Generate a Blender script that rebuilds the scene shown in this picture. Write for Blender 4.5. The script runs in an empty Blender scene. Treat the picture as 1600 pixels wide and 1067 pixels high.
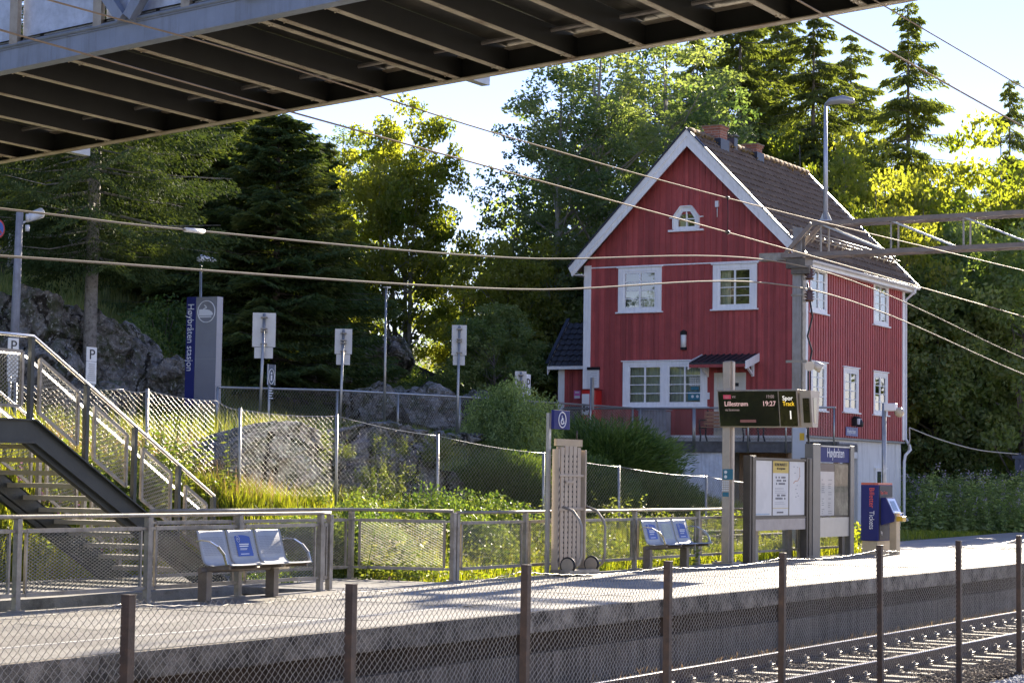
import bpy, math, random
import numpy as np
from mathutils import Vector, Matrix, noise as mnoise

random.seed(7)
RNG = np.random.default_rng(11)
sc = bpy.context.scene
COL = sc.collection
V = Vector

# ------------------------------------------------------------------ camera survey
# World: X runs along the track (away to the right), Y across it (away from the
# camera), Z up, platform surface at z = 0.  Angles come from the photo's vanishing points.
TH, PI_, RO, HCAM, FPX = 0.520664332, 0.0657723503, 0.0143670684, 1.48, 3250.0
def _basis():
    cp, sp, cr, sr = math.cos(PI_), math.sin(PI_), math.cos(RO), math.sin(RO)
    f = V((0, cp, sp)); u = V((0, -sp, cp)); x = V((1, 0, 0))
    r2 = x * cr + u * sr; u2 = -x * sr + u * cr
    st, ct = math.sin(TH), math.cos(TH)
    w = lambda a: V((st * a.x + ct * a.y, -ct * a.x + st * a.y, a.z))
    return w(r2), w(u2), w(f)
CR, CU, CF = _basis()
CAM = V((0, 0, HCAM))
def ray(px, py): return CR * ((px - 800) / FPX) + CU * (-(py - 533.5) / FPX) + CF
def onY(px, py, Y): d = ray(px, py); return CAM + d * (Y / d.y)
def onX(px, py, X): d = ray(px, py); return CAM + d * (X / d.x)
def onZ(px, py, Z): d = ray(px, py); return CAM + d * ((Z - HCAM) / d.z)
def onD(px, py, D): return CAM + ray(px, py) * D

cam = bpy.data.cameras.new('camera'); camo = bpy.data.objects.new('camera', cam); COL.objects.link(camo)
cam.sensor_width = 36; cam.lens = FPX / 1600 * 36; cam.clip_end = 5000; cam.clip_start = .1
mw = Matrix.Identity(4)
for i in range(3):
    mw[i][0] = CR[i]; mw[i][1] = CU[i]; mw[i][2] = -CF[i]; mw[i][3] = CAM[i]
camo.matrix_world = mw
sc.camera = camo

# ------------------------------------------------------------------ light
SUN_EL, SUN_AZ = math.radians(19.0), math.radians(8.5)      # azimuth from +X towards +Y
w = bpy.data.worlds.new('World'); sc.world = w; w.use_nodes = True
nt = w.node_tree; nt.nodes.clear()
sky = nt.nodes.new('ShaderNodeTexSky'); sky.sky_type = 'NISHITA'; sky.sun_disc = False
sky.sun_elevation = SUN_EL; sky.sun_rotation = math.pi / 2 - SUN_AZ
sky.air_density = 1.0; sky.dust_density = 0.0; sky.ozone_density = 2.0; sky.altitude = 100
bg = nt.nodes.new('ShaderNodeBackground'); bg.inputs['Strength'].default_value = .05
out = nt.nodes.new('ShaderNodeOutputWorld')
tint = nt.nodes.new('ShaderNodeMix'); tint.data_type = 'RGBA'; tint.blend_type = 'MULTIPLY'; tint.inputs[0].default_value = 1; tint.inputs[7].default_value = (.96, .83, 1.04, 1)
nt.links.new(sky.outputs[0], tint.inputs[6]); nt.links.new(tint.outputs[2], bg.inputs[0]); nt.links.new(bg.outputs[0], out.inputs[0])
sl = bpy.data.lights.new('sun', 'SUN'); sl.energy = 4.0; sl.angle = math.radians(.5); sl.color = (1, .88, .70)
so = bpy.data.objects.new('sun', sl); COL.objects.link(so)
sd = V((math.cos(SUN_EL) * math.cos(SUN_AZ), math.cos(SUN_EL) * math.sin(SUN_AZ), math.sin(SUN_EL)))
so.rotation_euler = sd.to_track_quat('Z', 'Y').to_euler(); so.location = sd * 300
sc.view_settings.view_transform = 'Standard'; sc.view_settings.look = 'None'
sc.view_settings.exposure = 2.38; sc.view_settings.gamma = 1
sc.render.engine = 'CYCLES'
sc.cycles.max_bounces = 10; sc.cycles.diffuse_bounces = 6; sc.cycles.glossy_bounces = 3
sc.cycles.transmission_bounces = 8; sc.cycles.transparent_max_bounces = 12
sc.cycles.use_denoising = True
sc.cycles.sample_clamp_indirect = 6

# ------------------------------------------------------------------ materials
MATS = {}
def mat(name, col, rough=.6, metal=0., var=.18, scale=3., bump=0., bscale=30., stain=None, stain_amt=.4, stain_scale=1.2, streak=False, spec=.5, coat=0., emit=None, fine=0., island=0., slo=.48, shi=.68):
    if name in MATS: return MATS[name]
    m = bpy.data.materials.new(name); m.use_nodes = True; MATS[name] = m
    t = m.node_tree; b = t.nodes['Principled BSDF']
    b.inputs['Roughness'].default_value = rough; b.inputs['Metallic'].default_value = metal
    b.inputs['Specular IOR Level'].default_value = spec
    if coat: b.inputs['Coat Weight'].default_value = coat
    tc = t.nodes.new('ShaderNodeTexCoord'); geo = t.nodes.new('ShaderNodeNewGeometry')
    src = geo.outputs['Position']
    n1 = t.nodes.new('ShaderNodeTexNoise'); n1.inputs['Scale'].default_value = scale; n1.inputs['Detail'].default_value = 7
    n1.inputs['Roughness'].default_value = .65
    t.links.new(src, n1.inputs['Vector'])
    r = t.nodes.new('ShaderNodeValToRGB'); t.links.new(n1.outputs[0], r.inputs[0])
    r.color_ramp.elements[0].position = .3; r.color_ramp.elements[1].position = .7
    lo = [max(0, c * (1 - var)) for c in col[:3]] + [1]; hi = [min(1, c * (1 + var)) for c in col[:3]] + [1]
    r.color_ramp.elements[0].color = lo; r.color_ramp.elements[1].color = hi
    o = r.outputs[0]
    if stain:
        n2 = t.nodes.new('ShaderNodeTexNoise'); n2.inputs['Scale'].default_value = stain_scale; n2.inputs['Detail'].default_value = 9
        n2.inputs['Roughness'].default_value = .7
        if streak:
            mp = t.nodes.new('ShaderNodeMapping'); mp.inputs['Scale'].default_value = (6, 6, .5)
            t.links.new(src, mp.inputs[0]); t.links.new(mp.outputs[0], n2.inputs['Vector'])
        else: t.links.new(src, n2.inputs['Vector'])
        r2 = t.nodes.new('ShaderNodeValToRGB'); t.links.new(n2.outputs[0], r2.inputs[0])
        r2.color_ramp.elements[0].position = slo; r2.color_ramp.elements[1].position = shi
        r2.color_ramp.elements[0].color = (0, 0, 0, 1); r2.color_ramp.elements[1].color = (stain_amt,) * 3 + (1,)
        mx = t.nodes.new('ShaderNodeMix'); mx.data_type = 'RGBA'
        t.links.new(r2.outputs[0], mx.inputs[0]); t.links.new(o, mx.inputs[6]); mx.inputs[7].default_value = tuple(stain) + (1,)
        o = mx.outputs[2]
    if fine:
        n3 = t.nodes.new('ShaderNodeTexNoise'); n3.inputs['Scale'].default_value = 90; n3.inputs['Detail'].default_value = 3
        t.links.new(src, n3.inputs['Vector'])
        mx = t.nodes.new('ShaderNodeMix'); mx.data_type = 'RGBA'; mx.blend_type = 'MULTIPLY'
        r3 = t.nodes.new('ShaderNodeValToRGB'); t.links.new(n3.outputs[0], r3.inputs[0])
        r3.color_ramp.elements[0].position = .35; r3.color_ramp.elements[1].position = .65
        r3.color_ramp.elements[0].color = (1 - fine,) * 3 + (1,)
        mx.inputs[0].default_value = 1; t.links.new(o, mx.inputs[6]); t.links.new(r3.outputs[0], mx.inputs[7]); o = mx.outputs[2]
    if island:
        mx = t.nodes.new('ShaderNodeMix'); mx.data_type = 'RGBA'; mx.blend_type = 'MULTIPLY'; mx.inputs[0].default_value = 1
        r4 = t.nodes.new('ShaderNodeValToRGB'); t.links.new(geo.outputs['Random Per Island'], r4.inputs[0])
        r4.color_ramp.elements[0].color = (1 - island, 1 - island, 1 - island, 1); r4.color_ramp.elements[1].color = (1 + island * .35,) * 3 + (1,)
        t.links.new(o, mx.inputs[6]); t.links.new(r4.outputs[0], mx.inputs[7]); o = mx.outputs[2]
    t.links.new(o, b.inputs['Base Color'])
    if bump:
        nb = t.nodes.new('ShaderNodeTexNoise'); nb.inputs['Scale'].default_value = bscale; nb.inputs['Detail'].default_value = 6
        t.links.new(src, nb.inputs['Vector'])
        bp = t.nodes.new('ShaderNodeBump'); bp.inputs['Strength'].default_value = bump; bp.inputs['Distance'].default_value = .02
        t.links.new(nb.outputs[0], bp.inputs['Height']); t.links.new(bp.outputs[0], b.inputs['Normal'])
    if emit:
        b.inputs['Emission Color'].default_value = tuple(emit[:3]) + (1,); b.inputs['Emission Strength'].default_value = emit[3]
    return m

def leaf_mat(name, c1, c2, trans=.45, scale=.6, tcol=None, obj_var=.25, rough=.55, spec=.35):
    if name in MATS: return MATS[name]
    m = bpy.data.materials.new(name); m.use_nodes = True; MATS[name] = m
    t = m.node_tree; b = t.nodes['Principled BSDF']; o = t.nodes['Material Output']
    b.inputs['Roughness'].default_value = rough; b.inputs['Specular IOR Level'].default_value = spec
    geo = t.nodes.new('ShaderNodeNewGeometry'); oi = t.nodes.new('ShaderNodeObjectInfo')
    n1 = t.nodes.new('ShaderNodeTexNoise'); n1.inputs['Scale'].default_value = scale; n1.inputs['Detail'].default_value = 4
    t.links.new(geo.outputs['Position'], n1.inputs['Vector'])
    wn = t.nodes.new('ShaderNodeAttribute'); wn.attribute_name = 'tone'
    ad = t.nodes.new('ShaderNodeMath'); ad.operation = 'MULTIPLY_ADD'; ad.inputs[1].default_value = .55; ad.inputs[2].default_value = -.27
    t.links.new(wn.outputs['Fac'], ad.inputs[0])
    a2 = t.nodes.new('ShaderNodeMath'); a2.operation = 'ADD'; t.links.new(n1.outputs[0], a2.inputs[0]); t.links.new(ad.outputs[0], a2.inputs[1])
    a3 = t.nodes.new('ShaderNodeMath'); a3.operation = 'MULTIPLY_ADD'; a3.inputs[1].default_value = obj_var; a3.inputs[2].default_value = -obj_var / 2
    t.links.new(oi.outputs['Random'], a3.inputs[0])
    a4 = t.nodes.new('ShaderNodeMath'); a4.operation = 'ADD'; t.links.new(a2.outputs[0], a4.inputs[0]); t.links.new(a3.outputs[0], a4.inputs[1])
    r = t.nodes.new('ShaderNodeValToRGB'); t.links.new(a4.outputs[0], r.inputs[0])
    r.color_ramp.elements[0].position = .25; r.color_ramp.elements[1].position = .75
    r.color_ramp.elements[0].color = tuple(c1) + (1,); r.color_ramp.elements[1].color = tuple(c2) + (1,)
    t.links.new(r.outputs[0], b.inputs['Base Color'])
    tr = t.nodes.new('ShaderNodeBsdfTranslucent')
    mu = t.nodes.new('ShaderNodeMix'); mu.data_type = 'RGBA'; mu.blend_type = 'MULTIPLY'; mu.inputs[0].default_value = 1
    t.links.new(r.outputs[0], mu.inputs[6]); mu.inputs[7].default_value = tuple(tcol or (2.6, 2.3, .7)) + (1,)
    t.links.new(mu.outputs[2], tr.inputs['Color'])
    ms = t.nodes.new('ShaderNodeMixShader'); ms.inputs[0].default_value = trans
    t.links.new(b.outputs[0], ms.inputs[1]); t.links.new(tr.outputs[0], ms.inputs[2]); t.links.new(ms.outputs[0], o.inputs['Surface'])
    return m

def glass_mat(name, tint=(1, 1, 1), base=.16, ior=1.5):
    if name in MATS: return MATS[name]
    m = bpy.data.materials.new(name); m.use_nodes = True; MATS[name] = m
    t = m.node_tree; t.nodes.remove(t.nodes['Principled BSDF']); o = t.nodes['Material Output']
    tr = t.nodes.new('ShaderNodeBsdfTransparent'); tr.inputs[0].default_value = tuple(tint) + (1,)
    gl = t.nodes.new('ShaderNodeBsdfGlossy'); gl.inputs['Roughness'].default_value = .02
    fr = t.nodes.new('ShaderNodeFresnel'); fr.inputs['IOR'].default_value = ior
    ad = t.nodes.new('ShaderNodeMath'); ad.operation = 'ADD'; ad.inputs[1].default_value = base; t.links.new(fr.outputs[0], ad.inputs[0])
    ms = t.nodes.new('ShaderNodeMixShader'); t.links.new(ad.outputs[0], ms.inputs[0])
    t.links.new(tr.outputs[0], ms.inputs[1]); t.links.new(gl.outputs[0], ms.inputs[2]); t.links.new(ms.outputs[0], o.inputs['Surface'])
    return m

# ------------------------------------------------------------------ mesh helpers
class MB:
    def __init__(s, xf=None): s.v = []; s.f = []; s.m = []; s.xf = xf; s.sm = []
    def add(s, vs, fs, m=0, smooth=False):
        k = len(s.v)
        s.v += [V(s.xf(p)) if s.xf else V(p) for p in vs]
        s.f += [tuple(k + i for i in f) for f in fs]; s.m += [m] * len(fs); s.sm += [smooth] * len(fs)
    def box(s, a, b, m=0):
        x0, x1 = sorted((a[0], b[0])); y0, y1 = sorted((a[1], b[1])); z0, z1 = sorted((a[2], b[2]))
        s.add([(x0,y0,z0),(x1,y0,z0),(x1,y1,z0),(x0,y1,z0),(x0,y0,z1),(x1,y0,z1),(x1,y1,z1),(x0,y1,z1)],
              [(0,3,2,1),(4,5,6,7),(0,1,5,4),(1,2,6,5),(2,3,7,6),(3,0,4,7)], m)
    def bar(s, p, q, w, h, m=0, up=(0, 0, 1)):
        p, q = V(p), V(q); d = (q - p).normalized(); up = V(up)
        if abs(d.dot(up)) > .98: up = V((1, 0, 0))
        sx = d.cross(up).normalized() * (w / 2); sz = sx.cross(d).normalized() * (h / 2)
        s.add([p - sx - sz, p + sx - sz, p + sx + sz, p - sx + sz, q - sx - sz, q + sx - sz, q + sx + sz, q - sx + sz],
              [(0,1,2,3),(7,6,5,4),(0,4,5,1),(1,5,6,2),(2,6,7,3),(3,7,4,0)], m)
    def tube(s, pts, r, n=8, m=0, closed=False, smooth=True, cap=True):
        pts = [V(p) for p in pts]; rs = r if isinstance(r, (list, tuple)) else [r] * len(pts)
        vs = []; fs = []; N = len(pts); prev = None
        for i, p in enumerate(pts):
            a = pts[max(0, i - 1)] if not closed else pts[i - 1]; b = pts[min(N - 1, i + 1)] if not closed else pts[(i + 1) % N]
            d = (b - a)
            d = d.normalized() if d.length > 1e-9 else V((0, 0, 1))
            if prev is None: prev = V((0, 0, 1)) if abs(d.z) < .9 else V((1, 0, 0))
            x = (prev - d * prev.dot(d)).normalized(); y = d.cross(x); prev = x
            for k in range(n):
                an = 2 * math.pi * k / n; vs.append(p + (x * math.cos(an) + y * math.sin(an)) * rs[i])
        for i in range(N if closed else N - 1):
            j = (i + 1) % N
            for k in range(n): fs.append((i * n + k, i * n + (k + 1) % n, j * n + (k + 1) % n, j * n + k))
        s.add(vs, fs, m, smooth)
        if cap and not closed:
            k = len(s.v) - len(vs)
            s.f += [tuple(k + i for i in reversed(range(n))), tuple(k + (N - 1) * n + i for i in range(n))]; s.m += [m, m]; s.sm += [False, False]
    def cyl(s, p, q, r, n=16, m=0): s.tube([p, q], r, n, m)
    def prism(s, poly, ext, m=0):
        n = len(poly); e = V(ext); vs = [V(p) for p in poly] + [V(p) + e for p in poly]
        s.add(vs, [tuple(range(n - 1, -1, -1)), tuple(range(n, 2 * n))] + [(i, (i + 1) % n, n + (i + 1) % n, n + i) for i in range(n)], m)
    def lathe(s, prof, c=(0, 0, 0), n=20, m=0):
        c = V(c); vs = []; fs = []
        for r, z in prof:
            for k in range(n): a = 2 * math.pi * k / n; vs.append(c + V((r * math.cos(a), r * math.sin(a), z)))
        for i in range(len(prof) - 1):
            for k in range(n): fs.append((i * n + k, i * n + (k + 1) % n, (i + 1) * n + (k + 1) % n, (i + 1) * n + k))
        s.add(vs, fs, m, True)
    def sphere(s, c, r, m=0, n=12, sx=1, sy=1, sz=1):
        vs = []; fs = []; c = V(c); k2 = n // 2
        for i in range(k2 + 1):
            t = math.pi * i / k2
            for k in range(n): a = 2 * math.pi * k / n; vs.append(c + V((r * sx * math.sin(t) * math.cos(a), r * sy * math.sin(t) * math.sin(a), r * sz * math.cos(t))))
        for i in range(k2):
            for k in range(n): fs.append((i * n + k, (i + 1) * n + k, (i + 1) * n + (k + 1) % n, i * n + (k + 1) % n))
        s.add(vs, fs, m, True)
    def build(s, name, mats, parent=None, bevel=0):
        me = bpy.data.meshes.new(name)
        off = wloc(parent) if parent is not None else V((0, 0, 0))
        me.from_pydata([tuple(p - off) for p in s.v], [], s.f)
        for q in (mats if isinstance(mats, (list, tuple)) else [mats]): me.materials.append(q)
        me.polygons.foreach_set('material_index', s.m); me.polygons.foreach_set('use_smooth', s.sm); me.update()
        o = bpy.data.objects.new(name, me); COL.objects.link(o)
        if parent is not None: o.parent = parent
        if bevel:
            b = o.modifiers.new('bevel', 'BEVEL'); b.width = bevel; b.segments = 2; b.limit_method = 'ANGLE'
        return o
def wloc(o):
    p = V((0, 0, 0))
    while o is not None: p = p + o.location; o = o.parent
    return p
def npmesh(name, verts, faces, mats, parent=None, tone=None, smooth=False, mi=None):
    """verts (n,3), faces (m,k) numpy -> object; tone is a per-face value used for leaf colour"""
    me = bpy.data.meshes.new(name); verts = np.asarray(verts, np.float32); faces = np.asarray(faces, np.int32)
    if parent is not None:
        l = wloc(parent); verts = verts - np.array([l.x, l.y, l.z], np.float32)
    k = faces.shape[1]; me.vertices.add(len(verts)); me.vertices.foreach_set('co', verts.ravel())
    me.loops.add(faces.size); me.loops.foreach_set('vertex_index', faces.ravel())
    me.polygons.add(len(faces)); me.polygons.foreach_set('loop_start', np.arange(0, faces.size, k, dtype=np.int32))
    me.polygons.foreach_set('loop_total', np.full(len(faces), k, np.int32))
    if smooth: me.polygons.foreach_set('use_smooth', np.ones(len(faces), bool))
    for q in (mats if isinstance(mats, (list, tuple)) else [mats]): me.materials.append(q)
    me.update(calc_edges=True)
    if mi is not None: me.polygons.foreach_set('material_index', np.asarray(mi, np.int32))
    if tone is not None:
        a = me.attributes.new('tone', 'FLOAT', 'FACE'); a.data.foreach_set('value', np.asarray(tone, np.float32))
    o = bpy.data.objects.new(name, me); COL.objects.link(o)
    if parent is not None: o.parent = parent
    return o
def tag(o, label, cat, group=None):
    o['label'] = label; o['category'] = cat
    if group: o['group'] = group
    return o
def thing(name, label, cat, loc=(0, 0, 0), group=None):
    o = bpy.data.objects.new(name, None); COL.objects.link(o); o.location = loc; o.empty_display_size = .2
    return tag(o, label, cat, group)
def struct(o): o['kind'] = 'structure'; return o
def stuff(o): o['kind'] = 'stuff'; return o
def dup(root, loc, label=None, rotz=0, scale=None):
    def cp(o, par):
        c = o.copy(); COL.objects.link(c); c.parent = par
        for ch in o.children: cp(ch, c)
        return c
    r = cp(root, None); r.location = loc; r.rotation_euler = (0, 0, rotz)
    if scale: r.scale = scale
    if label: r['label'] = label
    return r
def frame(o, U, N, Z=(0, 0, 1)):
    o, U, N, Z = V(o), V(U), V(N), V(Z)
    return lambda p: o + U * p[0] + N * p[1] + Z * p[2]
def text(s, name, body, m, parent, origin, U, Z, size, align='LEFT', sx=1., ext=.002, bold=0):
    cu = bpy.data.curves.new(name, 'FONT'); cu.body = body; cu.size = size; cu.extrude = ext; cu.align_x = align; cu.resolution_u = 3; cu.offset = bold
    ob = bpy.data.objects.new(name, cu); COL.objects.link(ob)
    dg = bpy.context.evaluated_depsgraph_get(); me = bpy.data.meshes.new_from_object(ob.evaluated_get(dg))
    bpy.data.objects.remove(ob); U = V(U).normalized(); Z = V(Z).normalized(); N = U.cross(Z); O = V(origin) - wloc(parent)
    for v in me.vertices: c = v.co.copy(); v.co = O + U * (c.x * sx) + Z * c.y + N * c.z
    me.name = name; me.materials.clear(); me.materials.append(m)
    o = bpy.data.objects.new(name, me); COL.objects.link(o); o.parent = parent
    return o
def T(name, body, m, parent, origin, U, Z, size, **k): return text(None, name, body, m, parent, origin, U, Z, size, **k)

def lattice(P, L, zfun, p, q, r, weave=0., jitter=0.):
    """diamond lattice of zigzag strands. P(s)->(x,y) plan point; zfun(s)->(z0,z1). returns verts, faces"""
    ns = int(L / p); zmin = 0
    d = np.array(P(min(L, 1.0))) - np.array(P(0)); d = d / np.linalg.norm(d); n = np.array([-d[1], d[0]])
    VS = []; FS = []; base = 0
    for k in range(ns):
        z0, z1 = zfun((k + .5) * p); rows = max(2, int((z1 - z0) / q) + 1)
        j = np.arange(rows); s = (k + ((j + k) % 2)) * p; s = np.clip(s, 0, L)
        if jitter: s = s + RNG.normal(0, jitter, rows)
        xy = np.array([P(t) for t in s]); z = z1 - j * q
        if jitter: z = z + RNG.normal(0, jitter, rows)
        off = weave * np.where((j % 2) == 0, 1, -1)
        xy = xy + n[None, :] * off[:, None]
        ring = []
        for a in (0.5, 2.6, 4.7):
            ring.append(np.stack([xy[:, 0] + r * (d[0] * math.cos(a) + n[0] * math.sin(a)), xy[:, 1] + r * (d[1] * math.cos(a) + n[1] * math.sin(a)), z + r * .3 * math.sin(a)], 1))
        vs = np.stack(ring, 1).reshape(-1, 3); VS.append(vs)
        i0 = base + np.arange(rows - 1) * 3
        for a in range(3):
            b = (a + 1) % 3; FS.append(np.stack([i0 + a, i0 + b, i0 + 3 + b, i0 + 3 + a], 1))
        base += rows * 3
    return np.concatenate(VS), np.concatenate(FS)
def lat_obj(name, A, B, z0a, z1a, z0b, z1b, p, q, r, m, parent, weave=0., sag=0., jitter=0.):
    A, B = np.array(A[:2], float), np.array(B[:2], float); L = float(np.linalg.norm(B - A)); u = (B - A) / L
    def zf(s):
        t = s / L; sg = sag * 4 * t * (1 - t); return (z0a + (z0b - z0a) * t, z1a + (z1b - z1a) * t - sg)
    v, f = lattice(lambda s: A + u * s, L, zf, p, q, r, weave, jitter)
    return npmesh(name, v, f, m, parent)
# ------------------------------------------------------------------ common materials
GALV = mat('galvanised steel', (.40, .40, .39), .42, .75, .2, 6, .1, 60, stain=(.2, .17, .13), stain_amt=.5, stain_scale=3)
GALV2 = mat('weathered galvanised steel', (.33, .30, .255), .55, .5, .22, 5, .15, 50, stain=(.13, .1, .07), stain_amt=.6, stain_scale=4)
STAIN = mat('stainless steel', (.62, .60, .56), .22, 1.0, .08, 10)
WIRE = mat('fence wire', (.44, .41, .36), .42, .6, .2, 9)
WIRE2 = mat('bright fence wire', (.62, .60, .55), .35, .8, .15, 9)
RUSTP = mat('brown painted post', (.075, .048, .032), .55, .1, .25, 12, .2, 80, stain=(.16, .09, .05), stain_amt=.6, stain_scale=9)
DKSTEEL = mat('dark green steel', (.045, .05, .047), .5, .2, .2, 4, .08, 40)
CONC = mat('platform concrete', (.30, .285, .26), .9, 0, .25, 1.5, .6, 25, stain=(.07, .06, .045), stain_amt=.85, stain_scale=1.6, fine=.25)
CONC2 = mat('old concrete wall', (.32, .265, .205), .92, 0, .3, 2.2, .8, 18, stain=(.09, .07, .05), stain_amt=.85, stain_scale=1.1, streak=True, fine=.35, island=.3, slo=.44, shi=.62)
ASPH = mat('sun bleached asphalt', (.36, .33, .29), .55, 0, .14, .8, .5, 120, stain=(.30, .28, .255), stain_amt=.6, stain_scale=.5, fine=.16)
WOODG = mat('grey weathered wood', (.30, .30, .32), .8, 0, .25, 4, .3, 40, stain=(.16, .15, .14), stain_amt=.5, stain_scale=3, streak=True)
WOODB = mat('brown bare wood', (.33, .21, .12), .75, 0, .25, 4, .3, 40, stain=(.14, .09, .05), stain_amt=.6, stain_scale=2, streak=True)
WHITE = mat('white painted wood', (.87, .865, .84), .5, 0, .06, 3, .05, 30, stain=(.6, .59, .56), stain_amt=.45, stain_scale=2.5, streak=True)
WHITEM = mat('white enamel', (.78, .78, .78), .35, 0, .04, 3)
BLACK = mat('black metal', (.02, .02, .022), .45, .3, .2, 6)
NAVY = mat('navy sign enamel', (.026, .032, .15), .6, 0, .08, 3, spec=.25)
SIGNW = mat('white lettering', (.82, .82, .82), .5, 0, .02, 3)
SIGNK = mat('black lettering', (.015, .015, .015), .5, 0, .02, 3)
GREYT = mat('grey lettering', (.35, .35, .36), .6, 0, .05, 3)

# ------------------------------------------------------------------ terrain
TX = [-40, 0, 20, 25.3, 26.2, 32, 38, 44, 50, 54, 58, 66, 80, 120, 200]
TY = [15.0, 15.7, 17, 18.5, 19.9, 20.6, 22, 24, 26, 29, 33, 35, 38, 42, 46, 50, 60, 90, 160]
TZ = [
 [-.9]*4+[-.5,-.4,-.3]+[-.2]*7,
 [-.7,-.7,-.7,-.55,-.4,-.3,-.2]+[-.15]*7,
 [-.5,-.5,-.5,-.35,-.25,-.2,-.15]+[-.15]*7,
 [-.5,-.5,-.5,.25,.35,.3,.1,-.1]+[-.12]*6,
 [-.5,-.5,-.5,.7,.7,.45,.3,.1,0,-.1,-.1,-.1,0,0],
 [.25,.25,.2,.95,.85,.6,.4,.2,.1,-.1,-.1,-.1,0,0],
 [1.5,1.5,1.5,1.35,1.15,1.0,.8,.5,.3,-.1,-.1,0,.1,.1],
 [1.9,1.9,1.9,2.05,2.2,2.15,1.55,.9,.6,-.1,-.1,0,.2,.3],
 [2.2,2.2,2.2,2.25,2.3,2.3,2.1,1.6,.9,.2,-.1,.1,.4,.6],
 [2.3,2.3,2.3,2.3,2.35,2.35,2.4,2.4,2.2,2.2,.1,.2,.6,1],
 [3.0,3.0,2.9,2.7,2.6,2.5,2.5,2.5,2.6,2.6,1.2,.6,1,1.5],
 [5.2,5.2,5.2,5.1,4.9,4.6,3.8,3.2,3.0,3.0,1.8,.9,1.2,2],
 [5.9,5.9,5.9,5.9,5.8,5.7,5.2,4.8,4.5,4.3,3,1.5,1.6,2],
 [6.6,6.6,6.6,6.6,6.7,6.8,7.0,7.2,7.3,7.2,5,2.5,2,3],
 [6.7,6.7,6.7,6.8,6.9,7.0,7.2,7.5,7.8,7.8,6,3.5,3,4],
 [8.5,8.5,8.5,8.5,8.6,8.8,8.8,8.9,9,9,7.5,5,4,5],
 [12,12,12,12,12,12,12,12,12,12,10,7,5,6],
 [17,17,17,17,17,17,17,17,17,16,14,11,8,8],
 [24]*14]
_TZ = np.array([r[:3] + [r[2]] + r[3:] for r in TZ], float)
def _sm(t): return t
def hgt(x, y):
    i = min(max(int(np.searchsorted(TX, x)) - 1, 0), len(TX) - 2); j = min(max(int(np.searchsorted(TY, y)) - 1, 0), len(TY) - 2)
    a = min(max((x - TX[i]) / (TX[i + 1] - TX[i]), 0), 1); b = min(max((y - TY[j]) / (TY[j + 1] - TY[j]), 0), 1)
    return float((_TZ[j, i] * (1 - a) + _TZ[j, i + 1] * a) * (1 - b) + (_TZ[j + 1, i] * (1 - a) + _TZ[j + 1, i + 1] * a) * b)
def hn(x, y):
    k = min(1, max(0, (y - 16.5) / 4)) * (1 if x < 54 else .35) * (0 if (x < 26 and y < 20.2) else 1)
    return hgt(x, y) + k * ((.30 if y > 33 else .12) * mnoise.noise(V((x * .25, y * .25, 3))) + .12 * mnoise.noise(V((x * .9, y * .9, 7))))
def ground_material():
    m = bpy.data.materials.new('hillside soil and grass'); m.use_nodes = True; t = m.node_tree; b = t.nodes['Principled BSDF']; b.inputs['Roughness'].default_value = .95
    geo = t.nodes.new('ShaderNodeNewGeometry')
    n = t.nodes.new('ShaderNodeTexNoise'); n.inputs['Scale'].default_value = .7; n.inputs['Detail'].default_value = 10; n.inputs['Roughness'].default_value = .7
    t.links.new(geo.outputs['Position'], n.inputs['Vector'])
    r = t.nodes.new('ShaderNodeValToRGB'); t.links.new(n.outputs[0], r.inputs[0])
    e = r.color_ramp.elements; e[0].position = .3; e[0].color = (.045, .06, .022, 1); e[1].position = .75; e[1].color = (.19, .165, .085, 1)
    x = r.color_ramp.elements.new(.5); x.color = (.10, .125, .04, 1)
    t.links.new(r.outputs[0], b.inputs['Base Color'])
    n2 = t.nodes.new('ShaderNodeTexNoise'); n2.inputs['Scale'].default_value = 9; n2.inputs['Detail'].default_value = 8; t.links.new(geo.outputs['Position'], n2.inputs['Vector'])
    bp = t.nodes.new('ShaderNodeBump'); bp.inputs['Distance'].default_value = .08; bp.inputs['Strength'].default_value = .8
    t.links.new(n2.outputs[0], bp.inputs['Height']); t.links.new(bp.outputs[0], b.inputs['Normal'])
    return m
GROUND = ground_material()
xs = np.concatenate([np.arange(-40, 10, 2.5), np.arange(10, 80, .45), np.arange(80, 201, 4)])
ys = np.concatenate([np.arange(15.05, 46, .4), np.arange(46, 161, 3)])
vs = [(x, y, hn(x, y)) for y in ys for x in xs]; nx = len(xs)
fs = [(j * nx + i, j * nx + i + 1, (j + 1) * nx + i + 1, (j + 1) * nx + i) for j in range(len(ys) - 1) for i in range(nx - 1)]
struct(npmesh('hillside', vs, fs, GROUND, smooth=True))
b = MB(); b.add([(-1500, -1500, -1.3), (2000, -1500, -1.3), (2000, 2000, -1.3), (-1500, 2000, -1.3)], [(0, 1, 2, 3)]); struct(b.build('ground', GROUND))
ROADM = mat('road asphalt', (.06, .06, .062), .9, 0, .2, 1, .3, 60)
b = MB()
for x in range(-20, 100, 5):
    za, zb = hgt(x, 45.0) + .42, hgt(x + 5, 45.0) + .42
    b.add([(x, 43.3, za), (x + 5, 43.3, zb), (x + 5, 47, zb), (x, 47, za), (x, 43.3, za - 1), (x + 5, 43.3, zb - 1)], [(0, 1, 2, 3), (4, 5, 1, 0)])
struct(b.build('road', ROADM))
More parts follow.
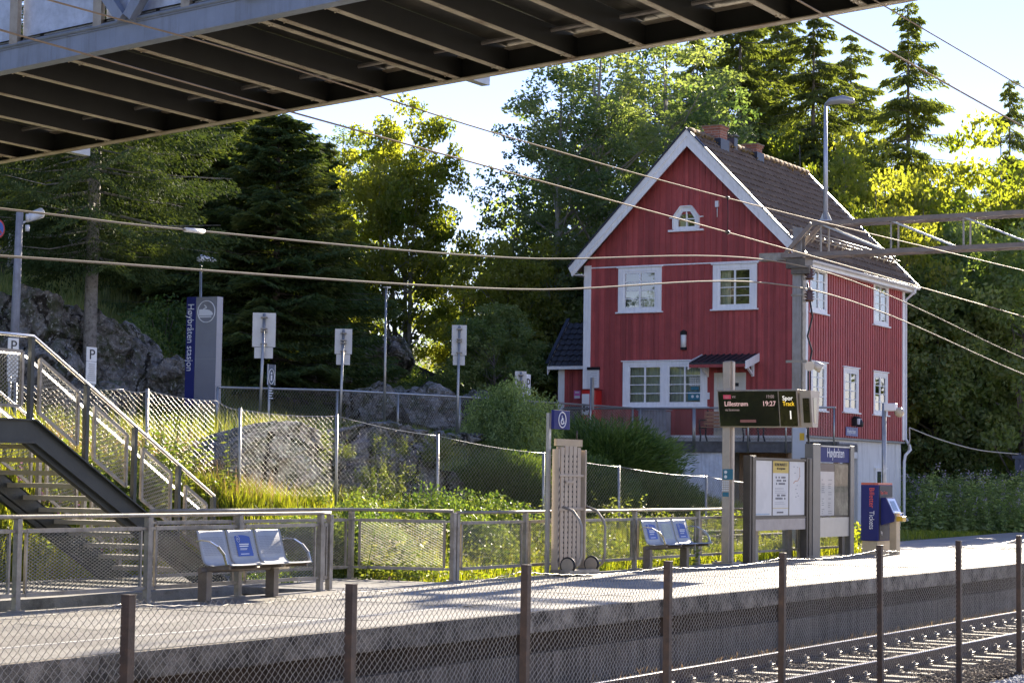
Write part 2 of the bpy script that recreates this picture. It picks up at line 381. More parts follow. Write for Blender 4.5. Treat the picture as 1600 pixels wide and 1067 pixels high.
# parking terrace gravel and lower station yard
b = MB(); b.add([(18, 26.9, 2.42), (55.2, 27.6, 2.56), (57, 32.2, 2.58), (18, 31.5, 2.46)], [(0, 1, 2, 3)]); struct(b.build('parking_terrace', mat('terrace gravel', (.2, .19, .18), .95, 0, .25, 2, .5, 60, fine=.3)))
b = MB(); b.add([(43.5, 15.4, -.012), (150, 15.4, -.012), (150, 19.6, -.012), (66, 19.3, -.012), (48, 18.0, -.012)], [(0, 1, 2, 3, 4)]); struct(b.build('station_yard', ASPH))

# ------------------------------------------------------------------ platform
PE = 11.45
def platform_material():
    m = bpy.data.materials.new('streaked platform asphalt'); m.use_nodes = True; t = m.node_tree; b = t.nodes['Principled BSDF']; b.inputs['Roughness'].default_value = .55
    geo = t.nodes.new('ShaderNodeNewGeometry')
    def nz(scale, detail, sx=1, sy=1):
        mp = t.nodes.new('ShaderNodeMapping'); mp.inputs['Scale'].default_value = (sx, sy, 1); t.links.new(geo.outputs['Position'], mp.inputs[0])
        n = t.nodes.new('ShaderNodeTexNoise'); n.inputs['Scale'].default_value = scale; n.inputs['Detail'].default_value = detail; n.inputs['Roughness'].default_value = .65; t.links.new(mp.outputs[0], n.inputs['Vector']); return n.outputs[0]
    def ramp(src, p0, c0, p1, c1):
        r = t.nodes.new('ShaderNodeValToRGB'); t.links.new(src, r.inputs[0]); e = r.color_ramp.elements; e[0].position = p0; e[0].color = c0 + (1,); e[1].position = p1; e[1].color = c1 + (1,); return r.outputs[0]
    def mul(a, c):
        x = t.nodes.new('ShaderNodeMix'); x.data_type = 'RGBA'; x.blend_type = 'MULTIPLY'; x.inputs[0].default_value = 1; t.links.new(a, x.inputs[6]); t.links.new(c, x.inputs[7]); return x.outputs[2]
    o = ramp(nz(1.1, 8, .12, 1.6), .32, (.235, .215, .185), .66, (.37, .345, .30))
    o = mul(o, ramp(nz(.45, 6), .36, (.72, .71, .70), .52, (1, 1, 1)))
    o = mul(o, ramp(nz(85, 3), .36, (.72, .72, .72), .62, (1.05, 1.05, 1.05)))
    o = mul(o, ramp(nz(3.2, 9), .30, (.62, .60, .57), .42, (1, 1, 1)))
    t.links.new(o, b.inputs['Base Color'])
    bp = t.nodes.new('ShaderNodeBump'); bp.inputs['Distance'].default_value = .01; bp.inputs['Strength'].default_value = .5; t.links.new(nz(110, 4), bp.inputs['Height']); t.links.new(bp.outputs[0], b.inputs['Normal'])
    return m
PLATM = platform_material()
b = MB()
b.box((-30, PE, -.055), (170, 15.62, 0)); o = b.build('platform', PLATM); struct(o)
PATCH = mat('asphalt repair patch', (.27, .255, .235), .8, 0, .15, 2, .4, 90, fine=.2)
for k, (x0, x1, y0, y1) in enumerate(((15.2, 17.1, 13.2, 14.4), (20.6, 21.3, 12.3, 14.9), (27.2, 29.6, 13.8, 15.0), (35.5, 36.4, 12.2, 14.6), (46, 49, 12.6, 14.2))):
    b = MB(); b.add([(x0, y0, .004), (x1 - .1, y0 + .06, .004), (x1, y1, .004), (x0 + .12, y1 - .05, .004)], [(0, 1, 2, 3)]); struct(b.build('asphalt_patch', PATCH))
b = MB()
for x in np.arange(-24, 120, 6.0): b.box((x, PE + .5, .0), (x + .015, 15.5, .0035))
struct(b.build('paving_joint', mat('joint filler', (.10, .095, .09), .9)))
b = MB()
x = -30.0; k = 0
while x < 170:
    L = 2.4 if x < 80 else 10
    j = random.uniform(-.012, .012)
    b.box((x + .008, PE - .04 + j, -.24 + random.uniform(-.008, .008)), (x + L - .008, PE + .5, -.002 + random.uniform(-.004, .0)), 0)
    x += L
o = struct(b.build('platform_edge', mat('dirty edge concrete', (.46, .40, .31), .92, 0, .4, 6, 1., 22, stain=(.06, .05, .035), stain_amt=.95, stain_scale=3.2, fine=.5, island=.35, slo=.42, shi=.60), bevel=.012))
b = MB()
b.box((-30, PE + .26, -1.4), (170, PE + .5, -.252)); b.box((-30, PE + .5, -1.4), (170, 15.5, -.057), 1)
x = -29.
while x < 168:
    b.box((x, PE + .14, -1.4), (x + 3.985, PE + .27, -.50 + random.uniform(-.01, .01)), 1); x += 4
struct(b.build('platform_wall', [mat('dark brown wall band', (.055, .036, .024), .95, 0, .35, 3, .6, 20, stain=(.10, .08, .06), stain_amt=.6, stain_scale=1.5, streak=True), CONC2]))  # wall band below the edge slab is coloured dark brown
b = MB(); b.box((-60, -7, -1.2), (140, 3.4, 0)); struct(b.build('opposite_platform', ASPH)); b = MB(); b.add([(-300, -300, -.3), (400, -300, -.3), (400, -7.1, -.3), (-300, -7.1, -.3)], [(0, 1, 2, 3)]); struct(b.build('bounce_gravel', mat('pale bounce gravel', (.40, .37, .32), .9, 0, .2, 1)))  # gravel sheet behind the camera is unseen, added to bounce light
b = MB()      # worn white safety line, as thin paint
b.box((-30, PE + .95, .0), (170, PE + 1.02, .004)); struct(b.build('safety_line', mat('worn line paint', (.46, .45, .43), .8, 0, .3, 3, stain=(.26, .25, .23), stain_amt=1, stain_scale=2)))

# ------------------------------------------------------------------ track
BALL = mat('brown ballast', (.105, .078, .055), .95, 0, .5, 14, 1., 45, stain=(.2, .17, .13), stain_amt=.7, stain_scale=25)
BALL2 = mat('pale ballast', (.33, .34, .37), .9, 0, .45, 14, 1., 40)
RAILY = (9.05, 10.55); RZ = -.72
b = MB(); N = 220
pts = [(4.0, -1.0), (7.2, -.98), (8.0, -.96), (8.6, -.93), (11.1, -.93), (11.7, -.90)]
for i in range(N):
    x0, x1 = -20 + i * .9, -20 + (i + 1) * .9
    for (ya, za), (yb, zb) in zip(pts, pts[1:]): b.add([(x0, ya, za), (x1, ya, za), (x1, yb, zb), (x0, yb, zb)], [(0, 1, 2, 3)])
struct(b.build('trackbed', BALL))
tr = thing('railway_track', 'single railway track of shiny rails on concrete sleepers below the platform', 'railway track', (20, 9.8, RZ))
SLEEP = mat('concrete sleeper', (.23, .20, .165), .85, 0, .2, 5, .3, 60, stain=(.17, .11, .07), stain_amt=.6, stain_scale=6)
RAILM = mat('rusty rail side', (.10, .06, .042), .6, .35, .25, 9, .2, 60)
RAILT = mat('polished rail head', (.62, .58, .54), .23, 1, .05, 20)
CLIP = mat('rail clip', (.28, .25, .22), .45, .6, .25, 20)
for ry in RAILY:
    b = MB(); prof = [(-.07, -.172), (.07, -.172), (.07, -.16), (.012, -.14), (.01, -.045), (.036, -.035), (.036, -.006), (.03, 0), (-.03, 0), (-.036, -.006), (-.036, -.035), (-.01, -.045), (-.012, -.14), (-.07, -.16)]
    n = len(prof); x0, x1 = -20, 170
    vs = [(x0, ry + y, RZ + z) for y, z in prof] + [(x1, ry + y, RZ + z) for y, z in prof]
    for i in range(n):
        b.add([vs[i], vs[(i + 1) % n], vs[n + (i + 1) % n], vs[n + i]], [(0, 1, 2, 3)], 1 if i in (6, 7, 8) else 0)
    b.build('rail', [RAILM, RAILT], tr)
SX = 13.0
for i in range(100):
    x = SX + i * .6
    b = MB() if i == 0 else None
    if i == 0:
        b.prism([(x - .12, 8.5, -1.0), (x + .12, 8.5, -1.0), (x + .095, 8.5, -.895), (x - .095, 8.5, -.895)], (0, 2.6, 0))
        s0 = b.build('sleeper', SLEEP, tr); f0 = []
        for ry in RAILY:
            b = MB()
            for sg in (-1, 1):
                y = ry + sg * .105
                b.box((x - .07, y - .03, -.896), (x + .07, y + .03, -.875)); b.tube([(x - .055, y - sg * .03, -.865), (x - .06, y + sg * .035, -.85), (x - .02, y + sg * .05, -.84), (x, y, -.835), (x + .02, y + sg * .05, -.84), (x + .06, y + sg * .035, -.85), (x + .055, y - sg * .03, -.865)], .011, 6)
                b.cyl((x, y, -.88), (x, y, -.80), .017, 8); b.cyl((x, y, -.845), (x, y, -.82), .03, 6)
            b.box((x - .07, ry - .13, -.8985), (x + .07, ry + .13, -.8935)); f0.append(b.build('rail_fastening', CLIP, s0))
    else:
        c = s0.copy(); COL.objects.link(c); c.location.x = i * .6; c.parent = tr
        for fo in f0: q = fo.copy(); COL.objects.link(q); q.parent = c
# loose stones
def stones(name, n, xr, yr, zf, sr, m, seed, dens=None):
    g = np.random.default_rng(seed); base = np.array([(1,0,0),(-1,0,0),(0,1,0),(0,-1,0),(0,0,1),(0,0,-1)], float)
    tri = np.array([(0,2,4),(2,1,4),(1,3,4),(3,0,4),(2,0,5),(1,2,5),(3,1,5),(0,3,5)])
    x = g.uniform(*xr, n); y = g.uniform(*yr, n); z = np.array([zf(a, c) for a, c in zip(x, y)]); s = g.uniform(*sr, n)
    v = base[None] * (s[:, None, None] * g.uniform(.55, 1.25, (n, 6, 1))); v += g.normal(0, .2, (n, 6, 3)) * s[:, None, None]
    ang = g.uniform(0, 6.28, n); c, si = np.cos(ang)[:, None], np.sin(ang)[:, None]
    vx = v[..., 0] * c - v[..., 1] * si; vy = v[..., 0] * si + v[..., 1] * c
    v = np.stack([vx + x[:, None], vy + y[:, None], v[..., 2] * .7 + z[:, None]], -1).reshape(-1, 3)
    f = (tri[None] + (np.arange(n) * 6)[:, None, None]).reshape(-1, 3)
    return stuff(npmesh(name, v, f, m))
def bz(x, y): return -.925 + .02 * math.sin(x * 3) + (.01 if 9.1 < y < 10.5 else 0)
stones('ballast_stones', 26000, (15, 46), (7.7, 11.4), bz, (.022, .042), BALL, 3)
def pz(x, y): return -.98 + .22 * max(0, min(1, (7.7 - y) / .7)) 
stones('pale_ballast_stones', 9000, (17, 30), (5.6, 7.75), pz, (.025, .05), BALL2, 4)
b = MB(); b.add([(5, 5, -.85), (60, 5, -.85), (60, 7.0, -.85), (5, 7.0, -.85), (5, 7.7, -1.02), (60, 7.7, -1.02)], [(0, 1, 2, 3), (3, 2, 5, 4)]); struct(b.build('ballast_shoulder', BALL2))

# ------------------------------------------------------------------ foreground chain link fence
FY = 7.8
fp = [onY(px, py, FY) for px, py in ((201, 930), (549, 913), (822, 883), (1044, 877), (1223, 864), (1375, 852), (1498, 845), (1592, 837))]
fx = [p.x for p in fp]; fz = [p.z for p in fp]
fx = [fx[0] - 2.2] + fx + [fx[-1] + 2.6]; fz = [fz[0]] + fz + [fz[-1]]
fe = thing('track_fence', 'low chain link fence on brown steel posts between the tracks in front', 'fence', (fx[0], FY, -1))
leans = [0, 0, .005, .01, .004, .01, -.035, -.02, -.01, 0]
for x, z, l in zip(fx, fz, leans):
    b = MB(); b.bar((x - l, FY, -1.15), (x + l * .3, FY, z), .06, .06, up=(0, 1, 0)); b.box((x + l * .3 - .032, FY - .032, z), (x + l * .3 + .032, FY + .032, z + .006))
    b.build('fence_post', RUSTP, fe, bevel=.004)
VS = []; FS = []; base = 0
for i in range(len(fx) - 1):
    A = np.array([fx[i] + .02, FY + .035]); L = fx[i + 1] - fx[i] - .04; za, zb = fz[i] - .03, fz[i + 1] - .03; sg = .03 + .05 * random.random()
    v, f = lattice(lambda s: A + np.array([s, .02 * math.sin(s * 2.1 + i)]), L, lambda s: (-1.02, za + (zb - za) * s / L - sg * 4 * (s / L) * (1 - s / L) + .012 * math.sin(s * 9)), .031, .028, .0024, .0022, .0016)
    VS.append(v); FS.append(f + base); base += len(v)
npmesh('chain_link_mesh', np.concatenate(VS), np.concatenate(FS), WIRE, fe)
b = MB()
for i in range(len(fx) - 1):
    za, zb = fz[i] - .05, fz[i + 1] - .05
    b.tube([(fx[i] + (fx[i + 1] - fx[i]) * t, FY + .04 + .006 * math.sin(t * 60), za + (zb - za) * t - .16 * t * (1 - t) + .004 * math.sin(t * 90)) for t in np.linspace(0, 1, 40)], .0026, 5)
b.build('tension_wire', WIRE, fe)

# ------------------------------------------------------------------ platform railings
def railing(root, P, zt=1.0, zb=.17, panel=True, posts=True, m=GALV2, mm=None, ends=(True, True)):
    """P: list of plan points = posts"""
    mm = mm or GALV
    b = MB(); b.tube([(x, y, zt) for x, y in P], .024, 10); b.build('top_rail', m, root)
    for i, (x, y) in enumerate(P):
        if posts:
            b = MB(); b.box((x - .035, y - .035, -.3), (x + .035, y + .035, zt - .02)); b.box((x - .07, y - .07, -.004), (x + .07, y + .07, .012)); b.build('post', m, root, bevel=.004)
    for i in range(len(P) - 1):
        A, B = V((*P[i], 0)), V((*P[i + 1], 0)); d = (B - A).normalized(); A2 = A + d * .13; B2 = B - d * .13
        b = MB(); b.bar(A2 + V((0, 0, zt - .15)), B2 + V((0, 0, zt - .15)), .03, .045); b.bar(A2 + V((0, 0, zb)), B2 + V((0, 0, zb)), .03, .045)
        for q in (A2, B2): b.bar(q + V((0, 0, zb + .02)), q + V((0, 0, zt - .17)), .03, .03)
        for q, e in ((A2, A), (B2, B)):
            for z in (zb, zt - .15): b.bar(q + V((0, 0, z)), e + V((0, 0, z)), .02, .03)
        f = b.build('panel_frame', m, root)
        v, fc = lattice(lambda s: (A2.x + d.x * s, A2.y + d.y * s), (B2 - A2).length, lambda s: (zb + .02, zt - .17), .038, .0185, .0058)
        npmesh('mesh_panel', v, fc, mm, f)
rA = thing('platform_railing', 'galvanised mesh railing behind the nearer bench at the platform back', 'railing', (18, 15.55, 0), 'mesh railings along the platform')
pa = [onZ(18, 955, 0).x, onZ(204, 940, 0).x, onZ(360, 931, 0).x, onZ(503, 923, 0).x]
railing(rA, [(pa[0] - 2.3, 15.55)] + [(x, 15.55) for x in pa] + [(22.42, 15.55)])
rC = thing('walkway_railing', 'galvanised mesh railing across the walkway gap right of the nearer bench', 'railing', (23, 17.2, 0), 'mesh railings along the platform')
p232 = onY(232, 905, 17.3)
railing(rC, [(p232.x, 17.3), (p232.x + 1.75, 17.25), (25.2, 17.1), (25.62, 15.62)], mm=GALV2)
rB = thing('platform_railing', 'long galvanised mesh railing behind the boarding ramp, farther bench and information board', 'railing', (30, 15.62, 0), 'mesh railings along the platform')
xb = [25.72, onY(820, 895, 15.62).x, onY(878, 890, 15.62).x + .0, onY(991, 890, 15.62).x, onY(1090, 884, 15.62).x, 36.4, 38.8, 41.2]
railing(rB, [(x, 15.62) for x in xb], zt=.98)

# ------------------------------------------------------------------ stairs of the footbridge
SYR, SYL = 18.0, 19.6
st = thing('footbridge_stairs', 'dark steel open tread stairs with mesh balustrade at the left edge', 'stairs', (22.5, 18.8, 0))
s_top = onY(45, 655, SYR); s_low = onY(225, 805, SYR); sl_ = (s_low.z - s_top.z) / (s_low.x - s_top.x)
xend = s_top.x + (0.02 - s_top.z) / sl_
TOPX, TOPZ = s_top.x, s_top.z
for y in (SYR, SYL):
    b = MB()
    y0, y1 = (y - .07, y + .01) if y == SYR else (y - .01, y + .07)
    D = .30
    b.prism([(TOPX - 3, y0, TOPZ), (TOPX, y0, TOPZ), (xend, y0, .02), (xend, y0, -.0), (xend - D / abs(sl_) * 1.15, y0, 0.0), (TOPX - .12, y0, TOPZ - D), (TOPX - 3, y0, TOPZ - D)], (0, y1 - y0, 0))
    for sgn in (0,):
        for k in range(2):
            off = 0.0 if k == 0 else -D + .02
            yy = y0 - .035 if y == SYR else y1 + .035
            b.bar((TOPX - 3, (y0 + y1) / 2 + (-.03 if y == SYR else .03), TOPZ + off - .008), (TOPX, (y0 + y1) / 2 + (-.03 if y == SYR else .03), TOPZ + off - .008), .14, .018)
            b.bar((TOPX, (y0 + y1) / 2 + (-.03 if y == SYR else .03), TOPZ + off - .008), (xend - (0 if k == 0 else .45), (y0 + y1) / 2 + (-.03 if y == SYR else .03), .012 if k == 0 else .0), .14, .018)
    b.build('stringer', DKSTEEL, st)
rise = .165
for i in range(13):
    z = .175 + i * rise; x = TOPX + (z - TOPZ) / sl_ + .02
    if z > TOPZ - .02: break
    b = MB(); b.box((x - .17, SYR + .012, z - .035), (x + .15, SYL - .012, z)); b.box((x - .17, SYR + .012, z - .06), (x - .15, SYL - .012, z - .035)); b.box((x + .13, SYR + .012, z - .05), (x + .15, SYL - .012, z - .035))
    b.build('tread', mat('pale tread grating', (.46, .42, .35), .5, .35, .15, 5), st)
b = MB(); b.box((TOPX - 3, SYR + .012, TOPZ - .1), (TOPX - .02, SYL - .012, TOPZ - .04)); b.build('landing', GALV2, st)
LEDR_ = mat('lit handrail strip', (.9, .85, .75), .4, 0, .02, 3, emit=(1, .9, .74, 2.2)); HH = onY(45, 525, SYR).z - TOPZ; hend = onY(331, 800, SYR)
for y in (SYR - .03, SYL + .03):
    side = 'near' if y < 19 else 'far'
    def slope(x, h): return TOPZ + h + sl_ * (x - TOPX)
    b = MB(); b.tube([(TOPX - 3, y, TOPZ + HH), (TOPX, y, TOPZ + HH), (hend.x, y, slope(hend.x, HH)), (hend.x, y, slope(hend.x, HH) - .25)], .024, 10); b.build('handrail', STAIN, st)
    yi = y + (.09 if y < 19 else -.09)
    b = MB(); b.tube([(TOPX - 3, yi, TOPZ + HH - .22), (TOPX - .1, yi, TOPZ + HH - .22), (TOPX + .02, yi, TOPZ + HH - .27), (hend.x - .2, yi, slope(hend.x - .2, HH - .29))], .013, 10); b.build('lower_handrail', LEDR_, st)
    px_ = [TOPX - 2.2, TOPX - 1.1, TOPX - .02] + [TOPX + .02 + (hend.x - TOPX) * t for t in (.27, .53, .78, .99)]
    for x in px_:
        zz = TOPZ if x <= TOPX else slope(x, 0)
        b = MB(); b.box((x - .03, y - .03, max(zz - .2, 0.0)), (x + .03, y + .03, zz + HH - .02)); b.build('baluster_post', DKSTEEL if y < 19 else GALV2, st)
    for a, c in zip(px_, px_[1:]):
        a2, c2 = a + .16, c - .16
        if c2 - a2 < .2: continue
        za = (TOPZ if a2 <= TOPX else slope(a2, 0)); zc = (TOPZ if c2 <= TOPX else slope(c2, 0)); t0, t1 = .16, HH - .2
        b = MB()
        for q, zq in ((a2, za), (c2, zc)): b.box((q - .02, y - .02, zq + t0), (q + .02, y + .02, zq + t1))
        b.bar((a2, y, za + t0), (c2, y, zc + t0), .025, .04); b.bar((a2, y, za + t1), (c2, y, zc + t1), .025, .04)
        f = b.build('balustrade_frame', GALV2, st)
        L = c2 - a2
        v, fc = lattice(lambda s: (a2 + s, y), L, lambda s: (za + (zc - za) * s / L + t0 + .02, za + (zc - za) * s / L + t1 - .02), .034, .026, .0062)
        npmesh('mesh_panel', v, fc, GALV, f)
b = MB(); b.box((16.8, 17.0, -.16), (25.2, 19.9, -.004)); b.box((16.8, 16.97, -.32), (25.2, 17.0, .002)); b.box((18.4, 17.6, -.9), (18.8, 19.4, -.16)); b.box((24.2, 17.6, -.9), (24.6, 19.4, -.16)); b.box((22.44, 15.62, -.1), (25.3, 17.0, -.006))
o = struct(b.build('walkway', CONC))
b = MB(); b.box((p232.x - .2, 17.5, -.0), (p232.x - .02, 17.62, 1.0)); 

# ------------------------------------------------------------------ footbridge overhead
XN, XF = 14.65, 18.0; SLP = -.0715
def bzf(y): return 5.564 + (y - 10.367) * SLP
BST = mat('bridge steel', (.44, .385, .285), .5, .2, .22, 2.5, .08, 30, stain=(.16, .09, .05), stain_amt=.8, stain_scale=2.2)
BWEB = mat('shade toned beam web', (.022, .022, .018), .5, .25, .22, 2.5)  # web copy darkened for shade, against the lighter flange steel
BBLUE = mat('blue grey bridge paint', (.20, .235, .30), .5, .3, .14, 3, .05, 40, stain=(.12, .13, .15), stain_amt=.5, stain_scale=2, streak=True)
FROST = mat('frosted galvanised panel', (.42, .47, .56), .45, .4, .2, 5, .15, 35, stain=(.3, .34, .42), stain_amt=.7, stain_scale=14)
br = thing('footbridge', 'steel footbridge with ribbed underside crossing overhead at the top', 'footbridge', (16, 10, 5.5))
Y0, Y1 = -6, 24
def P(x, y, dz=0): return V((x, y, bzf(y) + dz))
b = MB(); b.bar(P(XN, Y0, .10), P(XN, Y1, .10), .012, .19, up=(0, 0, 1)); b.bar(P(XN + .06, Y0, .006), P(XN + .06, Y1, .006), .14, .012); b.bar(P(XN + .04, Y0, .2), P(XN + .04, Y1, .2), .12, .012)
b.tube([P(XN - .02, Y0, .225), P(XN - .02, Y1, .225)], .022, 8); b.build('edge_girder', BBLUE, br)
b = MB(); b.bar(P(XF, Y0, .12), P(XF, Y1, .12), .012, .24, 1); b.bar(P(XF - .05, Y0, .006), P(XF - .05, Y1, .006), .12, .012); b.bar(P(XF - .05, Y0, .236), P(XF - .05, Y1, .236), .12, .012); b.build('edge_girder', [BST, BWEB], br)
b = MB()
for i in range(int((Y1 - Y0) / .7)):
    y = Y0 + i * .7; e_ = .0 if i % 2 else .004; b.add([P(XN + .01, y, .262 + e_), P(XF - .01, y, .262 + e_), P(XF - .01, y + .71, .262 + e_), P(XN + .01, y + .71, .262 + e_), P(XN + .01, y, .29), P(XF - .01, y, .29), P(XF - .01, y + .71, .29), P(XN + .01, y + .71, .29)], [(0, 3, 2, 1), (4, 5, 6, 7), (0, 1, 5, 4), (2, 3, 7, 6)])
b.build('deck', mat('bridge deck plate', (.028, .027, .02), .34, .3, .3, 1.2, .05, 20, stain=(.14, .12, .08), stain_amt=.6, stain_scale=.8), br)
ys_ = []; y = 10.95
for px, py in ((32, 251), (86, 243), (180, 225), (260, 208), (343, 194), (425, 180), (515, 164), (605, 148), (700, 131), (722, 128), (795, 115), (902, 96), (1008, 76), (1118, 57), (1235, 36), (1355, 16)): ys_.append(onX(px, py, XF).y)
ys_ += [ys_[-1] - .72 * k for k in range(1, 12)] + [ys_[0] + .72 * k for k in range(1, 6)]
for y in ys_:
    if not Y0 < y < Y1: continue
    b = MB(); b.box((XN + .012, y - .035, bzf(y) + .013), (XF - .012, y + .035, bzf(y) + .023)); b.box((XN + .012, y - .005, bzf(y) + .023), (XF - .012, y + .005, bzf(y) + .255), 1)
    for xx in np.linspace(XN + .4, XF - .4, 7): b.box((xx - .05, y + .005, bzf(y) + .13), (xx + .05, y + .009, bzf(y) + .135))
    for xx in (XN + .15, XN + .3, XF - .3, XF - .15):
        for dy in (-.02, .02): b.cyl(P(xx, y + dy, -.001) + V((0, 0, .014)), P(xx, y + dy, -.001) + V((0, 0, .0)), .009, 6)
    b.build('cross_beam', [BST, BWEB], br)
b = MB(); b.tube([P(XF - .55, Y0, .20), P(XF - .55, Y1, .20)], .02, 8); b.build('cable_conduit', GALV2, br); b = MB(); b.tube([P(XN + .5, Y0, .21), P(XN + .5, Y1, .21)], .014, 8); b.build('cable_conduit', GALV2, br)
for px, py in ((113, 243), (745, 131)):     # bracket stubs past the far girder
    y = onX(px, py, XF).y + .12; b = MB(); b.box((XF + .01, y - .05, bzf(y) + .012), (XF + .38, y + .05, bzf(y) + .1)); b.build('bracket_stub', GALV, br)
# near side truss and panels
pys = [onX(px, 60, XN).y for px in (25, 155, 297)]; pst = pys[0] - pys[1]
for i in range(10):
    y = pys[0] + 2 * pst - i * pst
    b = MB(); b.box((XN - .035, y - .03, bzf(y) + .22), (XN + .035, y + .03, bzf(y) + 2.6)); b.box((XN - .04, y - .05, bzf(y) + .22), (XN - .034, y + .05, bzf(y) + 2.6)); b.build('truss_post', GALV2, br)
    b = MB(); b.add([P(XN + .05, y - .04, .24), P(XN + .05, y - pst + .04, .24), P(XN + .05, y - pst + .04, 2.6), P(XN + .05, y - .04, 2.6), P(XN + .06, y - .04, .24), P(XN + .06, y - pst + .04, .24), P(XN + .06, y - pst + .04, 2.6), P(XN + .06, y - .04, 2.6)], [(0, 1, 2, 3), (7, 6, 5, 4), (0, 3, 7, 4), (1, 2, 6, 5)])
    for k in range(9): yy = y - .08 - k * pst * .105; b.sphere(P(XN + .046, yy, .275), .009, 0, 6)
    b.build('side_panel', FROST, br)
for yc in (onX(205, 34, XN).y, onX(205, 34, XN).y + 4.3, onX(205, 34, XN).y - 4.3):
    for sgn in (-1, 1):
        b = MB(); b.bar(P(XN - .07, yc + sgn * .04, .23), P(XN - .07, yc + sgn * 1.9, 2.6), .1, .1, up=(1, 0, 0)); b.build('truss_diagonal', BBLUE, br)
y = onX(385, 10, XN - .1).y
b = MB(); b.box((XN - .12, y - .1, bzf(y) + .19), (XN - .013, y + .1, bzf(y) + .5)); b.build('sign_bracket', DKSTEEL, br)
# ------------------------------------------------------------------ station house
RED = mat('red painted boards', (.43, .078, .070), .66, 0, .16, 2.5, .15, 50, stain=(.33, .055, .05), stain_amt=.8, stain_scale=1.5, streak=True, fine=.18, island=.30)
RED2 = mat('red painted side boards', (.45, .082, .076), .6, 0, .14, 2.5, .15, 50, stain=(.5, .13, .12), stain_amt=.45, stain_scale=3, streak=True, fine=.14, island=.2)
TILE = mat('brown roof tiles', (.185, .14, .105), .95, 0, .25, 3, .25, 30, stain=(.24, .185, .135), stain_amt=.5, stain_scale=1.5, spec=.1)
TILEK = mat('black roof tiles', (.03, .031, .036), .5, 0, .25, 3, .15, 30)
MOSS = mat('mossy ridge', (.16, .10, .03), .95, 0, .5, 9, .6, 20, stain=(.22, .16, .03), stain_amt=.9, stain_scale=6)
PLAST = mat('grey white plaster', (.74, .735, .70), .85, 0, .06, 1.5, .12, 30, stain=(.5, .49, .46), stain_amt=.6, stain_scale=1.3, streak=True)
DKBLUE = mat('dark edge flashing', (.035, .042, .06), .45, .4, .15, 5)
CURT = mat('pale curtain', (.60, .62, .50), .8, 0, .12, 3)
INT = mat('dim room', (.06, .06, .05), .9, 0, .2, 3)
GLASS = glass_mat('window glass', (.85, .9, .86), .2)
hs = thing('station_house', 'red wooden station house with brown tiled gable roof and white trim', 'house', (56.26, 22.5, 0))
HX0, HX1, HY0, HY1, RY, RZT = 56.26, 64.78, 22.5, 29.69, 26.1, 11.85
SL = 1.02
FA = frame((HX0, HY1, 0), (0, -1, 0), (-1, 0, 0)); SA = frame((HX0, HY0, 0), (1, 0, 0), (0, -1, 0))
WF = HY1 - HY0; WS = HX1 - HX0
def roofz(y): return RZT - abs(y - RY) * SL
def wall(name, fr, W, zb, top, holes, m, pitch=.185, ow=.11, t=.022, parent=hs, extra=()):
    br_ = {0., W}; k = 0
    while k * pitch < W: br_ |= {k * pitch, min(W, k * pitch + ow)}; k += 1
    for a, b_, c, d in holes: br_ |= {a, b_}
    br_ |= set(extra); bs = sorted(x for x in br_ if 0 <= x <= W); b = MB(fr); back = -.12
    for a, c in zip(bs, bs[1:]):
        if c - a < 1e-4: continue
        mid = (a + c) / 2; over = (mid % pitch) < ow; n = t + random.uniform(0, .003) if over else .004
        ints = [(zb, None)]
        for u0, u1, z0, z1 in holes:
            if u0 - 1e-6 <= mid <= u1 + 1e-6:
                new = []
                for p, q in ints:
                    if (q is None or z1 < q) and abs(z0 - p) < .02: new += [(z1, q)]
                    elif (q is None or z1 < q) and z0 > p: new += [(p, z0), (z1, q)]
                    else: new.append((p, q))
                ints = new
        for p, q in ints:
            za, zc = (top(a), top(c)) if q is None else (q, q)
            b.add([(a, back, p), (c, back, p), (c, n, p), (a, n, p), (a, back, za), (c, back, zc), (c, n, zc), (a, n, za)],
                  [(0,3,2,1),(4,5,6,7),(0,1,5,4),(1,2,6,5),(2,3,7,6),(3,0,4,7)])
    return b.build(name, m, parent)
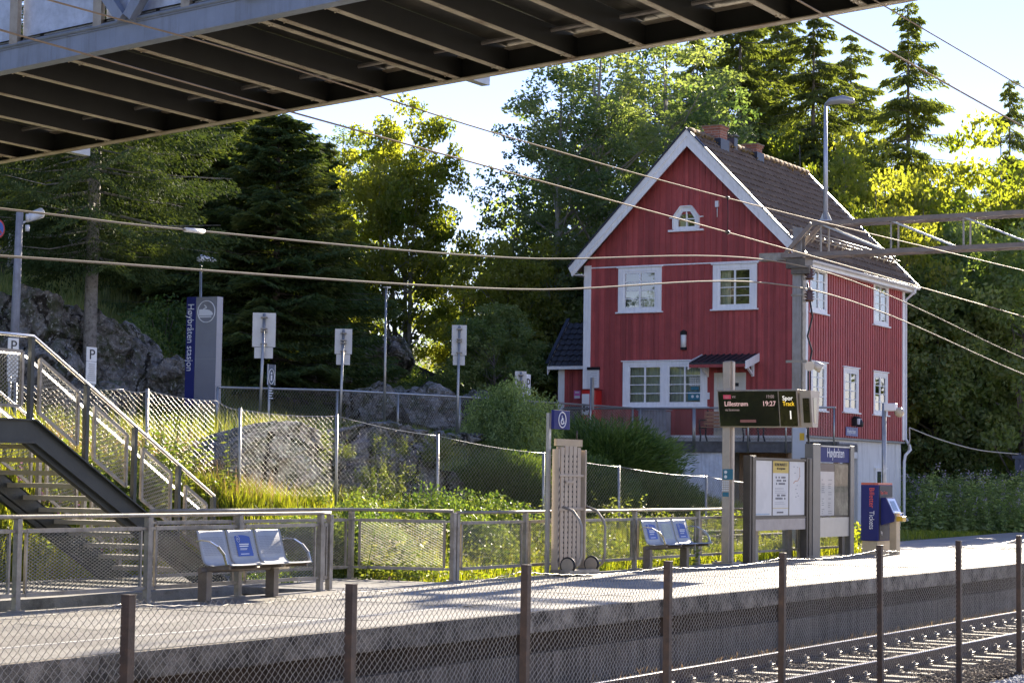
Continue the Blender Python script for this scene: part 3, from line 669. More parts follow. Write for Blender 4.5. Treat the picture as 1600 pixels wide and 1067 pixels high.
def window(fr, u0, u1, z0, z1, casing=.13, cols=2, rows=4, curtain=True, arch=False, sashes=1, head=True, wide=0., dim=False, drape=True):
    """casing outer rectangle u0..u1, z0..z1 on the wall; real opening behind"""
    c = casing; b = MB(fr); cl = c + wide
    b.box((u0, -.02, z0), (u0 + cl, .045, z1)); b.box((u1 - cl, -.02, z0), (u1, .045, z1)); b.box((u0 + cl, -.02, z1 - c), (u1 - cl, .043, z1)); b.box((u0 + cl, -.02, z0), (u1 - cl, .043, z0 + c * .7))
    if head: b.box((u0 - .05, -.02, z1 + .002), (u1 + .05, .085, z1 + .035))
    for k in range(1, sashes): um = u0 + (u1 - u0) * k / sashes; b.box((um - cl * .55, -.02, z0 + c * .7), (um + cl * .55, .041, z1 - c))
    wn = b.build('window', WHITE, hs, bevel=.006)
    b = MB(fr); b.box((u0 - .06, -.02, z0 - .045), (u1 + .06, .11, z0 - .002)); b.build('sill', WHITE, wn, bevel=.005)
    spans = []
    e0, e1 = u0 + cl, u1 - cl; w_ = (u1 - u0) / sashes
    for k in range(sashes):
        a = e0 if k == 0 else u0 + w_ * k + cl * .55; d = e1 if k == sashes - 1 else u0 + w_ * (k + 1) - cl * .55; spans.append((a, d))
    zb, zt = z0 + c * .7, z1 - c
    for a, d in spans:
        b = MB(fr); f = .055
        b.box((a, -.02, zb), (a + f, .03, zt)); b.box((d - f, -.02, zb), (d, .03, zt)); b.box((a + f, -.02, zb), (d - f, .028, zb + f)); b.box((a + f, -.02, zt - f), (d - f, .028, zt))
        for i in range(1, cols): x = a + f + (d - a - 2 * f) * i / cols; b.box((x - .014 - .012 * (cols == 2), -.012, zb + f), (x + .014 + .012 * (cols == 2), .026, zt - f))
        for j in range(1, rows): z = zb + f + (zt - zb - 2 * f) * j / rows; b.box((a + f, -.011, z - .012), (d - f, .022, z + .012))
        b.build('sash', WHITE, wn)
        b = MB(fr); b.add([(a + f, .0, zb + f), (d - f, .0, zb + f), (d - f, .0, zt - f), (a + f, .0, zt - f)], [(0, 1, 2, 3)]); b.build('pane', GLASS, wn)
        if curtain:
            b = MB(fr); n = 36
            for i in range(n):
                t0, t1 = i / n, (i + 1) / n
                if drape == 'half' and .30 < (t0 + t1) / 2 < .97: continue
                if drape == 'sides' and .22 < (t0 + t1) / 2 < .78: continue
                o0, o1 = -.16 + .018 * math.sin(t0 * 60), -.16 + .018 * math.sin(t1 * 60); x0, x1 = a + (d - a) * t0, a + (d - a) * t1
                zc_ = zb + (zt - zb) * .48 if drape == 'cafe' else zt; b.add([(x0, o0, zb), (x1, o1, zb), (x1, o1, zc_), (x0, o0, zc_)], [(0, 1, 2, 3)], 0, True)
            b.build('curtain', CURT, wn)
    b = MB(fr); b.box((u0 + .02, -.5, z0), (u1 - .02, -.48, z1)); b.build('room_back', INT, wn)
    return wn
def fu(y): return HY1 - y
W1 = (fu(28.55), fu(27.09), 6.56, 7.90); W2 = (fu(25.41), fu(24.0), 6.56, 7.88); W3 = (fu(28.36), fu(25.56), 3.69, 5.05); WD = (fu(25.34), fu(24.33), 2.84, 4.68)
W4 = (fu(26.70), fu(25.87), 8.99, 9.66)
def inset(w, k=.1): return (w[0] + k, w[1] - k, w[2] + k * .6, w[3] - k)
holesF = [inset(W1), inset(W2), inset(W3), (WD[0] + .05, WD[1] - .05, WD[2], WD[3] - .05), (fu(26.56), fu(26.0), 9.06, 9.45)]
wall('gable_wall', FA, WF, 2.84, lambda u: roofz(HY1 - u) - .12, holesF, RED, extra=(fu(RY),))
SW = [(.37, 1.85, 3.60, 5.0), (3.0, 4.54, 3.64, 4.98), (5.62, 7.15, 3.65, 4.98), (.26, 1.87, 6.46, 7.82), (5.60, 7.22, 6.47, 7.84)]
SW = [(a + .03, b_ - .22, c, d) for a, b_, c, d in SW]
wall('side_wall', SA, WS, 2.86, lambda u: 8.0, [inset(s) for s in SW], RED2, pitch=.20, ow=.115, t=.032)
b = MB(); b.box((HX1 - .12, HY0 + .13, 2.8), (HX1, HY1, 8)); b.box((HX0 + .13, HY1 - .12, 2.8), (HX1 - .13, HY1 - .002, 8))
b.prism([(HX1 - .12, HY0 + .1, 8.001), (HX1 - .12, HY1, 8.001), (HX1 - .12, RY, RZT - .2)], (.12, 0, 0)); b.build('rear_walls', RED, hs)
b = MB(); b.box((HX0 + .13, HY0 + .13, 2.80), (HX1 - .13, HY1 - .13, 2.84)); b.box((HX0 + .13, HY0 + .13, 5.55), (HX1 - .13, HY1 - .13, 5.7)); b.build('floors', INT, hs)
window(FA, *W1, casing=.12, wide=.06, drape='cafe'); window(FA, *W2, casing=.12, wide=.06, drape='half'); window(FA, *W3, casing=.12, wide=.06, sashes=2)
for i, s in enumerate(SW): window(SA, *s, casing=.11, rows=4, drape=(True, 'sides', 'cafe', 'sides', True)[i])
# attic window with canted top
b = MB(FA); u0, u1, z0, z1 = W4; um = (u0 + u1) / 2
outer = [(u0, z0), (u0, z0 + .36), (u0 + .24, z1), (u1 - .24, z1), (u1, z0 + .36), (u1, z0)]
inner = [(u0 + .14, z0 + .08), (u0 + .14, z0 + .31), (u0 + .29, z1 - .14), (u1 - .29, z1 - .14), (u1 - .14, z0 + .31), (u1 - .14, z0 + .08)]
n = len(outer)
for i in range(n):
    j = (i + 1) % n; o0, o1, i0, i1 = outer[i], outer[j], inner[i], inner[j]
    b.add([(o0[0], .05, o0[1]), (o1[0], .05, o1[1]), (i1[0], .05, i1[1]), (i0[0], .05, i0[1]), (o0[0], -.02, o0[1]), (o1[0], -.02, o1[1]), (i1[0], -.02, i1[1]), (i0[0], -.02, i0[1])], [(0,3,2,1),(4,5,6,7),(0,1,5,4),(2,3,7,6)])
for (a, c) in ((0, 1), (1, 2), (2, 3), (3, 4), (4, 5)): b.bar((outer[a][0], .06, outer[a][1] + .015), (outer[c][0], .06, outer[c][1] + .015), .12, .03)
b.box((u0 - .14, -.01, z0 + .34), (u0 + .01, .08, z0 + .37)); b.box((u1 - .01, -.01, z0 + .34), (u1 + .14, .08, z0 + .37)); wn = b.build('window', WHITE, hs)
b = MB(FA); b.box((u0 - .16, -.02, z0 - .07), (u1 + .16, .12, z0 - .01)); b.build('sill', WHITE, wn, bevel=.005)
b = MB(FA); b.box((um - .02, -.01, z0 + .08), (um + .02, .03, z1 - .14)); b.box((u0 + .14, -.01, z0 + .29), (u1 - .14, .028, z0 + .325)); b.build('sash', WHITE, wn)
b = MB(FA); b.add([(p, .0, q) for p, q in inner], [tuple(range(n))]); b.build('pane', GLASS, wn)
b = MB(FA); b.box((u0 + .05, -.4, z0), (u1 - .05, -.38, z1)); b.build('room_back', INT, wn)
b = MB(FA); b.box((um - .3, -.2, z0 + .06), (um - .02, -.18, z0 + .3)); b.build('curtain', CURT, wn)
# trim
for u0_, u1_ in ((-.04, .21), (WF - .16, WF + .035)): b = MB(FA); b.box((u0_, -.1, 2.86), (u1_, .04, 8.02)); b.build('corner_board', WHITE, hs, bevel=.006)
for u0_, u1_ in ((0, .14), (WS - .16, WS + .03)): b = MB(SA); b.box((u0_, -.1, 2.9), (u1_, .045, 7.95)); b.build('corner_board', WHITE, hs, bevel=.006)
b = MB(FA); b.box((.22, .0, 7.925), (WF - .17, .05, 7.96)); b.build('string_course', WHITE, hs); b = MB(FA); b.box((.22, .0, 2.76), (WF - .17, .05, 2.84)); b.build('base_trim', WHITE, hs)
b = MB(SA); b.box((-.02, -.05, 2.79), (WS + .02, .06, 2.85)); b.build('base_flashing', mat('grey flashing', (.25, .25, .24), .6, .2, .2, 4), hs)
# basement
b = MB(); b.box((HX0 + .05, HY0 + .06, -.4), (HX0 + 3.2, HY1 - .05, 2.785)); b.box((HX0 + 4.5, HY0 + .06, -.4), (HX1 - .04, HY1 - .05, 2.785)); b.box((HX0 + 3.2, HY0 + 1.4, -.4), (HX0 + 4.5, HY1 - .05, 2.785)); b.box((HX0 + 3.2, HY0 + .06, 2.25), (HX0 + 4.5, HY0 + 1.4, 2.785))
for x in (HX0 + 1.6, HX0 + 4.52, HX0 + 7.9): b.box((x, HY0 + .045, -.2), (x + .02, HY0 + .058, 2.78))
b.build('basement_wall', PLAST, hs)
b = MB(); xw = HX0 + 6.0; b.box((xw, HY0 + .0, 1.05), (xw + .95, HY0 + .058, 1.95)); b.box((xw - .06, HY0 - .03, 1.95), (xw + 1.0, HY0 + .05, 1.99)); wn = b.build('window', WHITE, hs)
b = MB(); b.add([(xw + .09, HY0 - .004, 1.13), (xw + .45, HY0 - .004, 1.13), (xw + .45, HY0 - .004, 1.87), (xw + .09, HY0 - .004, 1.87), (xw + .53, HY0 - .004, 1.13), (xw + .87, HY0 - .004, 1.13), (xw + .87, HY0 - .004, 1.87), (xw + .53, HY0 - .004, 1.87)], [(0, 1, 2, 3), (4, 5, 6, 7)]); b.build('pane', mat('dark mirror glass', (.18, .2, .16), .04, .8, .1, 3), wn)
# roof
def slope_tiles(y_e, sgn, x0, x1, name, m, z_e, y_r, z_r, pitch=.23, course=.335, parent=hs):
    L = math.hypot(y_r - y_e, z_r - z_e); up = V((0, (y_r - y_e) / L, (z_r - z_e) / L)); nrm = V((0, -up.z, up.y)) if up.y > 0 else V((0, up.z, -up.y))
    nu = int((x1 - x0) / pitch) * 6; vs = []; fs = []; rows = []
    nc = int(L / course)
    for c in range(nc):
        v0, v1 = c * L / nc, (c + 1) * L / nc
        for v, h in ((v0 - .03, .055), (v1 - .002, .02)): rows.append((v, h))
    for v, h in rows:
        for i in range(nu + 1):
            ph = (i / 6) % 1; wv = .032 * (math.sin(2 * math.pi * ph) * .7 + .3 * math.sin(4 * math.pi * ph + .6))
            p = V((x0 + (x1 - x0) * i / nu, y_e, z_e)) + up * v + nrm * (h + wv + random.uniform(-.003, .003)); vs.append(p)
    for r in range(len(rows) - 1):
        for i in range(nu): fs.append((r * (nu + 1) + i, r * (nu + 1) + i + 1, (r + 1) * (nu + 1) + i + 1, (r + 1) * (nu + 1) + i))
    k = len(vs)
    for (y, z) in ((y_e, z_e - .02), (y_r, z_r - .02)):
        for x in (x0, x1): vs.append(V((x, y, z)))
    fs.append((k, k + 1, k + 3, k + 2))
    b = MB(); b.add(vs, fs); return b.build(name, m, parent)
RX0, RX1 = 55.82, 65.22; EO = .30
rf = slope_tiles(HY0 - EO, 1, RX0, RX1, 'roof', TILE, roofz(HY0 - EO), RY, RZT)
slope_tiles(HY1 + EO, -1, RX0, RX1, 'roof', TILE, roofz(HY1 + EO), RY, RZT)
b = MB(); x = RX0 - .02
while x < RX1: b.tube([(x, RY, RZT + .03), (x + .4, RY, RZT + .05)], [.10, .125], 10); x += .38
b.build('ridge_cap', TILE, hs)
g = np.random.default_rng(5); n = 900; px_ = g.uniform(RX0, RX1, n); b = MB()
for x in px_:
    s = g.uniform(.015, .045); sd_ = g.normal(0, .11); b.sphere((x, RY + sd_, RZT + .12 - abs(sd_) * .9 + g.uniform(-.01, .02)), s, 0, 6, 1.2, 1, .6)
b.build('ridge_moss', MOSS, hs)
for x, sg in ((RX0 - .03, -1), (RX1 + .03, 1)):
    for e in (HY0 - EO - .04, HY1 + EO + .04):
        b = MB(); ze = roofz(e); d = .34
        b.prism([(x, RY, RZT + .06), (x, e, ze + .06), (x, e + (.12 if e < RY else -.12), ze - .18), (x, RY, RZT + .06 - d * 1.43)], (.04 * -sg, 0, 0))
        b.prism([(x + sg * .0, RY, RZT + .08), (x, e, ze + .08), (x, e + (.09 if e < RY else -.09), ze - .08), (x, RY, RZT - .13)], (.035 * sg, 0, 0)); b.build('barge_board', WHITE, hs)
        b = MB(); b.bar((x + .02 * sg, RY, RZT + .115), (x + .02 * sg, e, ze + .115), .15, .03, up=(0, 0, 1)); b.build('verge_flashing', DKBLUE, hs)
# eaves, gutter, snow guard, downpipes
ge = HY0 - EO; zg = roofz(ge)
b = MB(); b.box((RX0 + .05, ge + .02, zg - .17), (RX1 - .05, HY0 + .02, zg - .14)); b.box((RX0 + .05, ge + .0, zg - .18), (RX1 - .05, ge + .02, zg + .0)); b.build('soffit', WHITE, hs); b = MB(); b.box((RX0 + .05, HY1 - .02, zg - .17), (RX1 - .05, HY1 + EO, zg - .14)); b.build('soffit', WHITE, hs)
b = MB(); r_ = .065; n = 9
vs = []
for x in (RX0, RX1):
    for k in range(n): a = math.pi * (1 + k / (n - 1)); vs.append((x, ge - .07 + r_ * math.cos(a), zg - .02 + r_ * math.sin(a)))
b.add(vs, [(k, k + 1, n + k + 1, n + k) for k in range(n - 1)], 0, True); b.tube([(RX0, ge - .135, zg - .02), (RX1, ge - .135, zg - .02)], .01, 6); b.build('gutter', WHITEM, hs)
b = MB(); xx = HX1 + .09; yy = HY0 - .05
b.tube([(xx - .05, ge - .07, zg - .07), (xx - .05, ge - .07, zg - .16), (xx, yy, zg - .42), (xx, yy, 2.95), (xx + .05, yy - .12, 2.72), (xx + .04, yy - .16, 2.60), (xx - .12, yy - .04, 2.42), (xx - .12, yy - .0, 2.2), (xx - .12, yy, .45), (xx - .08, yy - .12, .3)], .045, 10); b.build('downpipe', WHITEM, hs)
b = MB(); Lr = math.hypot(RY - ge, RZT - zg); up = V((0, (RY - ge) / Lr, (RZT - zg) / Lr)); nr = V((0, -up.z, up.y))
for v in (.95, 1.15):
    for h in (.16, .27): b.tube([V((RX0 + .25, ge, zg)) + up * v + nr * h, V((RX1 - .3, ge, zg)) + up * v + nr * h], .016, 6)
x = RX0 + .5
while x < RX1 - .4:
    o_ = V((x, ge, zg)) + up * .95; b.bar(o_ + nr * .02, o_ + nr * .3, .012, .05); b.bar(o_ + nr * .3, o_ + up * .32 + nr * .05, .012, .04); x += .62
b.build('snow_guard', mat('snow guard metal', (.40, .35, .27), .4, .6, .2, 8), hs)
# chimneys
BRICK = bpy.data.materials.new('chimney brick'); BRICK.use_nodes = True; t = BRICK.node_tree; pb = t.nodes['Principled BSDF']; pb.inputs['Roughness'].default_value = .9
bt = t.nodes.new('ShaderNodeTexBrick'); bt.inputs['Scale'].default_value = 1; bt.inputs['Brick Width'].default_value = .23; bt.inputs['Row Height'].default_value = .075; bt.inputs['Mortar Size'].default_value = .008
bt.inputs['Color1'].default_value = (.36, .13, .075, 1); bt.inputs['Color2'].default_value = (.25, .10, .065, 1); bt.inputs['Mortar'].default_value = (.34, .27, .22, 1)
geo = t.nodes.new('ShaderNodeNewGeometry'); sp = t.nodes.new('ShaderNodeSeparateXYZ'); cb = t.nodes.new('ShaderNodeCombineXYZ'); ad = t.nodes.new('ShaderNodeMath'); ad.operation = 'ADD'
t.links.new(geo.outputs['Position'], sp.inputs[0]); t.links.new(sp.outputs[0], ad.inputs[0]); t.links.new(sp.outputs[1], ad.inputs[1]); t.links.new(ad.outputs[0], cb.inputs[0]); t.links.new(sp.outputs[2], cb.inputs[1]); t.links.new(cb.outputs[0], bt.inputs['Vector']); t.links.new(bt.outputs[0], pb.inputs['Base Color'])
for px, s, zt in ((1118, .27, 12.36), (1176, .23, 12.22)):
    x = onY(px, 225, RY).x; b = MB(); b.box((x - s, RY - s, RZT - .5), (x + s, RY + s, zt - .14)); b.box((x - s - .035, RY - s - .035, zt - .14), (x + s + .035, RY + s + .035, zt - .07)); ch = b.build('chimney', BRICK, hs)
    b = MB(); b.box((x - s - .06, RY - s - .06, zt - .07), (x + s + .06, RY + s + .06, zt - .035)); b.build('chimney_cap', mat('cap slate', (.22, .15, .10), .8, 0, .3, 6), ch)
    b = MB(); b.box((x - s - .05, RY - s - .05, RZT - .5), (x + s + .05, RY + s + .05, RZT + .06)); b.build('chimney_flashing', DKBLUE, ch)
x = onY(1144, 230, RY).x; b = MB(); b.box((x - .13, RY - .13, RZT - .2), (x + .13, RY + .13, RZT + .30)); b.box((x - .17, RY - .17, RZT + .36), (x + .17, RY + .17, RZT + .39))
for dx in (-.1, .1):
    for dy in (-.1, .1): b.box((x + dx - .01, RY + dy - .01, RZT + .30), (x + dx + .01, RY + dy + .01, RZT + .36)); b.cyl((x + dx, RY + dy, RZT + .39), (x + dx, RY + dy, RZT + .47), .012, 6)
b.build('flue_cowl', DKBLUE, hs)
# door and canopy
CREAM = mat('cream door paint', (.66, .63, .54), .5, 0, .05, 3)
b = MB(FA); u0, u1, z0, z1 = WD; b.box((u0, -.02, z0), (u0 + .1, .045, z1)); b.box((u1 - .1, -.02, z0), (u1, .045, z1)); b.box((u0 + .1, -.02, z1 - .1), (u1 - .1, .043, z1)); b.box((u0 + .1, -.06, z0), (u1 - .1, .01, z1 - .1))
for z in (3.0, 3.62): b.box((u0 + .2, .01, z), (u1 - .2, .018, z + .5))
dr = b.build('door', CREAM, hs, bevel=.005)
b = MB(FA); b.box((u0 + .5, .012, 4.28), (u0 + .78, .03, 4.38)); b.build('letter_slot', BLACK, dr)
b = MB(FA); b.box((u0 + .17, .01, 3.75), (u0 + .22, .03, 3.98)); b.cyl((u0 + .195, .03, 3.88), (u0 + .195, .075, 3.88), .012); b.box((u0 + .19, .065, 3.87), (u0 + .33, .08, 3.89)); b.build('handle', STAIN, dr)
b = MB(FA); b.box((u0 - .24, .03, 3.9), (u0 - .14, .06, 4.1)); b.build('doorbell_plate', WHITEM, hs)
cy0, cy1, cz = fu(25.72), fu(23.93), 4.98
b = MB(FA); b.add([(cy0, .03, cz + .18), (cy1, .03, cz + .18), (cy1, .98, cz - .10), (cy0, .98, cz - .10), (cy0, .03, cz + .235), (cy1, .03, cz + .235), (cy1, .98, cz - .045), (cy0, .98, cz - .045)], [(0,3,2,1),(4,5,6,7),(0,1,5,4),(1,2,6,5),(2,3,7,6),(3,0,4,7)])
for k in range(9): uu = cy0 + .1 + (cy1 - cy0 - .2) * k / 8; b.bar((uu, .03, cz + .25), (uu, .98, cz - .03), .03, .03)
cn = b.build('canopy_roof', TILEK, hs)
b = MB(FA)
for uu in (cy0 - .03, cy1 + .005): b.add([(uu, .03, cz + .02), (uu + .025, .03, cz + .02), (uu + .025, 1.02, cz - .25), (uu, 1.02, cz - .25), (uu, .03, cz + .26), (uu + .025, .03, cz + .26), (uu + .025, 1.02, cz - .02), (uu, 1.02, cz - .02)], [(0,3,2,1),(4,5,6,7),(0,1,5,4),(1,2,6,5),(2,3,7,6),(3,0,4,7)])
for uu in (cy0 + .14, cy1 - .2):
    b.box((uu, .03, cz - .12), (uu + .07, .8, cz - .04)); b.box((uu, .03, cz - .42), (uu + .07, .1, cz - .12)); b.bar((uu + .035, .08, cz - .38), (uu + .035, .6, cz - .1), .06, .06, up=(1, 0, 0)); b.box((uu - .005, .5, cz - .19), (uu + .075, .62, cz - .12))
b.build('canopy_bracket', WHITE, hs)
b = MB(FA); b.box((cy0, .955, cz - .19), (cy1, .975, cz - .10)); b.build('canopy_fascia', RED, hs)
# wall fittings
b = MB(FA); uc = fu(26.33); b.box((uc - .09, .02, 5.82), (uc + .09, .12, 5.93)); b.box((uc - .085, .02, 5.38), (uc + .085, .11, 5.46)); b.tube([(uc, .07, 5.91), (uc, .07, 5.97)], [.1, .04], 12); wl = b.build('wall_lamp', BLACK, hs)
b = MB(FA); b.tube([(uc, .075, 5.45), (uc, .075, 5.82)], .085, 14); b.build('lamp_shade', mat('opal lamp glass', (.75, .74, .68), .3, 0, .03, 3), wl)
b = MB(FA); b.cyl((fu(25.28), .03, 9.72), (fu(25.28), .09, 9.72), .05); b.box((fu(25.28) - .05, .02, 9.6), (fu(25.28) + .05, .1, 9.78)); b.tube([(fu(25.28), .05, 9.6), (fu(25.28), .04, 9.3)], .012, 6); b.build('sensor', WHITEM, hs)
b = MB(SA); uc = 3.98 - .75 + .62; b.box((uc - .14, .03, 3.22), (uc + .16, .2, 3.46)); b.tube([(uc, .05, 3.45), (uc, .2, 3.42), (uc, .27, 3.3), (uc, .27, 3.2)], [.09, .1, .1, .09], 12); b.build('wall_vent', BLACK, hs, bevel=.02)
b = MB(SA); b.box((uc - .11, .2, 3.26), (uc + .1, .29, 3.45)); b.build('vent_hood', WHITEM, hs, bevel=.02)
# posters in the lower right window
TEAL = mat('teal poster', (.03, .16, .22), .5, 0, .1, 4); PALE = mat('white paper', (.7, .7, .68), .7, 0, .05, 3)
ub = fu(25.56) - .19
b = MB(FA); b.box((ub - .62 + .17, .004, 3.88), (ub - .02, .008, 4.14)); b.box((ub - .36, .004, 4.18), (ub - .10, .008, 4.28)); b.build('window_poster', TEAL, hs)
b = MB(FA)
for i in range(5):
    for j in range(6): b.box((ub - .40 + j * .058, .009, 4.30 + i * .055), (ub - .40 + j * .058 + .04, .012, 4.30 + i * .055 + .036))
for k in range(2): b.cyl((ub - .3 + k * .16, .008, 3.99), (ub - .3 + k * .16, .011, 3.99), .045, 12)
b.box((ub - .4, .008, 4.09), (ub - .08, .011, 4.105)); b.build('window_sticker', PALE, hs)
# annex
AX = 57.4; ay1 = onX(868, 573, AX).y; ayw = onX(874, 600, AX).y; FB = frame((AX, ayw, 0), (0, -1, 0), (-1, 0, 0)); aw = ayw - HY1 - .02
ze_ = onX(880, 573, AX).z
wall('annex_wall', FB, aw, 2.7, lambda u: ze_ + .1, [], RED)
b = MB(); b.box((AX, ayw - .1, 2.7), (AX + 2.4, ayw, ze_)); b.box((AX + 2.4, HY1 + .02, 2.7), (AX + 2.5, ayw, ze_)); b.prism([(AX, ayw - .1, ze_), (AX + 1.1, ayw - .1, ze_ + 1.15), (AX + 2.3, ayw - .1, ze_)], (0, .1, 0)); b.build('annex_side_wall', RED, hs)
b = MB(FB); b.box((-.02, -.1, 2.72), (.2, .04, ze_ + .05)); b.build('corner_board', WHITE, hs)
ar = MB(); L = 2.0; n = 60
sx, sz = math.cos(math.radians(47)), math.sin(math.radians(47)); ya, yb = HY1 + .03, ayw + .25
vs = []; rows = []
for c in range(8): rows += [(c * L / 8 - .02, .05), ((c + 1) * L / 8, .015)]
for v, h in rows:
    for i in range(n + 1):
        y = ya + (yb - ya) * i / n; hh = h + .022 * math.sin(i / n * (yb - ya) / .23 * 6.283); vs.append((AX - .28 + sx * v - sz * hh, y, ze_ - .02 + sz * v + sx * hh))
ar.add(vs, [(r * (n + 1) + i, r * (n + 1) + i + 1, (r + 1) * (n + 1) + i + 1, (r + 1) * (n + 1) + i) for r in range(len(rows) - 1) for i in range(n)])
ar.add([(AX - .28 + sx * L, ya, ze_ + sz * L), (AX - .28 + sx * L, yb, ze_ + sz * L), (AX - .28 + 2 * sx * L, yb, ze_), (AX - .28 + 2 * sx * L, ya, ze_)], [(0, 1, 2, 3)]); ar.build('annex_roof', TILEK, hs)
b = MB(); b.box((AX - .33, ya, ze_ - .1), (AX - .26, yb + .02, ze_ - .0)); b.prism([(AX - .3, yb, ze_ - .26), (AX - .3, yb, ze_ + .0), (AX - .3 + sx * L, yb, ze_ + sz * L + .06), (AX - .3 + sx * L, yb, ze_ + sz * L - .18)], (0, .03, 0)); b.build('annex_barge_board', WHITE, hs)
b = MB(); b.bar((AX - .32, yb + .03, ze_ + .09), (AX - .3 + sx * L, yb + .03, ze_ + sz * L + .14), .12, .03); b.build('annex_flashing', DKBLUE, hs)

# things fixed to the house
t_ = thing('station_name_plate', 'small faded blue plate reading Høybråten under the side window of the red house', 'sign', (HX0 + 3.8, HY0 - .04, 3.0))
uc = onY(1331, 672, HY0 - .05).x
b = MB(); b.box((uc - .50, HY0 - .06, 2.93), (uc + .47, HY0 - .036, 3.17)); b.box((uc - .52, HY0 - .065, 2.915), (uc + .49, HY0 - .06, 3.185)); b.build('plate', mat('faded blue plate', (.12, .15, .33), .5, 0, .15, 5), t_)
T('lettering', 'Høybråten', SIGNW, t_, (uc - .44, HY0 - .068, 2.99), (1, 0, 0), (0, 0, 1), .2, sx=.85)
t_ = thing('notice_board', 'white notice board with dark top rail on the left end of the red gable', 'notice board', (HX0 - .05, 29.4, 4.5))
q0, q1 = onX(919, 606, HX0 - .06), onX(936, 578, HX0 - .06)
b = MB(); b.box((HX0 - .09, q1.y, q0.z), (HX0 - .035, q0.y, q1.z)); b.build('board', PALE, t_)
b = MB(); b.box((HX0 - .12, q1.y - .02, q1.z + .005), (HX0 - .035, q0.y + .02, q1.z + .09)); b.build('top_rail', BLACK, t_)
b = MB()
for k in range(9): b.box((HX0 - .093, q1.y + .06, q0.z + .1 + k * .05), (HX0 - .0905, q0.y - .06 - .05 * (k % 3), q0.z + .11 + k * .05))
b.build('print', GREYT, t_)
t_ = thing('pink_poster', 'small pink poster on the red annex wall', 'poster', (AX, 30, 4))
q0, q1 = onX(897, 623, AX - .04), onX(907, 610, AX - .04)
PINK = mat('pink paper', (.62, .16, .42), .6, 0, .1, 5)
b = MB(); b.box((AX - .05, q1.y, q0.z), (AX - .036, q0.y, q1.z)); b.build('sheet', PINK, t_)
b = MB(); b.box((AX - .054, q1.y + .02, q0.z + .02), (AX - .0505, q0.y - .02, q0.z + .09)); b.box((AX - .054, q1.y + .04, q1.z - .08), (AX - .0505, q0.y - .04, q1.z - .04)); b.build('print', PALE, t_)

# ------------------------------------------------------------------ deck in front of the house
DX = 54.66; DZ = 2.62
dk = thing('timber_deck', 'raised timber deck with grey plank skirt in front of the red gable', 'deck', (DX, 25, 0))
b = MB()
for k in range(11): b.box((DX + .02 + k * .145, 20.9, DZ - .04), (DX + .02 + k * .145 + .135, 29.6, DZ + random.uniform(-.003, .003)))
b.build('floor_boards', WOODG, dk)
DKW = mat('dark weathered beam', (.13, .125, .12), .85, 0, .3, 4, .4, 30, stain=(.06, .055, .05), stain_amt=.7, stain_scale=3)
b = MB(); b.box((DX - .06, 20.85, DZ - .30), (DX + .02, 29.6, DZ - .03)); b.box((DX - .09, 20.85, DZ - .03), (DX + .06, 29.6, DZ + .015)); b.box((DX, 20.85, DZ - .25), (DX + 1.5, 20.92, DZ - .045)); b.build('edge_beam', DKW, dk)
y = 29.5; b = MB()
while y > 24.35: w_ = .135; b.box((DX + .04 + random.uniform(-.004, .004), y - w_, -.1), (DX + .065, y - .006, DZ - .305 + random.uniform(-.01, .01))); y -= w_
b.build('plank_skirt', mat('white grey washed planks', (.74, .75, .78), .8, 0, .2, 4, .25, 40, stain=(.52, .52, .54), stain_amt=.6, stain_scale=3, streak=True), dk)
b = MB()
while y > 22.3: w_ = .12; b.box((DX + .9, y - w_, -.1), (DX + .93, y - .006, DZ - .3)); y -= w_
b.build('recessed_planks', WOODB, dk)
b = MB()
for y in (24.25, 22.3, 20.95): b.box((DX + .05, y - .07, -.2), (DX + .19, y + .07, DZ - .31))
b.box((DX - .02, 22.2, 2.0), (DX + .85, 23.6, 2.12)); b.build('support_post', WOODB, dk)
RZ1 = 3.58
rl = thing('deck_railing', 'chain link railing on grey posts along the deck front of the red house', 'railing', (DX, 25, DZ))
ypo = [29.5, onX(1003, 650, DX).y, onX(1010, 650, DX).y - 1.55, onX(1088, 650, DX).y, onX(1171, 650, DX).y, onX(1230, 650, DX).y, 20.95]
ypo = sorted(set(round(v, 2) for v in ypo), reverse=True)
for y in ypo: b = MB(); b.cyl((DX - .09, y, DZ - .32), (DX - .09, y, RZ1), .028, 8); b.build('post', GALV, rl)
b = MB(); b.tube([(DX - .09, 29.5, RZ1), (DX - .09, 20.9, RZ1)], .028, 8); b.build('top_rail', GALV, rl)
lat_obj('chain_link_mesh', (DX - .06, 29.5), (DX - .06, 20.95), DZ + .03, RZ1 - .02, DZ + .03, RZ1 - .02, .045, .045, .0035, WIRE, rl)
# cabinet of grey planks
t_ = thing('plank_cabinet', 'grey cabinet of upright planks standing on the deck below the double window', 'cabinet', (55.1, 26, DZ))
ya, yb = onX(997, 660, 55.0).y, onX(1038, 660, 55.0).y; b = MB(); y = ya
while y > yb + .05: b.box((55.0 + random.uniform(-.005, .005), y - .095, DZ + .01), (55.03, y - .004, 3.53)); y -= .1
b.box((55.03, yb + .03, DZ + .01), (55.5, ya - .01, 3.51)); b.build('planks', WOODG, t_); b = MB(); b.box((54.96, yb, 3.535), (55.55, ya + .03, 3.57)); b.build('lid', WOODG, t_)
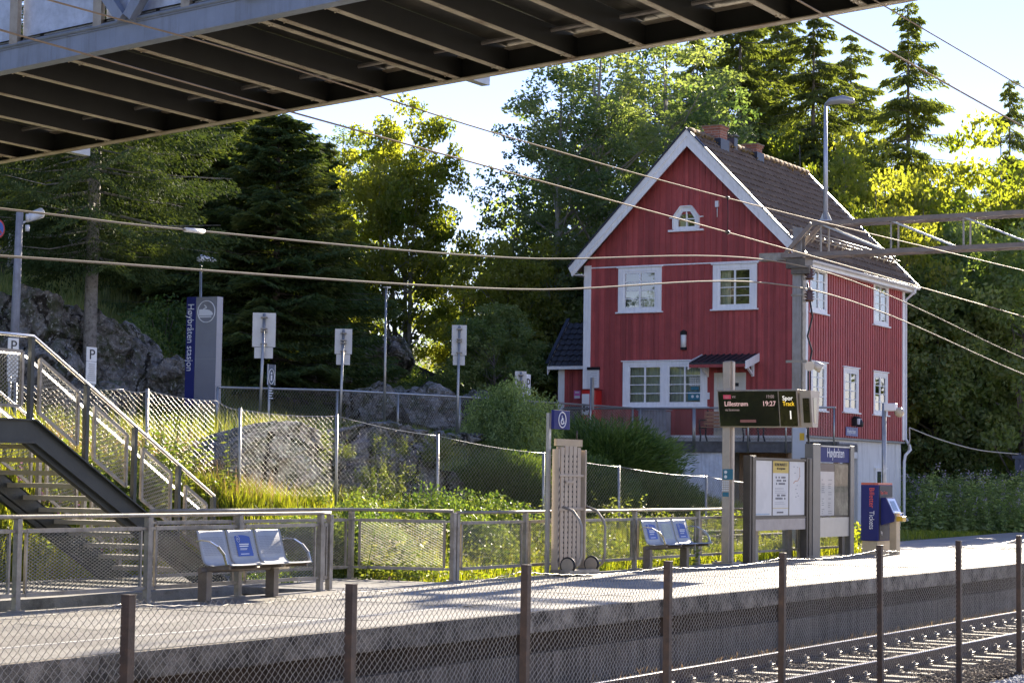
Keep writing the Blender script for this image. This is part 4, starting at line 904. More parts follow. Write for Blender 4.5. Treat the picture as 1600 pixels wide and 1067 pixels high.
# garden bench on the deck
def park_bench(label, y):
    t_ = thing('park_bench', label, 'bench', (55.7, y, DZ), 'slatted benches on the deck')
    BR = mat('bench slat varnish', (.42, .20, .10), .5, 0, .2, 6); IRON = mat('dark cast iron', (.03, .035, .045), .5, .4, .2, 8)
    b = MB()
    for k in range(4): b.box((55.38 + k * .1, y - .75, DZ + .43), (55.46 + k * .1, y + .75, DZ + .46))
    b.build('seat', BR, t_); b = MB()
    for k in range(4): b.bar((55.80 + k * .03, y - .75, DZ + .55 + k * .105), (55.80 + k * .03, y + .75, DZ + .55 + k * .105), .025, .08)
    b.build('backrest', BR, t_)
    for e in (-.68, .68):
        b = MB(); b.tube([(55.4, y + e, DZ + .0), (55.44, y + e, DZ + .2), (55.36, y + e, DZ + .42), (55.8, y + e, DZ + .42), (55.84, y + e, DZ + .6), (55.93, y + e, DZ + .95)], .025, 6); b.tube([(55.92, y + e, DZ), (55.78, y + e, DZ + .2), (55.8, y + e, DZ + .42)], .025, 6); b.tube([(55.36, y + e, DZ + .42), (55.33, y + e, DZ + .63), (55.82, y + e, DZ + .66)], .02, 6); b.build('end_frame', IRON, t_)
park_bench('brown slatted bench with dark iron ends on the deck left of the departure screen', onX(1134, 670, 55.7).y)
park_bench('slatted bench on the deck mostly hidden behind the departure screen', onX(1190, 670, 55.7).y - .7)
# ------------------------------------------------------------------ platform benches
SEATM = mat('perforated seat steel', (.42, .42, .41), .5, .3, .06, 8)
bpm = SEATM.node_tree; pb = bpm.nodes['Principled BSDF']
BEAM = mat('bench beam steel', (.17, .145, .12), .5, .5, .2, 8)
POSTB = mat('blue poster', (.035, .10, .42), .45, 0, .06, 4)
def platform_bench(label, x0, Yb, w, posters, group):
    t_ = thing('platform_bench', label, 'bench', (x0 + w * 1.5, Yb - .3, 0), group)
    prof = [(.0, .82), (-.012, .81), (-.10, .50), (-.125, .455), (-.17, .425), (-.26, .415), (-.42, .435), (-.50, .445), (-.53, .43)]
    for k in range(3):
        xa, xb = x0 + k * w + .012, x0 + (k + 1) * w - .012; b = MB(); n = 12; vs = []
        for th in (0, -.006):
            for (y, z) in prof:
                for i in range(n + 1):
                    t = i / n; dish = -.016 * math.sin(math.pi * t) * (1 if -.5 < y < -.1 else .3); vs.append((xa + (xb - xa) * t, Yb + y - th * 0 + (.006 if th else 0), z + dish + th))
        m_ = len(prof) * (n + 1); fs = []
        for a in (0, m_):
            for r in range(len(prof) - 1):
                for i in range(n): q = (a + r * (n + 1) + i, a + r * (n + 1) + i + 1, a + (r + 1) * (n + 1) + i + 1, a + (r + 1) * (n + 1) + i); fs.append(q if a == 0 else q[::-1])
        for r in range(len(prof) - 1):
            for i in (0, n): a = r * (n + 1) + i; c = a + n + 1; fs.append((a, c, m_ + c, m_ + a))
        b.add(vs, fs, 0, True)
        # perforation: rows of small dark holes on the lower back
        d = V((0, -.088, -.31)).normalized(); nn = V((0, -d.z, d.y)); nn = nn if nn.y < 0 else -nn
        for r in range(11):
            for c in range(15):
                p = V((xa + .06 + (xb - xa - .12) * (c + .5 * (r % 2)) / 15, Yb - .036, .735)) + d * (r * .021) + nn * .0025 ; e = .0055
                b.add([p + V((-e, 0, 0)) , p + d * e, p + V((e, 0, 0)), p - d * e], [(0, 1, 2, 3)], 1)
        sh = b.build('seat_shell', [SEATM, mat('perforation shade', (.12, .12, .13), .7, 0, .1, 8)], t_)
        if posters[k]:
            b = MB(); c0, c1 = (xa + .13, xb - .1); p0 = V((0, Yb - .006, .80)); p1 = V((0, Yb - .098, .505)); o_ = nn * .006
            b.add([V((c0, p0.y, p0.z)) + o_, V((c1, p0.y, p0.z)) + o_, V((c1 + .01, p1.y, p1.z)) + o_, V((c0 + .01, p1.y, p1.z)) + o_], [(0, 3, 2, 1)], 0); ps = b.build('seat_poster', POSTB if posters[k] == 1 else mat('pale yellow green poster', (.42, .45, .36), .4, 0, .12, 6), sh)
            b = MB(); dn = (p1 - p0)
            def strip(u0, u1, v0, v1):
                b.add([V((c0 + (c1 - c0) * u, 0, 0)) + p0 + dn * v + nn * .009 for u, v in ((u0, v0), (u1, v0), (u1, v1), (u0, v1))], [(0, 3, 2, 1)])
            if posters[k] == 1:
                strip(.22, .85, .50, .545); strip(.22, .8, .58, .625); strip(.22, .7, .69, .71); strip(.22, .66, .73, .75); strip(.2, .75, .90, .93); strip(.72, .95, .05, .07); strip(.2, .24, .26, .36)
                c_ = V((c0 + (c1 - c0) * .22, 0, 0)) + p0 + dn * .31 + nn * .009
                b.tube([c_ + V((math.cos(a) * .03, 0, 0)) + dn.normalized() * math.sin(a) * .038 for a in np.linspace(0, 6.283, 17)[:-1]], .0025, 4, closed=True)
                b.build('poster_print', SIGNW, ps)
    for x in (x0 + .0, x0 + 3 * w):
        b = MB(); pts = [(x, Yb - .03, .69), (x, Yb - .1, .71), (x, Yb - .22, .70), (x, Yb - .34, .64), (x, Yb - .43, .55), (x, Yb - .47, .44)]
        for p, q in zip(pts, pts[1:]): b.bar(p, V(q) + (V(q) - V(p)) * .04, .035, .012, up=(0, .5, 1))
        b.build('armrest', STAIN, t_)
    b = MB(); b.cyl((x0 - .06, Yb - .12, .36), (x0 + 3 * w + .02, Yb - .12, .36), .032, 12)
    for k in range(4): x = x0 + .06 + k * (3 * w - .12) / 3; b.bar((x, Yb - .08, .375), (x, Yb - .47, .405), .035, .045)
    b.build('support_beam', BEAM, t_)
    for x in (x0 + .03, x0 + 3 * w - .32): b = MB(); b.box((x - .05, Yb - .2, 0), (x + .05, Yb - .07, .35)); b.box((x - .08, Yb - .26, 0), (x + .08, Yb - .02, .012)); b.build('leg', BEAM, t_, bevel=.005)
    return t_
BY = 15.36
q0, q1 = onY(305, 838, BY), onY(437, 834, BY)
platform_bench('steel bench of three perforated seats with one blue poster on its middle back', q0.x, BY, (q1.x - q0.x) / 3, (0, 1, 0), 'perforated steel benches on the platform')
q0, q1 = onY(1000, 823, BY), onY(1071, 821, BY)
platform_bench('steel bench with posters on all three backs standing right of the boarding ramp', q0.x, BY, (q1.x - q0.x) / 3, (1, 2, 1), 'perforated steel benches on the platform')

# ------------------------------------------------------------------ boarding ramp and its sign
RAMP = mat('beige ramp aluminium', (.44, .36, .27), .55, .15, .1, 5, .05, 30)
RY0 = 15.3
xl, xr = onY(865, 880, RY0).x, onY(909, 880, RY0).x; zt = onY(885, 692, RY0).z
rp = thing('boarding_ramp', 'folded beige aluminium wheelchair boarding ramp standing upright with small wheels', 'wheelchair ramp', ((xl + xr) / 2, RY0, 0))
RW = xr - xl
b = MB(); n = 5
HOLES = []
for k in range(n):
    x0 = xl + RW * .13 + RW * .74 * k / n; x1 = x0 + RW * .74 / n
    b.box((x0 + .012, RY0 - .035, .16), (x1 - .012, RY0 - .005, zt - .05 - .02 * (k in (0, 4)))); b.box((x0, RY0 - .02, .16), (x0 + .02, RY0, zt - .07))
b.box((xl + RW * .1, RY0, .14), (xr - RW * .1, RY0 + .03, zt - .06)); rows = int((zt - .4) / .078)
for k in range(4):
    x = xl + RW * .13 + RW * .74 * (k + 1) / n - .028
    for r in range(rows): z = .26 + r * .078; b.box((x, RY0 - .0375, z), (x + .03, RY0 - .034, z + .034), 1)
pl = b.build('ramp_plate', [RAMP, mat('slot shade', (.03, .028, .025), .8)], rp)
b = MB(); b.box((xl, RY0 - .07, .1), (xl + .04, RY0 + .05, zt - .1)); b.box((xr - .045, RY0 - .07, .1), (xr - .005, RY0 + .05, zt - .1)); b.box((xl + .04, RY0 - .05, 1.0), (xr - .045, RY0 - .036, 1.05)); b.box((xl + .04, RY0 - .05, 1.52), (xr - .045, RY0 - .036, 1.56)); b.box((xl + .3 * RW, RY0 - .055, 1.42), (xl + .6 * RW, RY0 - .036, 1.46)); b.build('side_rail', RAMP, rp, bevel=.006)
b = MB(); b.box((xl + .02, RY0 - .02, zt - .05), (xr - .06, RY0 + .03, zt + .06)); b.build('top_flap', mat('tan ramp edge', (.46, .36, .23), .6, .1, .12, 5), rp)
b = MB()
for k in range(13): z = .2 + k * .115; b.add([(xl - .004, RY0 - .075, z), (xl + .03, RY0 - .0755, z + .05), (xl + .03, RY0 - .0755, z + .10), (xl - .004, RY0 - .075, z + .05)], [(0, 1, 2, 3)])
b.build('hazard_stripes', BLACK, rp)
for x, sg in ((xl + .12, 1), (xr - .02, 1)):
    b = MB(); q = .42 if x > xl + .3 else .36
    b.tube([(x, RY0 - .08, 1.06), (x + .02, RY0 - .25, 1.0), (x + .03, RY0 - .36, .86), (x + .03, RY0 - .40, .76), (x + .03, RY0 - .40, .32), (x + .02, RY0 - .37, .2), (x, RY0 - .3, .13), (x, RY0 - .1, .12)], .022, 8, ); b.build('handle', GALV2, rp)
    b = MB(); c = V((x - .03, RY0 - .2, .17)); b.tube([c + V((-.03, 0, 0)), c + V((.03, 0, 0))], .105, 20); wh = b.build('wheel', mat('beige wheel', (.40, .34, .26), .5, .3, .1, 8), rp)
    b = MB(); b.tube([c + V((0, math.cos(a) * .112, math.sin(a) * .112)) for a in np.linspace(0, 6.283, 25)[:-1]], .022, 8, closed=True); b.build('tyre', BLACK, wh)
b = MB(); b.box((xl - .02, RY0 - .3, .05), (xr + .02, RY0 + .05, .1)); b.box((xl + .05, RY0 - .1, 0), (xl + .3, RY0 + .02, .05)); b.box((xr - .3, RY0 - .1, 0), (xr - .06, RY0 + .02, .05)); b.build('base_frame', GALV2, rp)
sp_ = thing('accessibility_sign', 'blue wheelchair symbol sign on a slim post beside the boarding ramp', 'sign', (xl - .05, RY0, 0))
b = MB(); x = onY(861.5, 800, RY0).x; b.box((x - .035, RY0 + .04, 0), (x + .035, RY0 + .09, onY(861, 645, RY0).z)); b.build('post', GALV, sp_)
q0, q1 = onY(864, 670, RY0), onY(889, 642, RY0)
b = MB(); b.box((q0.x, RY0 - .02, q0.z), (q1.x, RY0 + .035, q1.z)); pn = b.build('sign_panel', NAVY, sp_, bevel=.004)
cx, cz_ = (q0.x + q1.x) / 2, (q0.z + q1.z) / 2; R_ = (q1.z - q0.z) * .40
b = MB(); yy = RY0 - .024; b.tube([(cx + R_ * math.cos(a), yy, cz_ + R_ * math.sin(a)) for a in np.linspace(0, 6.283, 33)[:-1]], .009, 5, closed=True)
S_ = R_ * .9
b.sphere((cx - .08 * S_, yy, cz_ + .55 * S_), .12 * S_, 0, 8, 1, .2, 1)
b.tube([(cx - .08 * S_, yy, cz_ + .4 * S_), (cx - .05 * S_, yy, cz_ - .05 * S_), (cx + .3 * S_, yy, cz_ - .08 * S_), (cx + .42 * S_, yy, cz_ - .5 * S_), (cx + .58 * S_, yy, cz_ - .45 * S_)], .011, 6)
b.tube([(cx - .06 * S_, yy, cz_ + .2 * S_), (cx + .28 * S_, yy, cz_ + .15 * S_)], .010, 6)
b.tube([(cx - .02 * S_ + .36 * S_ * math.cos(a), yy, cz_ - .28 * S_ + .36 * S_ * math.sin(a)) for a in np.linspace(2.0, 6.0, 17)], .010, 6); b.build('wheelchair_symbol', SIGNW, sp_)
b = MB(); x = xl + .7; b.tube([(x, RY0 + .0, zt + .04), (x + .01, RY0, zt + .2)], .012, 6)
b.build('latch_pin', RUSTP, rp)

# ------------------------------------------------------------------ departure screen
SXX = 34.9
TAN = mat('beige powder coat', (.42, .36, .29), .45, .35, .1, 5)
sc_ = thing('departure_screen', 'black departure display on a tall beige post at the platform', 'information screen', (SXX, 15.45, 0))
b = MB(); b.box((SXX - .09, 15.37, 0), (SXX + .09, 15.52, 3.66)); b.box((SXX - .045, 15.33, 0), (SXX + .045, 15.372, 3.66)); b.box((SXX - .2, 15.25, 0), (SXX + .2, 15.65, .03)); b.box((SXX - .07, 15.35, 3.661), (SXX + .07, 15.5, 3.675)); ps = b.build('post', TAN, sc_, bevel=.006)
for i in range(4): b = MB(); b.cyl((SXX - .15 + .3 * (i % 2), 15.3 + .3 * (i // 2), .03), (SXX - .15 + .3 * (i % 2), 15.3 + .3 * (i // 2), .06), .025, 6); b.build('anchor_bolt', GALV2, ps)
za, zb = 2.47, 3.12
SCR = mat('screen glass', (.012, .011, .011), .12, 0, .1, 6, coat=.4)
BRN = mat('brown tinted screen', (.03, .024, .012), .10, 0, .3, 3, coat=.5)
yA, yB, yC, yD = 15.53, 14.36, 14.02, 13.72
# display hood leans: face toward -X, top wider than the bottom
def slab(y0, y1, x0t, x0b, x1, z0, z1, b, m=0): b.add([(x0b, y0, z0), (x0b, y1, z0), (x1, y1, z0), (x1, y0, z0), (x0t, y0, z1), (x0t, y1, z1), (x1, y1, z1), (x1, y0, z1)], [(0,1,2,3),(4,7,6,5),(0,4,5,1),(1,5,6,2),(2,6,7,3),(3,7,4,0)], m)
fx_t, fx_b = SXX - .26, SXX - .14
b = MB(); slab(yA + .02, yC - .02, fx_t, fx_b, SXX + .20, za, zb, b); b.box((SXX - .27, yA + .03, zb), (SXX + .27, yC - .03, zb + .02)); b.build('housing', TAN, sc_, bevel=.008)
b = MB(); slab(yA, yB + .01, fx_t - .012, fx_b - .012, fx_b, za + .015, zb - .01, b); b.build('display', SCR, sc_)
b = MB(); slab(yB - .01, yC, fx_t - .012, fx_b - .012, fx_b, za + .015, zb - .01, b); b.build('track_display', BRN, sc_)
U = V((0, -1, 0)); Zt = V((fx_t - fx_b, 0, zb - za - .025)).normalized(); SO = V((fx_b - .0145, yA, za + .015)); 
def scr(u, v): return SO + U * u + Zt * v
LED = mat('amber lit letters', (.22, .13, .13), .5, emit=(.85, .55, .52, .16)); LEDW = mat('white lit letters', (.3, .3, .3), .5, emit=(1, .95, .85, .2)); LEDY = mat('yellow lit letters', (.3, .2, .02), .5, emit=(1, .62, .03, .22)); LEDR = mat('red lit tag', (.16, .02, .04), .5, emit=(.5, .06, .12, .10)); LEDD = mat('dim lit letters', (.12, .09, .09), .5, emit=(.5, .38, .36, .09))
T('destination', 'Lillestrøm', LED, sc_, scr(.11, .37), U, Zt, .125, sx=.92); T('departure_time', '19:27', LED, sc_, scr(.85, .37), U, Zt, .125, sx=.95); T('clock', '19:00', LEDD, sc_, scr(.93, .51), U, Zt, .085, sx=.85); T('via', 'via Strømmen', LEDD, sc_, scr(.12, .28), U, Zt, .062, sx=.8)
b = MB(); b.add([scr(.1, .50), scr(.25, .50), scr(.25, .575), scr(.1, .575)], [(0, 1, 2, 3)]); b.build('line_tag', LEDR, sc_); b = MB(); b.add([scr(.4, .07), scr(.71, .07), scr(.71, .12), scr(.4, .12)], [(0, 1, 2, 3)]); b.build('notice_bar', mat('dim red lit bar', (.10, .04, .04), .5, emit=(.35, .16, .15, .05)), sc_)
T('line_number', 'L1', LEDD, sc_, scr(.145, .513), U, Zt, .065); T('operator', 'VY', LEDD, sc_, scr(.27, .513), U, Zt, .062)
T('track_word', 'Spor', LEDW, sc_, scr(1.245, .47), U, Zt, .115, sx=.9); T('track_word', 'Track', LEDY, sc_, scr(1.245, .37), U, Zt, .115, sx=.82); T('track_number', '1', LEDW, sc_, scr(1.33, .13), U, Zt, .22)
b = MB(); slab(yC - .03, yD, SXX - .2, SXX - .1, SXX - .17, za + .0, zb - .0, b)
b = MB()
b.prism([(SXX - .23, yC - .05, zb), (SXX + .25, yC - .05, zb), (SXX + .16, yC - .05, za), (SXX - .12, yC - .05, za)], (0, -.02, 0)); b.prism([(SXX - .24, yC - .07, zb), (SXX + .2, yC - .07, zb), (SXX + .12, yC - .07, za), (SXX - .13, yC - .07, za)], (0, -.2, 0)); b.prism([(SXX - .12, yC - .271, zb - .13), (SXX + .05, yC - .271, zb - .13), (SXX + .02, yC - .271, za + .07), (SXX - .06, yC - .271, za + .07)], (0, -.004, 0), 1); b.prism([(SXX - .236, yC - .12, zb - .14), (SXX - .236, yC - .24, zb - .14), (SXX - .165, yC - .24, za + .08), (SXX - .165, yC - .12, za + .08)], (-.012, 0, 0), 1); b.build('rear_bracket', [TAN, BRN], sc_)  # dark insets drawn on the solid bracket in place of cutouts
b = MB(); b.box((SXX - .1, 15.3, 1.52), (SXX - .092, 15.5, 1.71)); b.build('sticker', TEAL, sc_); b = MB(); b.box((SXX - .1, 15.38, 1.21), (SXX - .092, 15.5, 1.29)); b.build('sticker', TEAL, sc_)
b = MB()
for i in range(5):
    for j in range(4): b.box((SXX - .1, 15.385 + j * .034, 1.31 + i * .04), (SXX - .092, 15.385 + j * .034 + .024, 1.31 + i * .04 + .028))
b.build('sticker_pattern', PALE, sc_); b = MB()
for k in range(2): b.cyl((SXX - .1, 15.44, 1.57 + k * .085), (SXX - .105, 15.44, 1.57 + k * .085), .03, 10)
b.build('sticker_symbol', PALE, sc_)

# ------------------------------------------------------------------ information board
IBY = 15.3; x0, x1 = onY(1177, 760, IBY).x, onY(1255, 760, IBY).x
PBR = mat('brown grey board posts', (.095, .08, .063), .5, .4, .15, 6)
ib = thing('information_board', 'wide notice board with three posters between brown posts on the platform', 'notice board', ((x0 + x1) / 2, IBY, 0))
for x in (x0 - .17, x1 + .16): b = MB(); b.box((x - .14, IBY - .07, 0), (x + .14, IBY + .07, 1.97)); b.box((x - .05, IBY - .085, .0), (x + .05, IBY - .071, 1.95)); b.build('post', PBR, ib, bevel=.006)
for x in (x0 + .75, x1 - .05): b = MB(); b.box((x - .1, IBY + .25, -.2), (x + .1, IBY + .37, 1.2)); b.build('back_strut', GALV2, ib)
b = MB(); b.box((x0 - .02, IBY - .03, .82), (x1 + .01, IBY + .06, 1.93)); b.box((x0 - .02, IBY - .06, 1.90), (x1 + .01, IBY - .03, 1.94)); b.box((x0 - .02, IBY - .06, .80), (x1 + .01, IBY - .03, .835)); b.build('case', PBR, ib)
b = MB(); b.box((x0, IBY - .05, .58), (x1, IBY + .0, .795)); b.build('lower_panel', mat('grey aluminium panel', (.30, .28, .28), .45, .4, .15, 3, stain=(.18, .16, .16), stain_amt=.5, stain_scale=2), ib)
w3 = (x1 - x0) / 3
PAPER = mat('faded poster paper', (.70, .69, .66), .6, 0, .06, 1.5, stain=(.5, .49, .46), stain_amt=.5, stain_scale=1.2)
YEL = mat('yellow poster head', (.62, .46, .10), .6, 0, .05, 3)
for k in range(3):
    a, c = x0 + k * w3 + .03, x0 + (k + 1) * w3 - .03
    b = MB(); b.box((a, IBY - .036, .86), (c, IBY - .031, 1.885)); ps = b.build('poster', PAPER if k != 1 else PALE, ib)
    if k == 1:
        b = MB(); b.box((a, IBY - .04, 1.66), (c, IBY - .0365, 1.885)); b.build('poster_head', YEL, ps); b = MB(); b.box((a, IBY - .04, .99), (c, IBY - .0365, .998)); b.build('poster_rule', YEL, ps)
        T('poster_title', 'KORONAVETT', SIGNK, ps, ((a + c) / 2, IBY - .044, 1.79), (1, 0, 0), (0, 0, 1), .085, align='CENTER', sx=1.1); T('poster_title', 'PÅ STASJONEN', SIGNK, ps, ((a + c) / 2, IBY - .044, 1.725), (1, 0, 0), (0, 0, 1), .05, align='CENTER', sx=1.2)
        b = MB()
        for z, wd in ((1.56, .5), (1.50, .55), (1.44, .45), (1.22, .5), (1.16, .5)):
            n = 7
            for q in range(n):
                if random.random() < .15: continue
                xx = (a + c) / 2 - wd / 2 + wd * q / n; b.box((xx, IBY - .04, z), (xx + wd / n * .72, IBY - .0365, z + .034))
        b.box((a + .2, IBY - .04, .9), (c - .25, IBY - .0365, .93)); b.build('poster_print', mat('dark grey print', (.13, .13, .14), .6), ps)
        b = MB()
        for z in (1.37, 1.345, 1.31, 1.28, 1.10, 1.07): b.box((a + .1, IBY - .04, z), (c - .1 - random.random() * .15, IBY - .0365, z + .006))
        b.build('poster_lines', GREYT, ps)
    if k == 2:
        b = MB(); pts = [(a + .2, 1.47), (a + .27, 1.51), (a + .42, 1.52), (a + .5, 1.58), (a + .52, 1.66), (a + .5, 1.78)]
        for p, q in zip(pts, pts[1:]): b.bar((p[0], IBY - .038, p[1]), (q[0], IBY - .038, q[1]), .003, .018, up=(0, 0, 1))
        n_l = 0
        for (dx, z) in ((.2, 1.78), (.38, 1.77), (.25, 1.66), (.5, 1.6), (.36, 1.42), (.3, 1.35), (.36, 1.27), (.3, 1.2), (.42, 1.22)): b.box((a + dx, IBY - .04, z), (a + dx + .05, IBY - .0365, z + .015), 1)
        b.build('route_map', [mat('faded orange print', (.55, .33, .22), .6), GREYT], ps)
    if k == 0: b = MB(); b.box((a + .02, IBY - .04, .87), (c - .1, IBY - .0365, .90)); b.build('poster_print', mat('pale blue print', (.42, .5, .58), .6), ps)
# ------------------------------------------------------------------ station pylon on the platform
SPY = 15.3; x0, x1 = onY(1279.5, 760, SPY).x, onY(1325, 760, SPY).x
zt0, zt1 = onY(1302, 722, SPY).z, onY(1302, 699, SPY).z
py = thing('station_sign_pylon', 'grey information pylon headed by a navy Høybråten sign', 'station sign', ((x0 + x1) / 2, SPY, 0))
for x, wd in ((x0 - .26, .2), (x1 + .10, .11)): b = MB(); b.box((x - wd, SPY - .06, -.05), (x + wd, SPY + .12, zt1 + .05)); b.build('post', mat('grey pylon post', (.17, .16, .145), .45, .45, .1, 5), py, bevel=.008)
b = MB(); b.box((x0, SPY - .03, zt0), (x1, SPY + .06, zt1)); b.build('name_panel', NAVY, py); b = MB(); b.box((x0 - .01, SPY - .05, zt1 + .003), (x1 + .01, SPY + .06, zt1 + .03)); b.build('top_trim', GALV, py)
T('station_name', 'Høybråten', SIGNW, py, ((x0 + x1) / 2 + .02, SPY - .034, zt0 + .10), (1, 0, 0), (0, 0, 1), .27, align='CENTER', sx=.82)
zl = onY(1302, 807, SPY).z; zbm = onY(1302, 838, SPY).z
b = MB(); b.box((x0, SPY - .01, zl), (x1, SPY + .06, zt0 - .02)); b.build('display_case', PBR, py)
b = MB(); b.box((x0 + .03, SPY - .02, zl + .03), (x0 + (x1 - x0) * .49, SPY - .011, zt0 - .05)); pa_ = b.build('timetable_sheet', PAPER, py)
b = MB(); b.box((x0 + (x1 - x0) * .51, SPY - .02, zl + .03), (x1 - .03, SPY - .011, zt0 - .05)); pb_ = b.build('map_sheet', mat('dim map print', (.16, .15, .12), .35, 0, .5, 4, stain=(.45, .43, .32), stain_amt=.8, stain_scale=3), py)
b = MB(); b.box((x0 + .03, SPY - .0235, zt0 - .19), (x0 + (x1 - x0) * .49, SPY - .0205, zt0 - .05)); b.build('sheet_head', mat('slate print', (.1, .1, .12), .5), pa_)
b = MB(); r_ = random.Random(2)
for c in range(2):
    for i in range(24): zz = zt0 - .28 - i * .042; xx = x0 + .1 + c * .36; b.box((xx, SPY - .0235, zz), (xx + r_.uniform(.06, .2), SPY - .0205, zz + .015)) if r_.random() < .75 else None
b.build('sheet_print', GREYT, pa_)
b = MB(); b.add([(x0 + .01, SPY - .028, zl + .01), (x1 - .01, SPY - .028, zl + .01), (x1 - .01, SPY - .028, zt0 - .03), (x0 + .01, SPY - .028, zt0 - .03)], [(0, 1, 2, 3)]); b.build('glazing', glass_mat('case glass', (.97, .97, .97), .0, 1.12), py)
b = MB(); b.box((x0, SPY - .03, zbm), (x1, SPY + .06, zl - .012)); b.build('lower_panel', mat('brushed pylon panel', (.40, .39, .37), .4, .5, .08, 3), py)
b = MB(); b.box((x1 - .32, SPY + .0, -.1), (x1 - .18, SPY + .08, zbm)); b.build('inner_post', PBR, py)
# ------------------------------------------------------------------ ticket machine
tx, tyr = 42.0, 15.13; tyl = onX(1345, 800, tx).y; xr_ = onY(1394.5, 800, tyr).x
zt = onX(1372, 754, tx).z; zb_ = onX(1372, 845, tx).z
tm = thing('ticket_machine', 'navy ticket machine lettered Billetter Tickets on a pale plinth', 'ticket machine', (tx + .4, 15.3, 0))
b = MB(); b.box((tx, tyr, zb_), (xr_, tyl, zt - .045)); b.build('cabinet', NAVY, tm, bevel=.01)
b = MB(); b.box((tx + .004, tyr + .004, zt - .044), (xr_ - .004, tyl - .004, zt)); b.build('top_cap', mat('coral red enamel', (.55, .12, .07), .45, 0, .06, 4), tm)
b = MB(); b.box((tx + .03, tyr + .03, -.02), (xr_ - .03, tyl - .02, zb_ - .004)); b.box((tx + .024, (tyr + tyl) / 2 - .003, 0), (tx + .03, (tyr + tyl) / 2 + .003, zb_ - .01)); b.build('plinth', mat('pale plinth', (.50, .42, .28), .6, .1, .1, 5), tm)
b = MB(); b.box((tx + .05, tyr - .012, zb_ + .02), (xr_ - .04, tyr - .002, zt - .06)); b.build('front_panel', mat('dark front panel', (.03, .028, .038), .6, .0, .1, 5), tm)
CORAL = mat('coral lettering', (.70, .10, .08), .5, 0, .03, 3)
dn, lf = V((0, 0, -1)), V((0, -1, 0)); cy_ = (tyl + tyr) / 2 + .05
T('lettering', 'Billetter', CORAL, tm, (tx - .004, cy_ - .05, zt - .10), dn, lf, .155, sx=.86, bold=.001); T('lettering', 'Tickets', SIGNW, tm, (tx - .004, cy_ - .05, zt - .10 - .49), dn, lf, .155, sx=.86)
b = MB(); cx = (tx + xr_) / 2 - .05; zc = zb_ + .63
b.prism([(cx - .26, tyr - .01, zc - .3), (cx - .26, tyr - .28, zc - .22), (cx - .26, tyr - .30, zc - .1), (cx - .26, tyr - .12, zc + .28), (cx - .26, tyr - .01, zc + .28)], (.56, 0, 0)); cn = b.build('console', NAVY, tm)
sl1 = V((0, -.18, -.38)).normalized(); b = MB()
def cpt(u, v, o=.004): return V((cx - .26 + u, tyr - .12, zc + .28)) + sl1 * v + V((0, -.9, .43)).normalized() * o
b.add([cpt(.04, .02), cpt(.52, .02), cpt(.52, .40), cpt(.04, .40)], [(0, 3, 2, 1)]); b.build('console_face', mat('light console face', (.5, .52, .58), .3, .5, .05, 4), cn)
b = MB(); b.add([cpt(.12, .08, .008), cpt(.40, .08, .008), cpt(.40, .30, .008), cpt(.12, .30, .008)], [(0, 3, 2, 1)]); b.build('console_screen', SCR, cn)
b = MB(); b.box((cx - .2, tyr - .302, zc - .21), (cx + .25, tyr - .285, zc - .1)); b.build('ticket_tray', mat('tray steel', (.45, .40, .36), .35, .6, .1, 5), cn)
T('panel_word', 'Kjøp Ticket', CORAL, tm, (tx + .1, tyr - .015, zt - .24), (1, 0, 0), (0, 0, 1), .1, sx=.9); T('panel_mark', 'Vy', SIGNW, tm, (tx + .12, tyr - .015, zb_ + .14), (1, 0, 0), (0, 0, 1), .1)
vp = thing('card_validator', 'tan card validator post with a yellow reader right of the ticket machine', 'validator', (xr_ + .5, 14.8, 0))
x = onY(1400, 830, 14.85).x; zv = onY(1400, 802, 14.85).z; b = MB(); b.box((x - .12, 14.80, 0), (x + .12, 14.95, zv)); b.build('post', mat('tan post paint', (.48, .38, .24), .5, .2, .1, 4), vp, bevel=.008)
b = MB(); b.box((x - .13, 14.66, zv - .16), (x + .1, 14.80, zv - .06)); b.build('reader', mat('yellow reader', (.7, .42, .02), .4, 0, .05, 4), vp, bevel=.01); b = MB(); b.box((x - .14, 14.74, zv + .002), (x + .16, 14.97, zv + .02)); b.build('top_plate', WHITEM, vp)
# low planter walls behind the board
t_ = thing('concrete_planter', 'low grey concrete planter wall behind the information board', 'planter', (38, 17.4, 0))
b = MB(); b.box((35.4, 16.9, -.3), (43, 17.15, .42)); b.box((36.6, 17.15, -.3), (42.5, 18.3, .28)); b.build('wall', CONC, t_, bevel=.02); b = MB(); b.box((36.9, 17.2, .281), (40, 17.9, .50)); b.build('raised_slab', CONC, t_, bevel=.02)

# ------------------------------------------------------------------ catenary portal
MX, MY = 40.2, 16.12
MSTEEL = mat('weathered mast steel', (.27, .26, .25), .5, .35, .2, 4, .1, 40, stain=(.16, .13, .10), stain_amt=.5, stain_scale=3, streak=True)
MBRN = mat('brown truss steel', (.20, .165, .14), .5, .3, .2, 5, .1, 40, stain=(.28, .2, .13), stain_amt=.5, stain_scale=4)
ct = thing('catenary_portal', 'steel overhead line mast and lattice beam reaching over the tracks at right', 'overhead line portal', (MX, MY, 0))
b = MB(); b.box((MX - .10, MY + .0, -.2), (MX - .085, MY + .2, 6.75)); b.box((MX + .085, MY + .0, -.2), (MX + .10, MY + .2, 6.75)); b.box((MX - .085, MY + .09, -.2), (MX + .085, MY + .11, 6.75)); b.box((MX - .3, MY - .2, -.02), (MX + .3, MY + .4, .04)); b.build('mast', MSTEEL, ct)
b = MB(); b.box((MX - .09, MY - .035, -.2), (MX + .07, MY - .01, 6.2)); b.build('mast_flange', GALV2, ct)
YEND = -3.0; zc0, zc1 = 6.16, 6.80
pY = MY - .27
